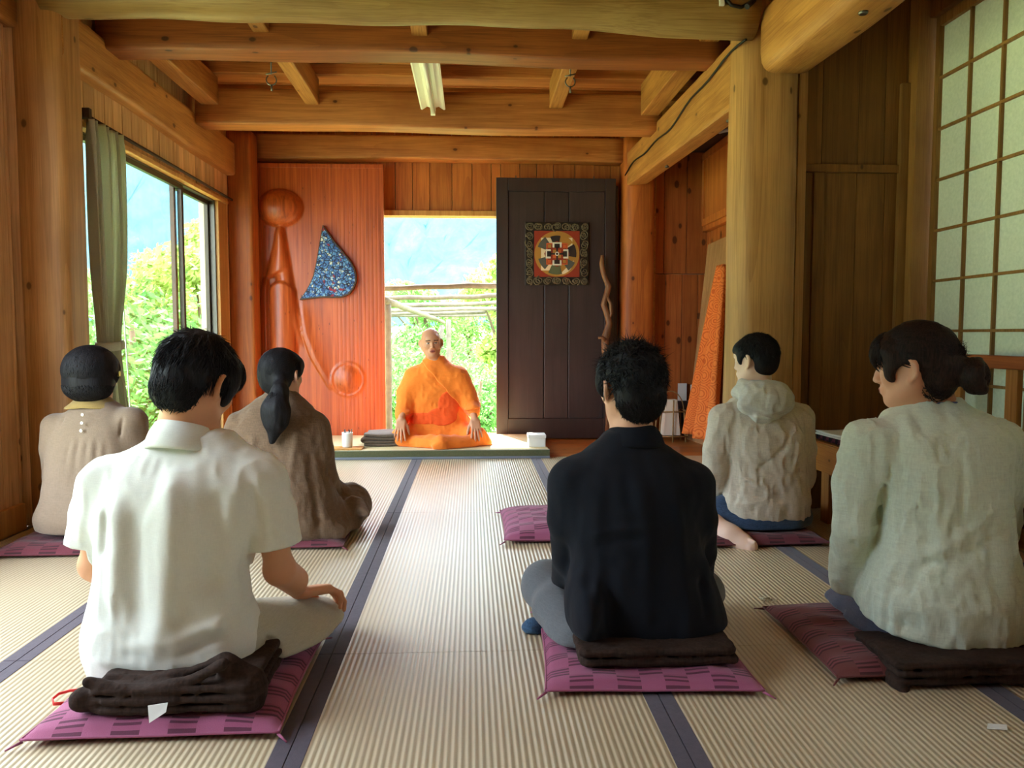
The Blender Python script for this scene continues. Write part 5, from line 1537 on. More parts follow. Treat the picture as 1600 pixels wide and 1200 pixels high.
# ---------------------------------------------------------------- white polo shirt
def polo_man():
    Y = 1.98
    t = thing('person', 'person in white polo shirt and pale trousers sitting cross-legged, head bowed', 'person', (P(268, 500, Y).x, Y, 0.10))
    R = rows([(1072, 165, 372, .02, .12), (1055, 146, 398, .015, .145), (1025, 137, 410, .01, .15), (985, 137, 405, .0, .145), (940, 147, 392, -.005, .125), (890, 158, 386, -.01, .122),
              (840, 160, 392, -.005, .125), (790, 156, 404, .0, .125), (755, 152, 418, .01, .115), (730, 160, 418, .02, .10), (712, 180, 400, .03, .085), (698, 212, 375, .035, .07), (684, 230, 362, .04, .066), (674, 238, 352, .045, .060)], Y)
    hf = hframe(306, .792, 2.045, yaw=-24, pitch=24, roll=4, k=1.04)
    shR, shL = P(410, 752, Y+.01), P(160, 752, Y+.01)
    hemR, hemL = P(426, 852, Y+.03), P(143, 850, Y+.03)
    elR, elL = P(437, 890, Y+.06), P(150, 882, Y+.08)
    wrR = P(466, 923, 2.19); wrL = P(236, 932, 2.42)
    kneeR, kneeL = P(493, 978, 2.29), P(262, 990, 2.50)
    # body
    b = SDF(); b.loft(shrink(sorted(R)[3:], .02), k=.02)
    b.chain([shR, elR, wrR], [.042, .036, .024], .02); b.cap(elR, P(462, 905, Y+.17), .040, .035, .02)
    b.chain([shL, elL, wrL], [.042, .038, .024], .02); b.cap(elL, P(190, 915, Y+.25), .040, .035, .02)
    b.chain([P(262, 705, Y+.03), P(287, 655, Y+.045), hf.w((0, -.02, -.03))], [.054, .056, .056], .03)
    b.cap(P(300, 690, Y+.05), hf.w((0, -.04, -.02)), .05, .045, .03)
    head(b, hf)
    d = (kneeR-wrR).normalized()
    hR = Frame(wrR+Vector((0, 0, -.006)), look((0.62, .62, -.10), (-.22, .1, 1)))
    hand(b, hR, -1, curls=((20, 34, 26), (24, 36, 26), (28, 38, 28), (32, 40, 28)), thumb_out=30, spread=2, k=1.06)
    hL = Frame(wrL, look((-.1, .9, -.3), (0, .2, 1)))
    hand(b, hL, 1, curls=((16, 30, 24),))
    b.build('body', M_skin, .006, t, fine=fr_fine(hf, .13, .004)+[(0, wrR.x-.02, wrR.x+.16, .0035), (1, wrR.y-.04, wrR.y+.16, .0035), (2, wrR.z-.09, wrR.z+.05, .0035)], colf=headtone(hf, srgb(214, 156, 118)))
    # shirt
    s = SDF(); s.loft(R, k=.02)
    s.chain([shR, P(420, 800, Y+.02), hemR], [.058, .064, .071], .05)
    s.chain([shL, P(150, 800, Y+.02), hemL], [.055, .060, .064], .05)
    s.cut(hemR+Vector((0, 0, .0)), (.10, .1, -1)) if False else None
    bk = Y-.125
    pb = lambda x, y, o=0: P(x, y, Y-.12+o)
    s.disp(folds([([pb(262, 715), pb(268, 820), pb(262, 930), pb(255, 1010)], .030, .016),
                  ([pb(212, 790), pb(212, 880), pb(216, 985)], .026, -.012), ([pb(325, 760), pb(330, 850), pb(322, 935)], .028, -.014),
                  ([pb(360, 740), pb(372, 820), pb(362, 900)], .020, .007), ([pb(176, 760), pb(180, 860), pb(170, 960)], .022, .007),
                  ([pb(205, 1003), pb(260, 1000), pb(330, 978), pb(398, 940)], .012, .010), ([pb(200, 1018), pb(280, 1020), pb(345, 1000), pb(400, 968)], .010, -.009),
                  ([pb(330, 985), pb(372, 975), pb(408, 950)], .008, .008), ([pb(160, 1030), pb(260, 1040), pb(350, 1030), pb(400, 1005)], .012, .008),
                  ([pb(386, 790, .02), pb(384, 870, .02)], .008, -.012), ([pb(163, 800, .02), pb(161, 870, .02)], .008, -.012),
                  ([P(405, 745, Y-.05), P(420, 800, Y-.05), P(440, 845, Y-.04)], .010, .005), ([P(395, 760, Y-.06), P(410, 845, Y-.05)], .008, -.006), ([P(134, 770, Y-.04), P(128, 840, Y-.03)], .010, .006),
                  ([pb(240, 712), pb(290, 718), pb(345, 722)], .010, -.005)]))
    s.disp(crinkle(.0045, 12, 12, 5, 3)); s.disp(crinkle(.0022, 34, 34, 12, 5, True))
    # cut the sleeves open at the hem and the neck
    s.add(lambda x, y, z: np.maximum(np.maximum(z-(hemR.z+(x-hemR.x)*.12), (R[0][1]+.205)-x), -.3-z+0*x)+0*y, (R[0][1]+.2, Y-.1, hemR.z-.1), (hemR.x+.1, Y+.15, hemR.z+.02), .004, '-')
    s.add(lambda x, y, z: np.maximum(z-(hemL.z-(x-hemL.x)*.10), x-(R[5][1]-.205))+0*y, (hemL.x-.1, Y-.1, hemL.z-.1), (hemL.x+.06, Y+.15, hemL.z+.02), .004, '-')
    o = s.build('polo_shirt', M_polo, .0055, t)
    # collar: a folded band round the neck
    cc = Vector(P(289, 676, Y+.04)); mb = MB(); V = []; Fc = []
    N = 60; prof = [(.076, -.048), (.090, -.052), (.094, -.044), (.084, -.010), (.072, .012), (.067, .0145), (.062, .008), (.064, -.025)]
    for i in range(N):
        a = 2*PI*i/N; ca, sa = math.cos(a), math.sin(a)
        for r_, z_ in prof:
            tilt = -.34*sa*.075 + .05*ca*.0
            V.append((cc.x+ca*r_*1.02, cc.y+sa*r_*.92+z_*.35, cc.z+z_+tilt*(1)+(-.11*ca*.072)))
    m_ = len(prof)
    for i in range(N):
        for k in range(m_): Fc.append((i*m_+k, i*m_+(k+1) % m_, ((i+1) % N)*m_+(k+1) % m_, ((i+1) % N)*m_+k))
    mb.quads(V, Fc); c = mb.build('shirt_collar', M_polo, o, True)
    # trousers
    s = SDF()
    s.chain([P(352, 1008, Y+.03), kneeR], [.118, .088], .03); s.chain([P(205, 1010, Y+.05), kneeL], [.10, .075], .03)
    s.ell((P(270, 1030, Y).x, Y+.02, .19), (.175, .15, .085), .03)
    s.chain([kneeR, P(372, 1032, 2.46), P(285, 1030, 2.5)], [.074, .058, .045], .03)
    s.chain([kneeL, P(345, 1035, 2.36)], [.072, .055], .03)
    s.ell(P(425, 1018, 2.12), (.13, .13, .075), .05); s.ell(P(470, 1000, 2.2), (.10, .12, .07), .05)
    s.disp(folds([([P(400, 945, 2.1), P(440, 955, 2.12), P(470, 975, 2.15)], .010, -.008), ([P(398, 965, 2.05), P(430, 975, 2.05), P(450, 1000, 2.08)], .012, .010),
                  ([P(405, 990, 2.0), P(430, 1010, 2.0), P(432, 1040, 2.0)], .010, -.014), ([P(470, 950, 2.2), P(462, 1010, 2.12)], .012, .006), ([P(500, 940, 2.25), P(480, 1030, 2.15)], .014, -.005)]))
    s.disp(crinkle(.004, 14, 14, 14, 9))
    s.cut((0, 0, .062), (0, 0, -1), .01)
    s.build('trousers', M_khaki, .006, t)
    # hair
    s = SDF(); fr = hf
    s.ell((0, -.014, .036), (.088, .106, .096), .01, fr=fr)
    s.ell((0, -.060, -.020), (.070, .052, .070), .03, fr=fr)
    s.ell((0, .055, .045), (.074, .050, .050), .03, fr=fr)
    for q in (-1, 1): s.ell((q*.070, .030, .0), (.018, .030, .045), .02, fr=fr)
    s.add(lambda x, y, z: np.maximum(.068-y, z-.030)+0*x, (-.1, .06, -.14), (.1, .15, .035), .01, '-', fr)     # face
    s.add(lambda x, y, z: np.maximum(np.sqrt(((y+.008)/.030)**2+((z+.022)/.042)**2)*.03-.03, .066-np.abs(x)), (-.12, -.05, -.08), (.12, .04, .03), .006, '-', fr)
    s.disp(lambda x, y, z, d: -.0035*vnoise(x*38, y*38, z*16, 2)-.002*vnoise(x*110, y*110, z*35, 3))
    crown = np.array([.15, -.45, .88])
    def flow(u):
        f = u-crown*0.8; f[:, 2] -= .9; return f
    keep = lambda u: (u[:, 2] > -.75) & ~((u[:, 1] > .45) & (u[:, 2] < .15)) & ~((np.abs(u[:, 0]) > .7) & (u[:, 2] < -.25) & (u[:, 1] > -.35))
    ex = [tufts(fr, (0, -.014, .030), (.087, .106, .098), 2600, .055, flow, keep, 4, .10, .0024),
          tufts(fr, (0, -.05, -.015), (.074, .064, .080), 900, .045, lambda u: u*.2+np.array([0, -.1, -1.0]), lambda u: (u[:, 1] < .1) & (u[:, 2] < .1) & (u[:, 2] > -.85), 5, .06, .0022),
          tufts(fr, (0, .045, .045), (.080, .062, .060), 420, .075, lambda u: np.tile([0, .25, -1.0], (len(u), 1)), lambda u: (u[:, 1] > .3) & (u[:, 2] > -.3), 6, .08, .0026, start=1.02),
          tufts(fr, (0, -.014, .030), (.087, .106, .098), 160, .05, lambda u: np.tile([-.6, -.1, .3], (len(u), 1)), lambda u: (u[:, 2] > .6) & (u[:, 0] < .2), 7, .22, .0022)]
    hairmesh('hair', s, .0045, M_hair, t, ex)
polo_man()
cushion(-.725, 1.985, .565, .55, .01, M_cpink, 'pink-purple checked cushion in the front left, under the person in the white polo shirt', .060, 1, [(0, .05, .25, .03)])
# folded blanket between the man and the cushion
def blanket_stack(name, x0, x1, y0, y1, z0, n, th, mat, label, seed=1, curl=None, parent=None):
    s = SDF(); rr = random.Random(seed)
    for i in range(n):
        a, b = x0+rr.uniform(0, .02), x1-rr.uniform(0, .02); c = y0+rr.uniform(0, .012)
        s.box(((a+b)/2, (c+y1)/2, z0+th*(i+.5)), ((b-a)/2, (y1-c)/2, th*.46), th*.45, 0)
        s.cap((a+.02, c+.004, z0+th*(i+.5)), (b-.02, c+.004, z0+th*(i+.5)), th*.47, th*.47, 0)
    if curl: curl(s)
    s.disp(lambda x, y, z, d: -.0045*vnoise(x*14, y*14, z*8, seed)-.002*vnoise(x*60, y*60, z*60, seed+1))
    o = s.build(name, mat, .0045, parent)
    if parent is None: tag(o, label, 'blanket')
    return o
def curl1(s):
    pts = [P(a, b, 1.77+.02*i) for i, (a, b) in enumerate(((128, 1092), (180, 1094), (240, 1096), (300, 1080), (345, 1052), (372, 1040)))]
    s.chain(pts, [.028, .030, .028, .026, .022, .018], .01)
    pts = [P(a, b, 1.76) for a, b in ((138, 1066), (190, 1076), (250, 1078), (310, 1058), (350, 1036))]
    s.chain(pts, [.015, .014, .014, .014, .012], .004)
    pts = [P(a, b, 1.80) for a, b in ((170, 1058), (230, 1064), (290, 1052), (345, 1030))]
    s.chain(pts, [.012]*4, .003)
    s.chain([P(356, 1040, 1.80), P(385, 1075, 1.80), P(392, 1110, 1.80)], [.03, .045, .03], .02)
bl = blanket_stack('folded_blanket', -.875, -.49, 1.745, 2.02, .048, 3, .023, M_blanket, 'dark brown folded blanket with white care tag under the person in white polo', 3, curl1)
mb = MB()
a, b, c, d = P(231, 1103, 1.722), P(262, 1098, 1.722), P(259, 1113, 1.716), P(233, 1130, 1.712)
mb.prism([a, b, c, d], (0, .0015, 0)); 
tg_ = mb.build('care_tag', M_card, bl); tg_['label'] = 'white care tag'
mb = MB(); q = [P(x, y, 1.92) for x, y in ((112, 1092), (96, 1099), (85, 1098), (82, 1091), (90, 1086), (104, 1081), (116, 1084))]
q = [PZ(x, y, .018+0.004*i) for i, (x, y) in enumerate(((118, 1086), (100, 1099), (84, 1100), (82, 1092), (92, 1084), (110, 1079), (122, 1078)))]
mb.tube(q, .0045, 8, flat=(1, .5)); rep('red_ribbon', mb, plain('red ribbon', srgb(226, 58, 52), 0.6), 'small red ribbon loop sticking out beside the front left pink cushion', 'ribbon')

# ---------------------------------------------------------------- black shirt
def black_man():
    Y = 2.16
    t = thing('person', 'person in loose black shirt and grey trousers sitting cross-legged, one blue sock showing', 'person', (P(990, 500, Y).x, Y, 0.10))
    R = rows([(1078, 930, 1115, .02, .12), (1060, 900, 1134, .01, .15), (1030, 893, 1138, .0, .165), (995, 893, 1137, .0, .165), (950, 896, 1128, -.005, .155), (900, 893, 1108, -.01, .14),
              (850, 888, 1092, -.01, .13), (800, 884, 1090, -.005, .13), (755, 882, 1088, .005, .12), (728, 890, 1080, .02, .105), (708, 910, 1062, .03, .085), (694, 932, 1040, .04, .07), (682, 946, 1030, .045, .066), (673, 950, 1026, .05, .062)], Y)
    hf = hframe(986, .768, 2.215, yaw=18, pitch=4, roll=-2, k=1.0)
    shL, shR = P(893, 752, Y+.01), P(1082, 758, Y+.01)
    elL, elR = P(891, 868, Y+.06), P(1090, 862, Y+.08)
    wrL, wrR = P(880, 925, 2.38), P(1085, 925, 2.40)
    b = SDF(); b.loft(shrink(sorted(R)[3:], .025), k=.02)
    b.chain([shL, elL, wrL], [.04, .036, .024], .02); b.chain([shR, elR, wrR], [.04, .036, .024], .02)
    b.chain([P(990, 705, Y+.03), P(988, 665, Y+.045), hf.w((0, -.02, -.03))], [.052, .053, .054], .03)
    b.cap(P(985, 680, Y+.06), hf.w((0, .01, -.06)), .05, .045, .03)
    head(b, hf)
    hand(b, Frame(wrL, look((-.1, .9, -.35), (0, .3, 1))), 1, curls=((16, 30, 24),)); hand(b, Frame(wrR, look((.1, .9, -.35), (0, .3, 1))), -1, curls=((16, 30, 24),))
    b.build('body', M_skin, .006, t, fine=fr_fine(hf, .13, .0042), colf=headtone(hf, srgb(222, 170, 138)))
    # earrings
    e = hf.w((-.090, -.004, -.030))
    for dz in (0, .012):
        mb = MB(); mb.tube([(e[0]-.002+.007*math.cos(a)*.3, e[1]-.006+.007*math.cos(a), e[2]+dz+.007*math.sin(a)) for a in [2*PI*i/14 for i in range(15)]], .0014, 6); mb.build('earring', M_steel, t)
    s = SDF(); s.loft(R, k=.02)
    s.chain([shL, P(889, 810, Y+.02), elL, P(882, 915, 2.34)], [.062, .060, .056, .045], .045)
    s.chain([shR, P(1088, 810, Y+.02), elR, P(1090, 915, 2.36)], [.062, .060, .056, .045], .045)
    pb = lambda x, y, o=0: P(x, y, Y-.135+o)
    s.ell(P(985, 1045, Y-.05), (.20, .13, .05), .05)
    s.ell(P(912, 945, 2.10), (.05, .14, .10), .04)
    s.disp(folds([([pb(905, 800), pb(925, 880), pb(915, 960)], .016, -.009), ([pb(900, 850), pb(960, 828), pb(1010, 825)], .010, .005), ([pb(905, 870), pb(965, 846), pb(1010, 842)], .010, -.005),
                  ([pb(1000, 720), pb(1012, 850), pb(1005, 980)], .024, .007), ([pb(960, 730), pb(950, 850), pb(955, 1000)], .024, -.006), ([pb(1060, 760), pb(1070, 880), pb(1075, 1000)], .020, .006),
                  ([pb(1092, 900, .03), pb(1098, 970, .03)], .014, -.010), ([pb(930, 905), pb(930, 960), pb(945, 1010)], .014, .008), ([pb(900, 1020), pb(990, 1050), pb(1100, 1045)], .014, .006),
                  ([P(893, 800, Y+.0), P(903, 840, Y), P(905, 900, Y)], .010, -.014)]))
    s.disp(crinkle(.004, 13, 13, 8, 13)); s.disp(crinkle(.0018, 38, 38, 26, 15))
    s.cut((0, 0, .088), (0, 0, -1), .012)
    o = s.build('shirt', M_black, .0058, t)
    cc = Vector(P(989, 675, Y+.05)); mb = MB(); V = []; Fc = []
    prof = [(.072, -.046), (.086, -.050), (.090, -.042), (.080, -.010), (.068, .010), (.063, .013), (.058, .006), (.060, -.025)]; N = 56; m_ = len(prof)
    for i in range(N):
        a = 2*PI*i/N; ca, sa = math.cos(a), math.sin(a)
        for r_, z_ in prof: V.append((cc.x+ca*r_*1.03, cc.y+sa*r_*.92+z_*.25, cc.z+z_-.22*sa*.07))
    for i in range(N):
        for k in range(m_): Fc.append((i*m_+k, i*m_+(k+1) % m_, ((i+1) % N)*m_+(k+1) % m_, ((i+1) % N)*m_+k))
    mb.quads(V, Fc); mb.build('shirt_collar', M_black, o, True)
    kL, kR = P(853, 914, 2.42), P(1094, 926, 2.44)
    s = SDF(); s.chain([P(925, 1000, Y+.02), kL], [.10, .077], .03); s.chain([P(1060, 1000, Y+.02), kR], [.10, .076], .03)
    s.ell((P(990, 1020, Y).x, Y+.05, .17), (.16, .13, .07), .03)
    s.chain([kL, P(880, 975, 2.40), P(960, 1000, 2.50)], [.072, .055, .045], .03); s.chain([kR, P(1000, 990, 2.48), P(900, 1000, 2.38)], [.07, .055, .045], .03)
    s.chain([P(905, 1010, 2.12), P(865, 950, 2.28)], [.085, .065], .03)
    s.disp(folds([([P(860, 890, 2.34), P(880, 950, 2.25), P(900, 1010, 2.12)], .012, .007), ([P(875, 890, 2.34), P(890, 940, 2.2)], .010, -.009), ([P(880, 990, 2.1), P(905, 1035, 2.02)], .008, -.008)])); s.disp(crinkle(.0035, 15, 15, 15, 19))
    s.cut((0, 0, .055), (0, 0, -1), .01)
    s.build('trousers', M_grey, .006, t)
    s = SDF(); f0, f1 = P(872, 995, 2.34), P(838, 985, 2.33)
    s.chain([P(895, 985, 2.38), f0, f1], [.036, .040, .036], .03); s.ell(P(832, 985, 2.33), (.034, .045, .034), .02); s.cut((0, 0, .002), (0, 0, -1), .004); s.disp(crinkle(.002, 60, 60, 60, 4))
    s.build('sock', M_sockblue, .005, t)['label'] = 'blue knitted sock'
    s = SDF(); fr = hf
    s.ell((0, -.014, .034), (.092, .110, .098), .01, fr=fr); s.ell((0, -.058, -.028), (.072, .052, .078), .03, fr=fr); s.ell((0, .055, .05), (.074, .048, .045), .03, fr=fr)
    for q in (-1, 1): s.ell((q*.072, .028, .005), (.018, .028, .040), .02, fr=fr)
    s.add(lambda x, y, z: np.maximum(.068-y, z-.030)+0*x, (-.1, .06, -.14), (.1, .15, .035), .01, '-', fr)
    s.add(lambda x, y, z: np.maximum(np.sqrt(((y+.004)/.032)**2+((z+.022)/.045)**2)*.03-.03, .066-np.abs(x)), (-.12, -.05, -.08), (.12, .04, .03), .006, '-', fr)
    s.disp(lambda x, y, z, d: -.006*vnoise(x*32, y*32, z*22, 12)-.003*vnoise(x*90, y*90, z*60, 13))
    def flow(u): f = u*1.0; f[:, 2] -= .6; return f
    keep = lambda u: (u[:, 2] > -.8) & ~((u[:, 1] > .45) & (u[:, 2] < .15)) & ~((u[:, 0] < -.6) & (u[:, 2] < -.15) & (u[:, 1] > -.35))
    ex = [tufts(fr, (0, -.014, .030), (.090, .108, .098), 2400, .045, flow, keep, 24, .16, .0026, jit=.7),
          tufts(fr, (0, -.05, -.02), (.076, .066, .086), 900, .045, lambda u: u*.2+np.array([0, -.1, -1.0]), lambda u: (u[:, 1] < .1) & (u[:, 2] < .1) & (u[:, 2] > -.85), 25, .08, .0024, jit=.5),
          tufts(fr, (0, -.014, .030), (.090, .108, .098), 300, .05, lambda u: np.tile([-.6, -.1, .3], (len(u), 1)), lambda u: (u[:, 2] > .4), 27, .34, .0022, jit=.8)]
    hairmesh('hair', s, .0048, M_hair, t, ex)
black_man()
cushion(.475, 2.15, .555, .56, -.05, M_cpink, 'pink-purple checked cushion in the front middle, under the person in black', .058, 2, [(.0, .0, .25, .03)])
blanket_stack('folded_blanket', .275, .71, 1.94, 2.24, .046, 2, .026, M_blanket, 'dark brown folded blanket under the person in black', 7)
cushion(.44, 3.58, .60, .56, 0.0, M_cpink, 'empty pink checked cushion in the middle of the room, left of the person in black', .075, 3)

# ---------------------------------------------------------------- hooded shirt
def hoodie_man():
    Y = 3.42
    t = thing('person', 'person in beige hooded linen shirt and blue jeans kneeling before the big pillar', 'person', (P(1185, 500, Y).x, Y, 0.06))
    R = rows([(812, 1140, 1250, .0, .13), (804, 1130, 1258, .0, .14), (785, 1128, 1260, .0, .14), (760, 1134, 1256, -.005, .13), (730, 1138, 1254, -.01, .12), (700, 1138, 1254, -.01, .12),
              (675, 1134, 1256, .0, .12), (652, 1132, 1254, .01, .11), (636, 1138, 1246, .02, .095), (624, 1150, 1232, .03, .08), (614, 1162, 1218, .035, .065), (604, 1168, 1208, .04, .055)], Y)
    hf = hframe(1181, .800, 3.46, yaw=38, pitch=4, roll=0, k=.97)
    shL, shR = P(1130, 654, Y+.01), P(1250, 654, Y+.01)
    elL, elR = P(1118, 735, Y+.02), P(1254, 745, Y+.06)
    wrL, wrR = P(1122, 785, Y+.14), P(1240, 790, Y+.2)
    b = SDF(); b.loft(shrink(sorted(R)[2:], .022), k=.02)
    b.chain([shL, elL, wrL], [.042, .036, .024], .02); b.chain([shR, elR, wrR], [.042, .036, .024], .02)
    b.chain([P(1190, 625, Y+.03), P(1187, 602, Y+.035), hf.w((0, -.02, -.03))], [.052, .052, .053], .03); b.cap(P(1183, 610, Y+.04), hf.w((0, .01, -.07)), .048, .042, .03)
    head(b, hf)
    hand(b, Frame(wrL, look((0, .9, -.4), (0, .4, 1))), 1); hand(b, Frame(wrR, look((0, .9, -.4), (0, .4, 1))), -1)
    # bare foot, sole turned up, on the near side
    a, m_, toe = P(1112, 822, 3.34), P(1140, 838, 3.26), P(1172, 854, 3.19)
    s2 = b
    s2.chain([P(1108, 822, 3.50), a, m_], [.052, .058, .050], .03); s2.chain([m_, P(1160, 848, 3.22), toe], [.048, .042, .033], .03)
    s2.ell(P(1114, 828, 3.31), (.046, .04, .050), .02)
    d = (toe-m_).normalized(); sdw = Vector((d.z*.2, -.3, .95)).normalized()
    for q in range(5):
        w_ = (q-2)*.0125; base = toe+Vector((-.004*abs(q-1), w_*0.5, -w_*1.1+.004)); tip = base+d*(.028 if q == 4 else .020)
        b.cap(base, tip, .0085 if q < 4 else .012, .007 if q < 4 else .0105, .006)
    b.build('body', M_skin, .006, t, fine=fr_fine(hf, .13, .0045)+[(0, toe.x-.05, toe.x+.06, .0042), (2, 0.0, .12, .0045)], colf=headtone(hf, srgb(238, 204, 184)))
    s = SDF(); s.loft(R, k=.02)
    s.chain([shL, P(1120, 700, Y+.01), elL, wrL+Vector((0, -.02, .01))], [.062, .058, .054, .042], .04)
    s.chain([shR, P(1254, 700, Y+.01), elR, wrR], [.062, .056, .052, .042], .04)
    pb = lambda x, y, o=0: P(x, y, Y-.125+o)
    s.disp(folds([([pb(1150, 680), pb(1165, 720), pb(1185, 735)], .010, -.006), ([pb(1165, 690), pb(1175, 730)], .009, .006), ([pb(1200, 700), pb(1225, 770)], .012, .006), ([pb(1185, 735), pb(1225, 700), pb(1240, 670)], .011, -.007), ([pb(1250, 690), pb(1240, 740)], .010, .007),
                  ([pb(1135, 752), pb(1170, 750), pb(1200, 770), pb(1215, 768)], .008, .008), ([pb(1140, 765), pb(1180, 775), pb(1230, 785)], .009, -.007), ([pb(1140, 778), pb(1160, 788), pb(1190, 785)], .007, .006), ([P(1135, 680, Y-.06), P(1136, 740, Y-.06)], .006, -.014), ([pb(1135, 792), pb(1200, 802), pb(1256, 803)], .006, -.004)]))
    s.disp(crinkle(.005, 18, 18, 9, 23, True)); s.disp(crinkle(.0034, 45, 45, 22, 25, True))
    o = s.build('hooded_shirt', M_linen, .0062, t)
    # hood lying on the shoulders
    s = SDF(); cc = P(1192, 622, Y)
    def ringc(rx_, ry_, z_, tx, ty): return [(cc.x+rx_*math.cos(a), cc.y+.01+ry_*math.sin(a), cc.z+z_+tx*math.cos(a)-ty*math.sin(a)) for a in [2*PI*i/20 for i in range(21)]]
    s.chain(ringc(.105, .095, .015, -.012, .0), [.030]*21, .02); s.chain(ringc(.085, .075, .045, -.01, -.01), [.026]*21, .03)
    s.ell(P(1196, 632, Y-.085), (.125, .045, .062), .04); s.ell(P(1198, 615, Y-.06), (.10, .05, .055), .04); s.ell(P(1194, 652, Y-.105), (.06, .02, .025), .03)
    s.disp(folds([([P(1142, 620, Y-.1), P(1175, 640, Y-.13), P(1205, 650, Y-.13), P(1235, 640, Y-.1)], .006, -.008), ([P(1142, 632, Y-.1), P(1175, 650, Y-.13), P(1215, 656, Y-.13)], .006, .006), ([P(1200, 600, Y-.12), P(1196, 640, Y-.14)], .007, -.006), ([P(1215, 602, Y-.12), P(1222, 636, Y-.14)], .007, -.006), ([P(1180, 600, Y-.12), P(1172, 630, Y-.14)], .006, .006)]))
    s.disp(crinkle(.004, 30, 30, 22, 33, True))
    s.cap((cc.x-.005, cc.y+.03, cc.z+.0), (cc.x-.01, cc.y+.03, cc.z+.25), .058, .066, .01, '-')
    s.build('hood', fabric('pale lining linen', srgb(206, 204, 194), 500, 0.1, bump=0.4), .0055, o)
    s = SDF()
    s.loft([(z, cx, cy, rx, ry) for z, cx, cy, rx, ry in rows([(846, 1120, 1258, .0, .15), (825, 1112, 1262, .0, .17), (800, 1128, 1254, .0, .14), (780, 1146, 1244, .0, .11)], Y)], k=.02)
    s.chain([P(1135, 800, Y+.02), P(1122, 800, Y+.32)], [.085, .075], .04); s.chain([P(1238, 805, Y+.02), P(1245, 800, Y+.33)], [.085, .075], .04)
    s.chain([P(1118, 818, Y+.25), P(1112, 826, Y+.02)], [.06, .05], .03)
    s.disp(folds([([P(1132, 790, Y-.1), P(1140, 815, Y-.15)], .006, -.007), ([P(1150, 812, Y-.16), P(1250, 815, Y-.14)], .006, -.003)])); s.disp(crinkle(.003, 22, 22, 22, 35))
    s.cut((0, 0, .056), (0, 0, -1), .01)
    s.build('jeans', M_jeans, .0065, t)
    s = SDF(); fr = hf
    s.ell((0, -.012, .036), (.085, .104, .094), .01, fr=fr); s.ell((0, -.055, -.015), (.070, .052, .062), .03, fr=fr); s.ell((0, .055, .052), (.070, .044, .040), .03, fr=fr)
    for q in (-1, 1): s.ell((q*.070, .028, .012), (.014, .022, .034), .02, fr=fr)
    s.add(lambda x, y, z: np.maximum(.064-y, z-.034)+0*x, (-.1, .05, -.14), (.1, .15, .04), .01, '-', fr)
    s.add(lambda x, y, z: np.maximum(np.sqrt(((y+.002)/.034)**2+((z+.024)/.046)**2)*.03-.03, .062-np.abs(x)), (-.12, -.05, -.08), (.12, .04, .03), .006, '-', fr)
    s.disp(lambda x, y, z, d: -.002*vnoise(x*60, y*60, z*30, 12))
    def flow(u): f = u*.6; f[:, 2] -= 1; return f
    ex = [tufts(fr, (0, -.012, .034), (.085, .104, .094), 1600, .030, flow, lambda u: (u[:, 2] > -.5) & ~((u[:, 1] > .4) & (u[:, 2] < .2)) & ~((np.abs(u[:, 0]) > .6) & (u[:, 2] < -.1) & (u[:, 1] > -.35)), 34, .07, .0024)]
    hairmesh('hair', s, .0055, M_hair, t, ex)
hoodie_man()
cushion(1.245, 3.47, .60, .56, .02, M_cwine, 'dark wine-red cushion under the kneeling person in the hooded shirt', .060, 4, [(0, .0, .22, .02)])

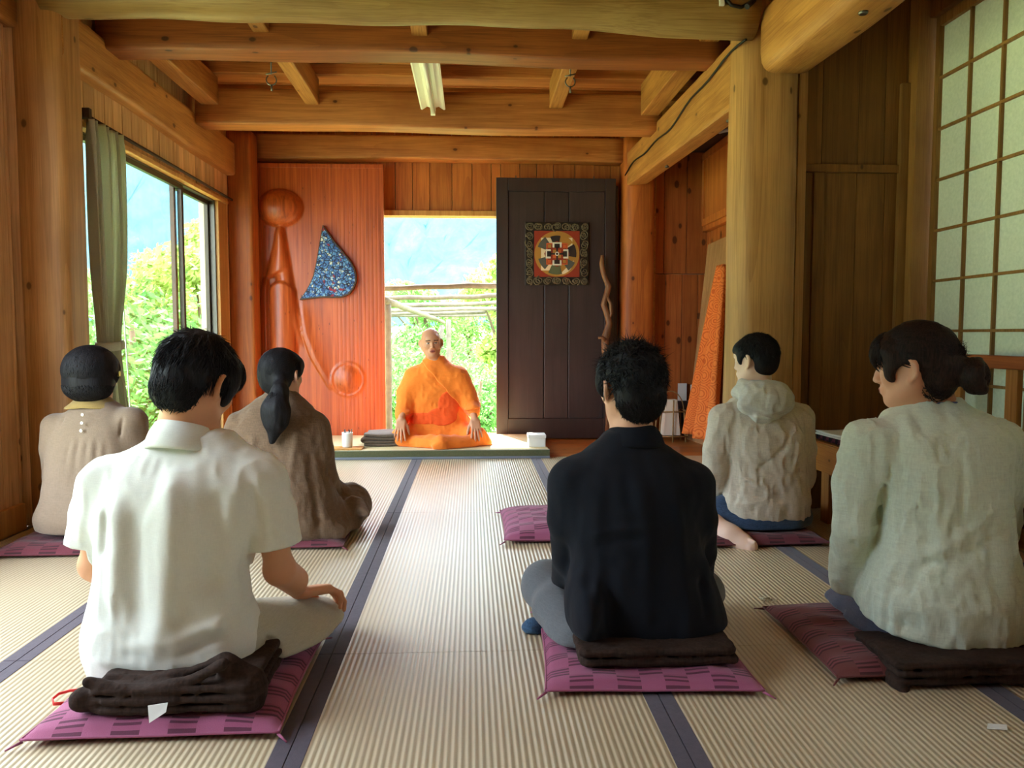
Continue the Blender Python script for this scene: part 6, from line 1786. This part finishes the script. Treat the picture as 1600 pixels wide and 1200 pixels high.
# ---------------------------------------------------------------- pale linen tunic
def linen_woman():
    Y = 2.13
    t = thing('person', 'person in pale mint linen tunic with hair in a bun, looking left', 'person', (P(1465, 500, Y).x, Y, 0.09))
    R = rows([(1060, 1395, 1575, .01, .14), (1040, 1378, 1582, .01, .16), (1005, 1362, 1588, .0, .175), (970, 1346, 1590, .0, .18), (930, 1344, 1588, -.005, .175), (890, 1356, 1578, -.01, .155),
              (850, 1370, 1564, -.01, .135), (810, 1378, 1560, -.01, .125), (760, 1374, 1566, -.005, .125), (715, 1366, 1572, .0, .12), (680, 1366, 1572, .01, .11), (658, 1382, 1558, .02, .095), (643, 1404, 1535, .03, .08), (631, 1425, 1512, .035, .065), (622, 1438, 1498, .04, .055)], Y)
    hf = hframe(1430, .826, 2.165, yaw=48, pitch=6, roll=-3, k=1.0)
    shL, shR = P(1352, 690, Y+.01), P(1562, 692, Y+.01)
    elL, elR = P(1333, 820, Y+.03), P(1566, 810, Y+.08)
    wrL, wrR = P(1324, 912, Y+.12), P(1530, 900, Y+.28)
    b = SDF(); b.loft(shrink(sorted(R)[5:], .024), k=.02)
    b.chain([shL, elL, wrL], [.038, .032, .022], .02); b.chain([shR, elR, wrR], [.038, .032, .022], .02)
    b.chain([P(1466, 650, Y+.03), P(1456, 615, Y+.035), hf.w((0, -.025, -.03))], [.060, .052, .050], .03); b.cap(P(1452, 632, Y+.05), hf.w((0, .01, -.07)), .046, .042, .03)
    head(b, hf)
    hand(b, Frame(wrL+Vector((.02, .03, 0)), look((.45, .85, -.15), (-.3, .2, 1))), 1, k=.88); hand(b, Frame(wrR, look((0, .85, -.5), (0, .4, 1))), -1, k=.92)
    b.build('body', M_skin, .006, t, fine=fr_fine(hf, .135, .0038), colf=headtone(hf, srgb(222, 166, 134)))
    s = SDF(); s.loft(R, k=.02)
    s.chain([shL, P(1338, 755, Y+.02), elL, P(1327, 870, Y+.07), P(1322, 908, Y+.10)], [.060, .058, .054, .048, .044], .04)
    s.chain([shR, P(1568, 755, Y+.04), elR, P(1550, 860, Y+.2), wrR], [.060, .056, .052, .048, .042], .035)
    pb = lambda x, y, o=0: P(x, y, Y-.13+o)
    s.disp(folds([([pb(1375, 680), pb(1368, 750), pb(1372, 800)], .007, -.010), ([pb(1470, 720), pb(1462, 800), pb(1470, 900)], .014, .006), ([pb(1510, 700), pb(1500, 800), pb(1520, 880)], .012, -.006), ([pb(1440, 870), pb(1500, 840), pb(1560, 790)], .012, .008),
                  ([pb(1430, 890), pb(1500, 865), pb(1570, 830)], .012, -.006), ([pb(1545, 850), pb(1480, 900), pb(1400, 960)], .014, .005), ([pb(1340, 940), pb(1400, 990), pb(1500, 1010), pb(1570, 990)], .012, .006), ([pb(1340, 965), pb(1400, 1010), pb(1500, 1025)], .008, -.005),
                  ([pb(1520, 870), pb(1525, 960), pb(1515, 1010)], .010, .006), ([pb(1400, 700), pb(1450, 760), pb(1480, 780)], .012, .004)]))
    s.disp(crinkle(.0045, 16, 16, 8, 43, True)); s.disp(crinkle(.0036, 40, 40, 15, 45, True)); s.disp(crinkle(.0020, 85, 85, 40, 46, True))
    s.ell((P(1466, 640, Y).x-.005, Y+.035, P(1466, 634, Y).z+.022), (.066, .062, .045), .006, mode='-')
    s.cut((P(1465, 1046, Y).x, Y-.16, .066), (-.06, .22, -1), .008)
    o = s.build('linen_tunic', M_pale, .0055, t)
    # blue inner neckline
    mb = MB(); cc = P(1464, 630, Y+.035)
    mb.tube([(cc.x-.0+.064*math.cos(a), cc.y+.058*math.sin(a), cc.z-.002-.012*math.sin(a)*.5) for a in [2*PI*i/40 for i in range(41)]], .006, 8); mb.build('inner_shirt', fabric('blue inner shirt', srgb(96, 112, 160), 700, .1), t)
    s = SDF()
    s.chain([P(1400, 985, Y+.02), P(1330, 958, Y+.26)], [.11, .092], .03); s.chain([P(1530, 985, Y+.02), P(1512, 960, Y+.28)], [.10, .078], .03)
    s.ell((P(1465, 1000, Y).x, Y+.01, .18), (.17, .15, .08), .03); s.chain([P(1330, 960, Y+.26), P(1368, 992, Y+.05)], [.085, .085], .03)
    s.disp(crinkle(.004, 18, 18, 18, 49)); s.disp(folds([([P(1295, 950, Y+.2), P(1330, 960, Y+.1)], .008, -.008)])); s.cut((0, 0, .055), (0, 0, -1), .01)
    s.build('trousers', M_slate, .0065, t)
    # hair pulled back into a bun
    s = SDF(); fr = hf
    s.ell((0, -.014, .036), (.088, .108, .096), .01, fr=fr); s.ell((0, -.062, -.030), (.068, .050, .070), .03, fr=fr); s.ell((0, .060, .050), (.076, .048, .052), .03, fr=fr)
    for q in (-1, 1): s.ell((q*.068, .045, .012), (.018, .024, .050), .02, fr=fr)
    s.add(lambda x, y, z: np.maximum(.072-y, z-.026)+0*x, (-.1, .06, -.14), (.1, .15, .03), .01, '-', fr)
    s.add(lambda x, y, z: np.maximum(np.sqrt(((y-.004)/.034)**2+((z+.030)/.046)**2)*.03-.03, .060-np.abs(x)), (-.12, -.05, -.09), (.12, .05, .03), .006, '-', fr)
    s.chain([(0, -.09, -.01), (0, -.125, -.02)], [.045, .035], .03, fr=fr)
    bun = (0.0, -.148, -.038)
    s.ell(bun, (.046, .036, .050), .012, fr=fr)
    for a in range(3): s.chain([(bun[0]+.034*math.cos(q+a*2.1), bun[1]-.012+.006*math.sin(q*2), bun[2]+.038*math.sin(q+a*2.1)) for q in np.linspace(0, 3.4, 9)], [.014]*9, .006, fr=fr)
    s.disp(lambda x, y, z, d: -.0022*vnoise(x*40, y*40, z*110, 52)-.003*vnoise(x*18, y*18, z*24, 53))
    back = np.array([0, -1.0, -.25])
    ex = [tufts(fr, (0, -.014, .034), (.088, .108, .097), 2400, .085, lambda u: np.tile(back, (len(u), 1)), lambda u: (u[:, 2] > -.65) & ~((u[:, 1] > .5) & (u[:, 2] < .15)) & ~((np.abs(u[:, 0]) > .55) & (u[:, 2] < -.15) & (u[:, 1] > -.3)), 54, .015, .0022, jit=.18),
          tufts(fr, (0, .055, .045), (.080, .056, .062), 420, .055, lambda u: np.tile([0, .3, -1.0], (len(u), 1)), lambda u: (u[:, 1] > .2) & (u[:, 2] > -.2), 55, .06, .0026, start=1.02),
          tufts(fr, bun, (.047, .038, .051), 700, .06, lambda u: np.stack([-u[:, 2], u[:, 1]*0, u[:, 0]], 1), lambda u: u[:, 1] < .5, 56, .03, .0022, jit=.3),
          tufts(fr, (0, -.10, .030), (.030, .030, .030), 70, .05, lambda u: np.tile([0, -.8, .35], (len(u), 1)), lambda u: u[:, 1] < .2, 57, .5, .0024, jit=.5),
          tufts(fr, (0, -.05, -.05), (.062, .050, .055), 300, .035, lambda u: np.tile([0, -.5, -.6], (len(u), 1)), lambda u: u[:, 2] < .2, 58, .12, .0018, jit=.5)]
    hairmesh('hair', s, .0045, M_hairbrown, t, ex)
linen_woman()
cushion(1.245, 2.18, .57, .52, .0, M_cbrown, 'brown and wine checked cushion on the right, under the person in the pale linen tunic', .060, 5, [(0, -.05, .22, .02)])
def curl2(s):
    s.chain([P(1395, 1018, 2.05), P(1400, 1062, 1.92), P(1415, 1100, 1.86)], [.020, .026, .022], .01)
    s.chain([P(1580, 1040, 1.97), P(1640, 1036, 1.98), P(1720, 1030, 2.0)], [.022, .032, .034], .02)
bl = blanket_stack('folded_blanket', 1.085, 1.66, 1.865, 2.10, .009, 3, .022, M_blanket, 'dark brown folded blanket spilling off the cushion at the lower right corner', 11, curl2)
mb = MB(); a, b, c, d = PZ(1543, 1131, .004), PZ(1573, 1133, .004), PZ(1574, 1141, .003), PZ(1542, 1139, .003)
mb.prism([a, b, c, d], (0, 0, .0015)); mb.build('care_tag', M_card, bl)['label'] = 'white care tag'

# ---------------------------------------------------------------- short-haired woman, far left
def bob_woman():
    Y = 3.42
    t = thing('person', 'person with short black hair in a taupe blouse with mustard collar, by the left pillar', 'person', (P(148, 500, Y).x, Y, 0.06))
    R = rows([(836, 80, 215, .02, .13), (826, 62, 228, .01, .165), (805, 60, 230, .0, .17), (775, 72, 222, -.005, .15), (745, 76, 216, -.01, .13), (710, 78, 214, -.01, .12),
              (680, 80, 212, .0, .115), (660, 86, 206, .01, .105), (645, 98, 196, .02, .09), (636, 112, 184, .03, .075), (629, 124, 172, .035, .06), (624, 130, 166, .04, .05)], Y)
    hf = hframe(143, .735, 3.46, yaw=-10, pitch=5, roll=0, k=1.03)
    shL, shR = P(88, 668, Y+.01), P(204, 664, Y+.01)
    elL, elR = P(86, 745, Y+.04), P(210, 745, Y+.06); wrL, wrR = P(110, 800, Y+.24), P(190, 800, Y+.26)
    b = SDF(); b.loft(shrink(sorted(R)[2:], .022), k=.02)
    b.chain([shL, elL, wrL], [.036, .031, .022], .02); b.chain([shR, elR, wrR], [.036, .031, .022], .02)
    b.chain([P(147, 635, Y+.03), P(146, 612, Y+.035), hf.w((0, -.02, -.03))], [.056, .050, .050], .03); head(b, hf)
    hand(b, Frame(wrL, look((.2, .9, -.3), (0, .3, 1))), 1, k=.92); hand(b, Frame(wrR, look((-.2, .9, -.3), (0, .3, 1))), -1, k=.92)
    b.build('body', M_skin, .0065, t, fine=fr_fine(hf, .13, .005), colf=headtone(hf, srgb(220, 168, 138)))
    s = SDF(); s.loft(R, k=.02)
    s.chain([shL, P(84, 700, Y+.01), elL, wrL], [.062, .056, .05, .04], .035); s.chain([shR, P(212, 700, Y+.01), elR, wrR], [.066, .062, .054, .042], .035)
    s.ell(P(208, 655, Y+.01), (.055, .06, .05), .03)
    pb = lambda x, y, o=0: P(x, y, Y-.12+o)
    s.disp(folds([([pb(x, 686), pb(x+(x-145)*.25, 770)], .006, .004 if i % 2 else -.004) for i, x in enumerate(range(108, 192, 7))]+[([pb(80, 770), pb(120, 785), pb(160, 780)], .010, .006), ([pb(70, 800), pb(120, 812), pb(200, 805)], .010, -.006), ([P(192, 650, Y-.06), P(186, 700, Y-.06)], .006, -.010), ([P(100, 650, Y-.06), P(98, 700, Y-.06)], .006, -.008)]))
    s.disp(crinkle(.003, 18, 18, 12, 63)); s.cut((0, 0, .075), (0, 0, -1), .01)
    o = s.build('blouse', M_taupe, .0062, t)
    mb = MB(); V = []; Fc = []; cc = P(146, 625, Y+.035); N = 48
    prof = [(.054, .010), (.060, .009), (.085, -.006), (.108, -.024), (.110, -.030), (.104, -.030), (.075, -.016), (.052, -.002)]; m_ = len(prof)
    for i in range(N):
        a = 2*PI*i/N; ca, sa = math.cos(a), math.sin(a)
        for r_, z_ in prof: V.append((cc.x+ca*r_*1.08, cc.y+sa*r_*.86, cc.z+z_*1.1+.006-abs(ca)*.010*(r_ > .08)))
    for i in range(N):
        for k in range(m_): Fc.append((i*m_+k, i*m_+(k+1) % m_, ((i+1) % N)*m_+(k+1) % m_, ((i+1) % N)*m_+k))
    mb.quads(V, Fc); mb.build('blouse_collar', M_collar, o, True)
    for k, py in enumerate((648, 661, 673)):
        p = P(129-1.2*k, py, Y-.105-.006*k); mb = MB(); mb.lathe((0, 0, 0), [(.006, -.002), (.0075, 0), (.006, .0025)], 14, Matrix.Translation(p) @ Matrix.Rotation(PI/2, 4, 'X')); mb.build('button', M_button, o)
    s = SDF(); s.ell((P(145, 800, Y).x, Y+.10, .095), (.22, .24, .055), .03); s.chain([P(104, 838, Y+.08), P(80, 835, Y+.3)], [.09, .08], .03); s.chain([P(190, 830, Y+.05), P(200, 835, Y+.3)], [.09, .08], .03)
    s.disp(crinkle(.004, 18, 18, 18, 65)); s.cut((0, 0, .052), (0, 0, -1), .01); s.build('trousers', M_navy, .0075, t)
    s = SDF(); fr = hf
    s.ell((0, -.012, .030), (.108, .120, .102), .01, fr=fr); s.ell((0, -.030, -.040), (.100, .090, .070), .03, fr=fr)
    s.add(lambda x, y, z: np.maximum(np.maximum(.050-y, z-.030), np.abs(x)-.068), (-.1, .04, -.14), (.1, .15, .035), .01, '-', fr)
    s.disp(lambda x, y, z, d: -.003*vnoise(x*40, y*40, z*14, 12))
    def flow(u): f = u*.5; f[:, 2] -= 1; return f
    ex = [tufts(fr, (0, -.014, .025), (.107, .118, .106), 2400, .07, flow, lambda u: (u[:, 2] > -.7) & ~((u[:, 1] > .4) & (u[:, 2] < .2)), 64, .01, .0028),
          tufts(fr, (0, -.030, -.040), (.101, .091, .071), 1500, .05, lambda u: u*.3+np.array([0, 0, -1.0]), lambda u: (u[:, 1] < .4) & (u[:, 2] < .0), 66, .03, .0026)]
    hairmesh('hair', s, .006, M_hair, t, ex)
    mb = MB(); e = hf.w((.102, .02, .012)); mb.box(e[0]-.003, e[0]+.007, e[1]-.006, e[1]+.008, e[2]-.012, e[2]+.012, .002); mb.build('hair_clip', plain('gilt clip', srgb(206, 186, 110), .3, .5, .8), t)
bob_woman()
cushion(-1.69, 3.47, .60, .55, .03, M_cwine, 'dark red cushion by the left pillar, under the short-haired person', .058, 6, [(0, .0, .22, .02)])

# ---------------------------------------------------------------- ponytail
def pony_woman():
    Y = 3.42
    t = thing('person', 'person in a long brown linen coat with a black ponytail, sitting cross-legged', 'person', (P(435, 500, Y).x, Y, 0.06))
    R = rows([(842, 375, 530, .02, .14), (825, 362, 535, .01, .18), (800, 362, 532, .0, .18), (770, 366, 522, -.005, .165), (740, 368, 512, -.01, .145), (700, 366, 506, -.01, .13),
              (670, 364, 502, .0, .12), (650, 368, 496, .01, .105), (636, 382, 486, .02, .09), (625, 398, 474, .03, .075), (616, 412, 462, .035, .06), (608, 420, 456, .04, .05)], Y)
    hf = hframe(439, .738, 3.46, yaw=-22, pitch=2, roll=0, k=.97)
    shL, shR = P(375, 668, Y+.01), P(492, 666, Y+.01)
    elL, elR = P(372, 745, Y+.04), P(504, 745, Y+.05); wrL, wrR = P(385, 800, Y+.26), P(530, 768, Y+.22)
    b = SDF(); b.loft(shrink(sorted(R)[2:], .022), k=.02)
    b.chain([shL, elL, wrL], [.036, .031, .022], .02); b.chain([shR, elR, wrR], [.036, .031, .022], .02)
    b.chain([P(438, 630, Y+.03), P(441, 605, Y+.035), hf.w((0, -.02, -.03))], [.054, .048, .048], .03); head(b, hf)
    hand(b, Frame(wrR, look((.35, .7, -.2), (-.1, .1, 1))), -1, k=.95, curls=((12, 24, 20),)); hand(b, Frame(wrL, look((-.1, .9, -.3), (0, .3, 1))), 1, k=.92)
    b.build('body', M_skin, .0065, t, fine=fr_fine(hf, .13, .005), colf=headtone(hf, srgb(222, 172, 142)))
    s = SDF(); s.loft(R, k=.02)
    s.chain([shL, P(368, 700, Y+.01), elL, wrL], [.060, .058, .054, .05], .035); s.chain([shR, P(500, 705, Y+.01), elR, P(520, 764, Y+.18)], [.060, .060, .060, .050], .035)
    # coat spread over the crossed legs, corner reaching right
    s.chain([P(500, 815, Y+.02), P(548, 786, Y+.26)], [.10, .085], .05); s.chain([P(395, 815, Y+.02), P(372, 800, Y+.3)], [.10, .08], .05)
    s.chain([P(548, 786, Y+.26), P(540, 815, Y+.10)], [.085, .060], .04)
    s.box(P(553, 800, Y+.2), (.045, .13, .045), .02, .05, R=rot('Y', 28)); s.cap(P(556, 790, Y+.1), P(573, 803, Y+.02), .04, .012, .03)
    s.box(P(520, 826, Y+.04), (.075, .14, .055), .03, .05, R=rot('Y', 12))
    pb = lambda x, y, o=0: P(x, y, Y-.13+o)
    s.disp(folds([([pb(478, 690), pb(490, 760), pb(500, 840)], .014, -.012), ([pb(465, 660), pb(455, 740), pb(470, 830)], .014, .008), ([pb(430, 690), pb(420, 780), pb(430, 840)], .014, -.007), ([pb(395, 680), pb(390, 780)], .014, .008),
                  ([P(515, 770, Y+.05), P(535, 775, Y+.1), P(545, 840, Y)], .012, -.012), ([P(545, 765, Y+.12), P(562, 800, Y+.08)], .010, .008), ([P(500, 800, Y-.1), P(530, 830, Y-.08)], .010, .008), ([P(505, 780, Y-.05), P(520, 840, Y-.1)], .008, -.008)]))
    s.disp(crinkle(.005, 16, 16, 10, 73)); s.disp(crinkle(.0025, 40, 40, 26, 75, True)); s.cut((0, 0, .03), (.0, 0, -1), .01)
    o = s.build('linen_coat', M_brownlin, .0065, t)
    s = SDF(); s.ell((P(450, 800, Y).x, Y+.1, .10), (.22, .25, .06), .03); s.chain([P(500, 848, Y-.08), P(470, 850, Y-.1)], [.035, .03], .02); s.disp(crinkle(.003, 20, 20, 20, 8)); s.cut((0, 0, .052), (0, 0, -1), .01); s.build('trousers', M_navy, .008, t)
    s = SDF(); fr = hf
    s.ell((0, -.012, .032), (.090, .108, .094), .01, fr=fr); s.ell((0, -.055, -.025), (.074, .056, .066), .03, fr=fr); s.ell((0, .05, .045), (.074, .05, .05), .03, fr=fr)
    s.add(lambda x, y, z: np.maximum(.068-y, z-.030)+0*x, (-.1, .06, -.14), (.1, .15, .035), .01, '-', fr)
    s.add(lambda x, y, z: np.maximum(np.sqrt(((y-.010)/.034)**2+((z+.032)/.046)**2)*.03-.03, .062-np.abs(x)), (-.12, -.05, -.09), (.12, .05, .03), .006, '-', fr)
    pn = [P(x, y, d) for x, y, d in ((439, 598, Y-.06), (437, 612, Y-.13), (432, 640, Y-.155), (430, 662, Y-.155), (425, 690, Y-.15))]
    s.chain(pn, [.028, .036, .052, .042, .014], .02); s.cap(pn[0], pn[1], .02, .024, .01)
    s.ell(P(430, 645, Y-.16), (.062, .035, .075), .02)
    s.disp(lambda x, y, z, d: -.0028*vnoise(x*75, y*75, z*9, 12)-.002*vnoise(x*30, y*30, z*12, 14))
    ex = [tufts(fr, (0, -.012, .030), (.090, .108, .095), 1800, .07, lambda u: np.stack([-u[:, 0], -.8+0*u[:, 0], -.8+0*u[:, 0]], 1), lambda u: (u[:, 2] > -.6) & ~((u[:, 1] > .5) & (u[:, 2] < .15)) & ~((np.abs(u[:, 0]) > .6) & (u[:, 2] < -.15) & (u[:, 1] > -.3)), 74, .004, .0022, jit=.1)]
    pf = Frame(pn[2]); 
    ex.append(tufts(pf, (0, 0, -.01), (.055, .040, .09), 420, .10, lambda u: np.tile([-.08, 0, -1.0], (len(u), 1)), lambda u: u[:, 1] < .6, 76, .03, .0022, jit=.12))
    hairmesh('hair', s, .005, M_hair, t, ex)
pony_woman()
cushion(-.86, 3.53, .62, .55, .0, M_cwine, 'dark red cushion in the second row, under the person with the ponytail', .058, 7, [(0, .0, .22, .02)])

# ---------------------------------------------------------------- the monk
def monk():
    Y = 6.10
    t = thing('person', 'person with shaved head in a bright orange robe, facing the others in the doorway', 'person', (P(682, 500, Y).x, Y, 0.063))
    R = rows([(700, 618, 752, .0, .17), (685, 620, 750, .0, .18), (668, 634, 738, .02, .16), (650, 640, 730, .03, .145), (630, 640, 726, .03, .135), (610, 638, 724, .03, .13), (592, 638, 720, .03, .12), (580, 644, 714, .02, .11), (571, 652, 706, .02, .09), (564, 662, 698, .02, .07), (558, 668, 692, .02, .055)], Y)
    hf = hframe(673.5, .852, Y-.01, yaw=8, pitch=3, roll=3, k=.98, base=180)
    shL, shR = P(646, 590, Y), P(716, 588, Y)
    elL, elR = P(633, 638, Y-.04), P(736, 636, Y-.04); wrL, wrR = P(627, 655, Y-.20), P(742, 655, Y-.20)
    b = SDF(); b.loft(shrink(R, .03), k=.02)
    b.chain([shL, elL, wrL], [.040, .036, .026], .02); b.chain([shR, elR, wrR], [.040, .036, .026], .02)
    b.chain([P(681, 570, Y), P(677, 557, Y-.005), hf.w((0, -.015, -.04))], [.066, .054, .054], .03); head(b, hf)
    for wr, sd, dx in ((wrL, -1, -.05), (wrR, 1, .10)):
        hand(b, Frame(wr, look((dx, -.55, -.75), (dx*.5, -.8, .55))), sd, curls=((8, 14, 12), (10, 16, 12), (12, 18, 14), (14, 20, 14)), spread=8, thumb_out=34)
    b.chain([P(700, 690, Y-.30), P(672, 693, Y-.30)], [.04, .032], .02); b.cut((0, 0, .066), (0, 0, -1), .004)
    b.build('body', M_skin, .006, t, fine=fr_fine(hf, .13, .0036)+[(0, wrL.x-.06, wrL.x+.06, .004), (0, wrR.x-.06, wrR.x+.07, .004), (2, wrL.z-.16, wrL.z+.03, .004), (1, Y-.38, Y-.18, .0045)], colf=headtone(hf, srgb(206, 150, 116)))
    # robe: torso, wide sleeves and the lap
    def cloth(ex):
     s = SDF(); s.loft(R, k=.02)
     s.chain([shL, P(636, 615, Y-.01), elL, P(629, 652, Y-.13)], [.075, .078, .072, .052], .05); s.chain([shR, P(728, 612, Y-.01), elR, P(741, 642, Y-.12)], [.072, .070, .066, .050], .05)
     kL, kR = P(630, 684, Y-.16), P(744, 684, Y-.16)
     s.chain([P(668, 682, Y), kL], [.10, .090], .05); s.chain([P(702, 682, Y), kR], [.10, .088], .05)
     s.chain([kL, P(640, 694, Y-.2), P(690, 694, Y-.34)], [.075, .065, .06], .04); s.chain([kR, P(735, 694, Y-.24), P(690, 692, Y-.36)], [.075, .065, .06], .04)
     s.ell(P(614, 692, Y-.08), (.055, .12, .055), .04); s.ell(P(758, 692, Y-.12), (.050, .11, .050), .04)
     s.box(P(687, 698, Y-.38), (.05, .035, .03), .01, .03, R=rot('Y', -15))
     pf = lambda x, y, o=0: P(x, y, Y-.13+o)
     s.disp(folds([([pf(646, 572), pf(668, 590), pf(700, 620), pf(722, 636)], .012, .012), ([pf(652, 568), pf(680, 590), pf(712, 618)], .009, -.010), ([pf(636, 590), pf(634, 640)], .012, .008), ([pf(645, 600), pf(670, 630), pf(696, 640)], .012, .008), ([pf(640, 610), pf(660, 640), pf(690, 652)], .010, -.007),
                   ([P(620, 648, Y-.12), P(650, 640, Y-.14), P(680, 638, Y-.14)], .012, .012), ([P(628, 655, Y-.14), P(660, 652, Y-.16), P(690, 655, Y-.16)], .010, -.010), ([pf(715, 600), pf(730, 630)], .012, .010), ([pf(708, 590), pf(724, 625)], .009, -.008),
                   ([P(618, 690, Y-.25), P(650, 684, Y-.30), P(690, 690, Y-.42)], .012, .010), ([P(625, 698, Y-.25), P(660, 694, Y-.3), P(700, 700, Y-.4)], .010, -.010), ([P(745, 670, Y-.25), P(748, 700, Y-.25)], .012, .009), ([P(757, 675, Y-.2), P(764, 702, Y-.2)], .010, -.009),
                   ([P(700, 668, Y-.25), P(720, 690, Y-.3)], .012, .010), ([P(705, 650, Y-.16), P(725, 640, Y-.14), P(745, 638, Y-.12)], .012, .012), ([P(640, 668, Y-.2), P(680, 680, Y-.3)], .012, .012), ([P(735, 655, Y-.2), P(720, 680, Y-.28)], .010, -.008)]))
     s.disp(crinkle(.007, 12, 12, 12, 83)); s.disp(crinkle(.003, 30, 30, 30, 85, True)); s.cut((0, 0, .0635), (0, 0, -1), .006)
     if ex: s.disp(lambda x, y, z, d: -ex+0*x)
     return s
    o = cloth(0).build('robe', M_orange, .0075, t)
    # cloth over one shoulder: the same drape, thicker, ending along a diagonal edge
    def region(s, f, k=.004): s.ops.append((f, np.full(3, -99.), np.full(3, 99.), k, '-', ID))
    s = cloth(.009); a = P(658, 566, Y-.13); b2 = P(724, 642, Y-.13); dx, dz = b2.x-a.x, b2.z-a.z; L = math.hypot(dx, dz)
    region(s, lambda x, y, z: ((x-a.x)*(-dz)+(z-a.z)*dx)/L+.004*np.sin(z*60)); region(s, lambda x, y, z: z-(P(700, 640, Y-.13).z+.01*np.sin(x*30))+0*y)
    s.build('shoulder_cloth', M_orange, .0065, o)
    s = cloth(.004); c1 = P(701, 633, Y-.13); c2 = P(660, 655, Y-.16); c3 = P(690, 652, Y-.16)
    q = lambda x, z, c, rx, rz: 1-np.sqrt(((x-c.x)/rx)**2+((z-c.z)/rz)**2)
    region(s, lambda x, y, z: np.maximum(np.maximum(q(x, z, c1, .085, .105), q(x, z, c2, .19, .045)), np.maximum(q(x, z, c3, .12, .07), -1))*.05+np.where(y < Y+.02, 0, -1))
    s.build('under_robe', M_orange2, .0065, o)['label'] = 'deeper red-orange inner robe'
monk()
# small things on the mats
mb = MB(); rr = random.Random(8)
c = PZ(1201, 938, .0015)
for k in range(7):
    a = rr.uniform(0, 6); l = rr.uniform(.015, .03); x, y = c.x+rr.uniform(-.02, .02), c.y+rr.uniform(-.02, .02)
    mb.tube([(x-l*math.cos(a), y-l*math.sin(a)*.6, .0025), (x, y, .0045), (x+l*math.cos(a+.5), y+l*math.sin(a+.5)*.6, .0025)], .0016, 5)
rep('straw_scraps', mb, plain('dry straw', srgb(176, 168, 140), .8), 'frayed pale straw scraps on the mat between the two right sitters', 'scraps')
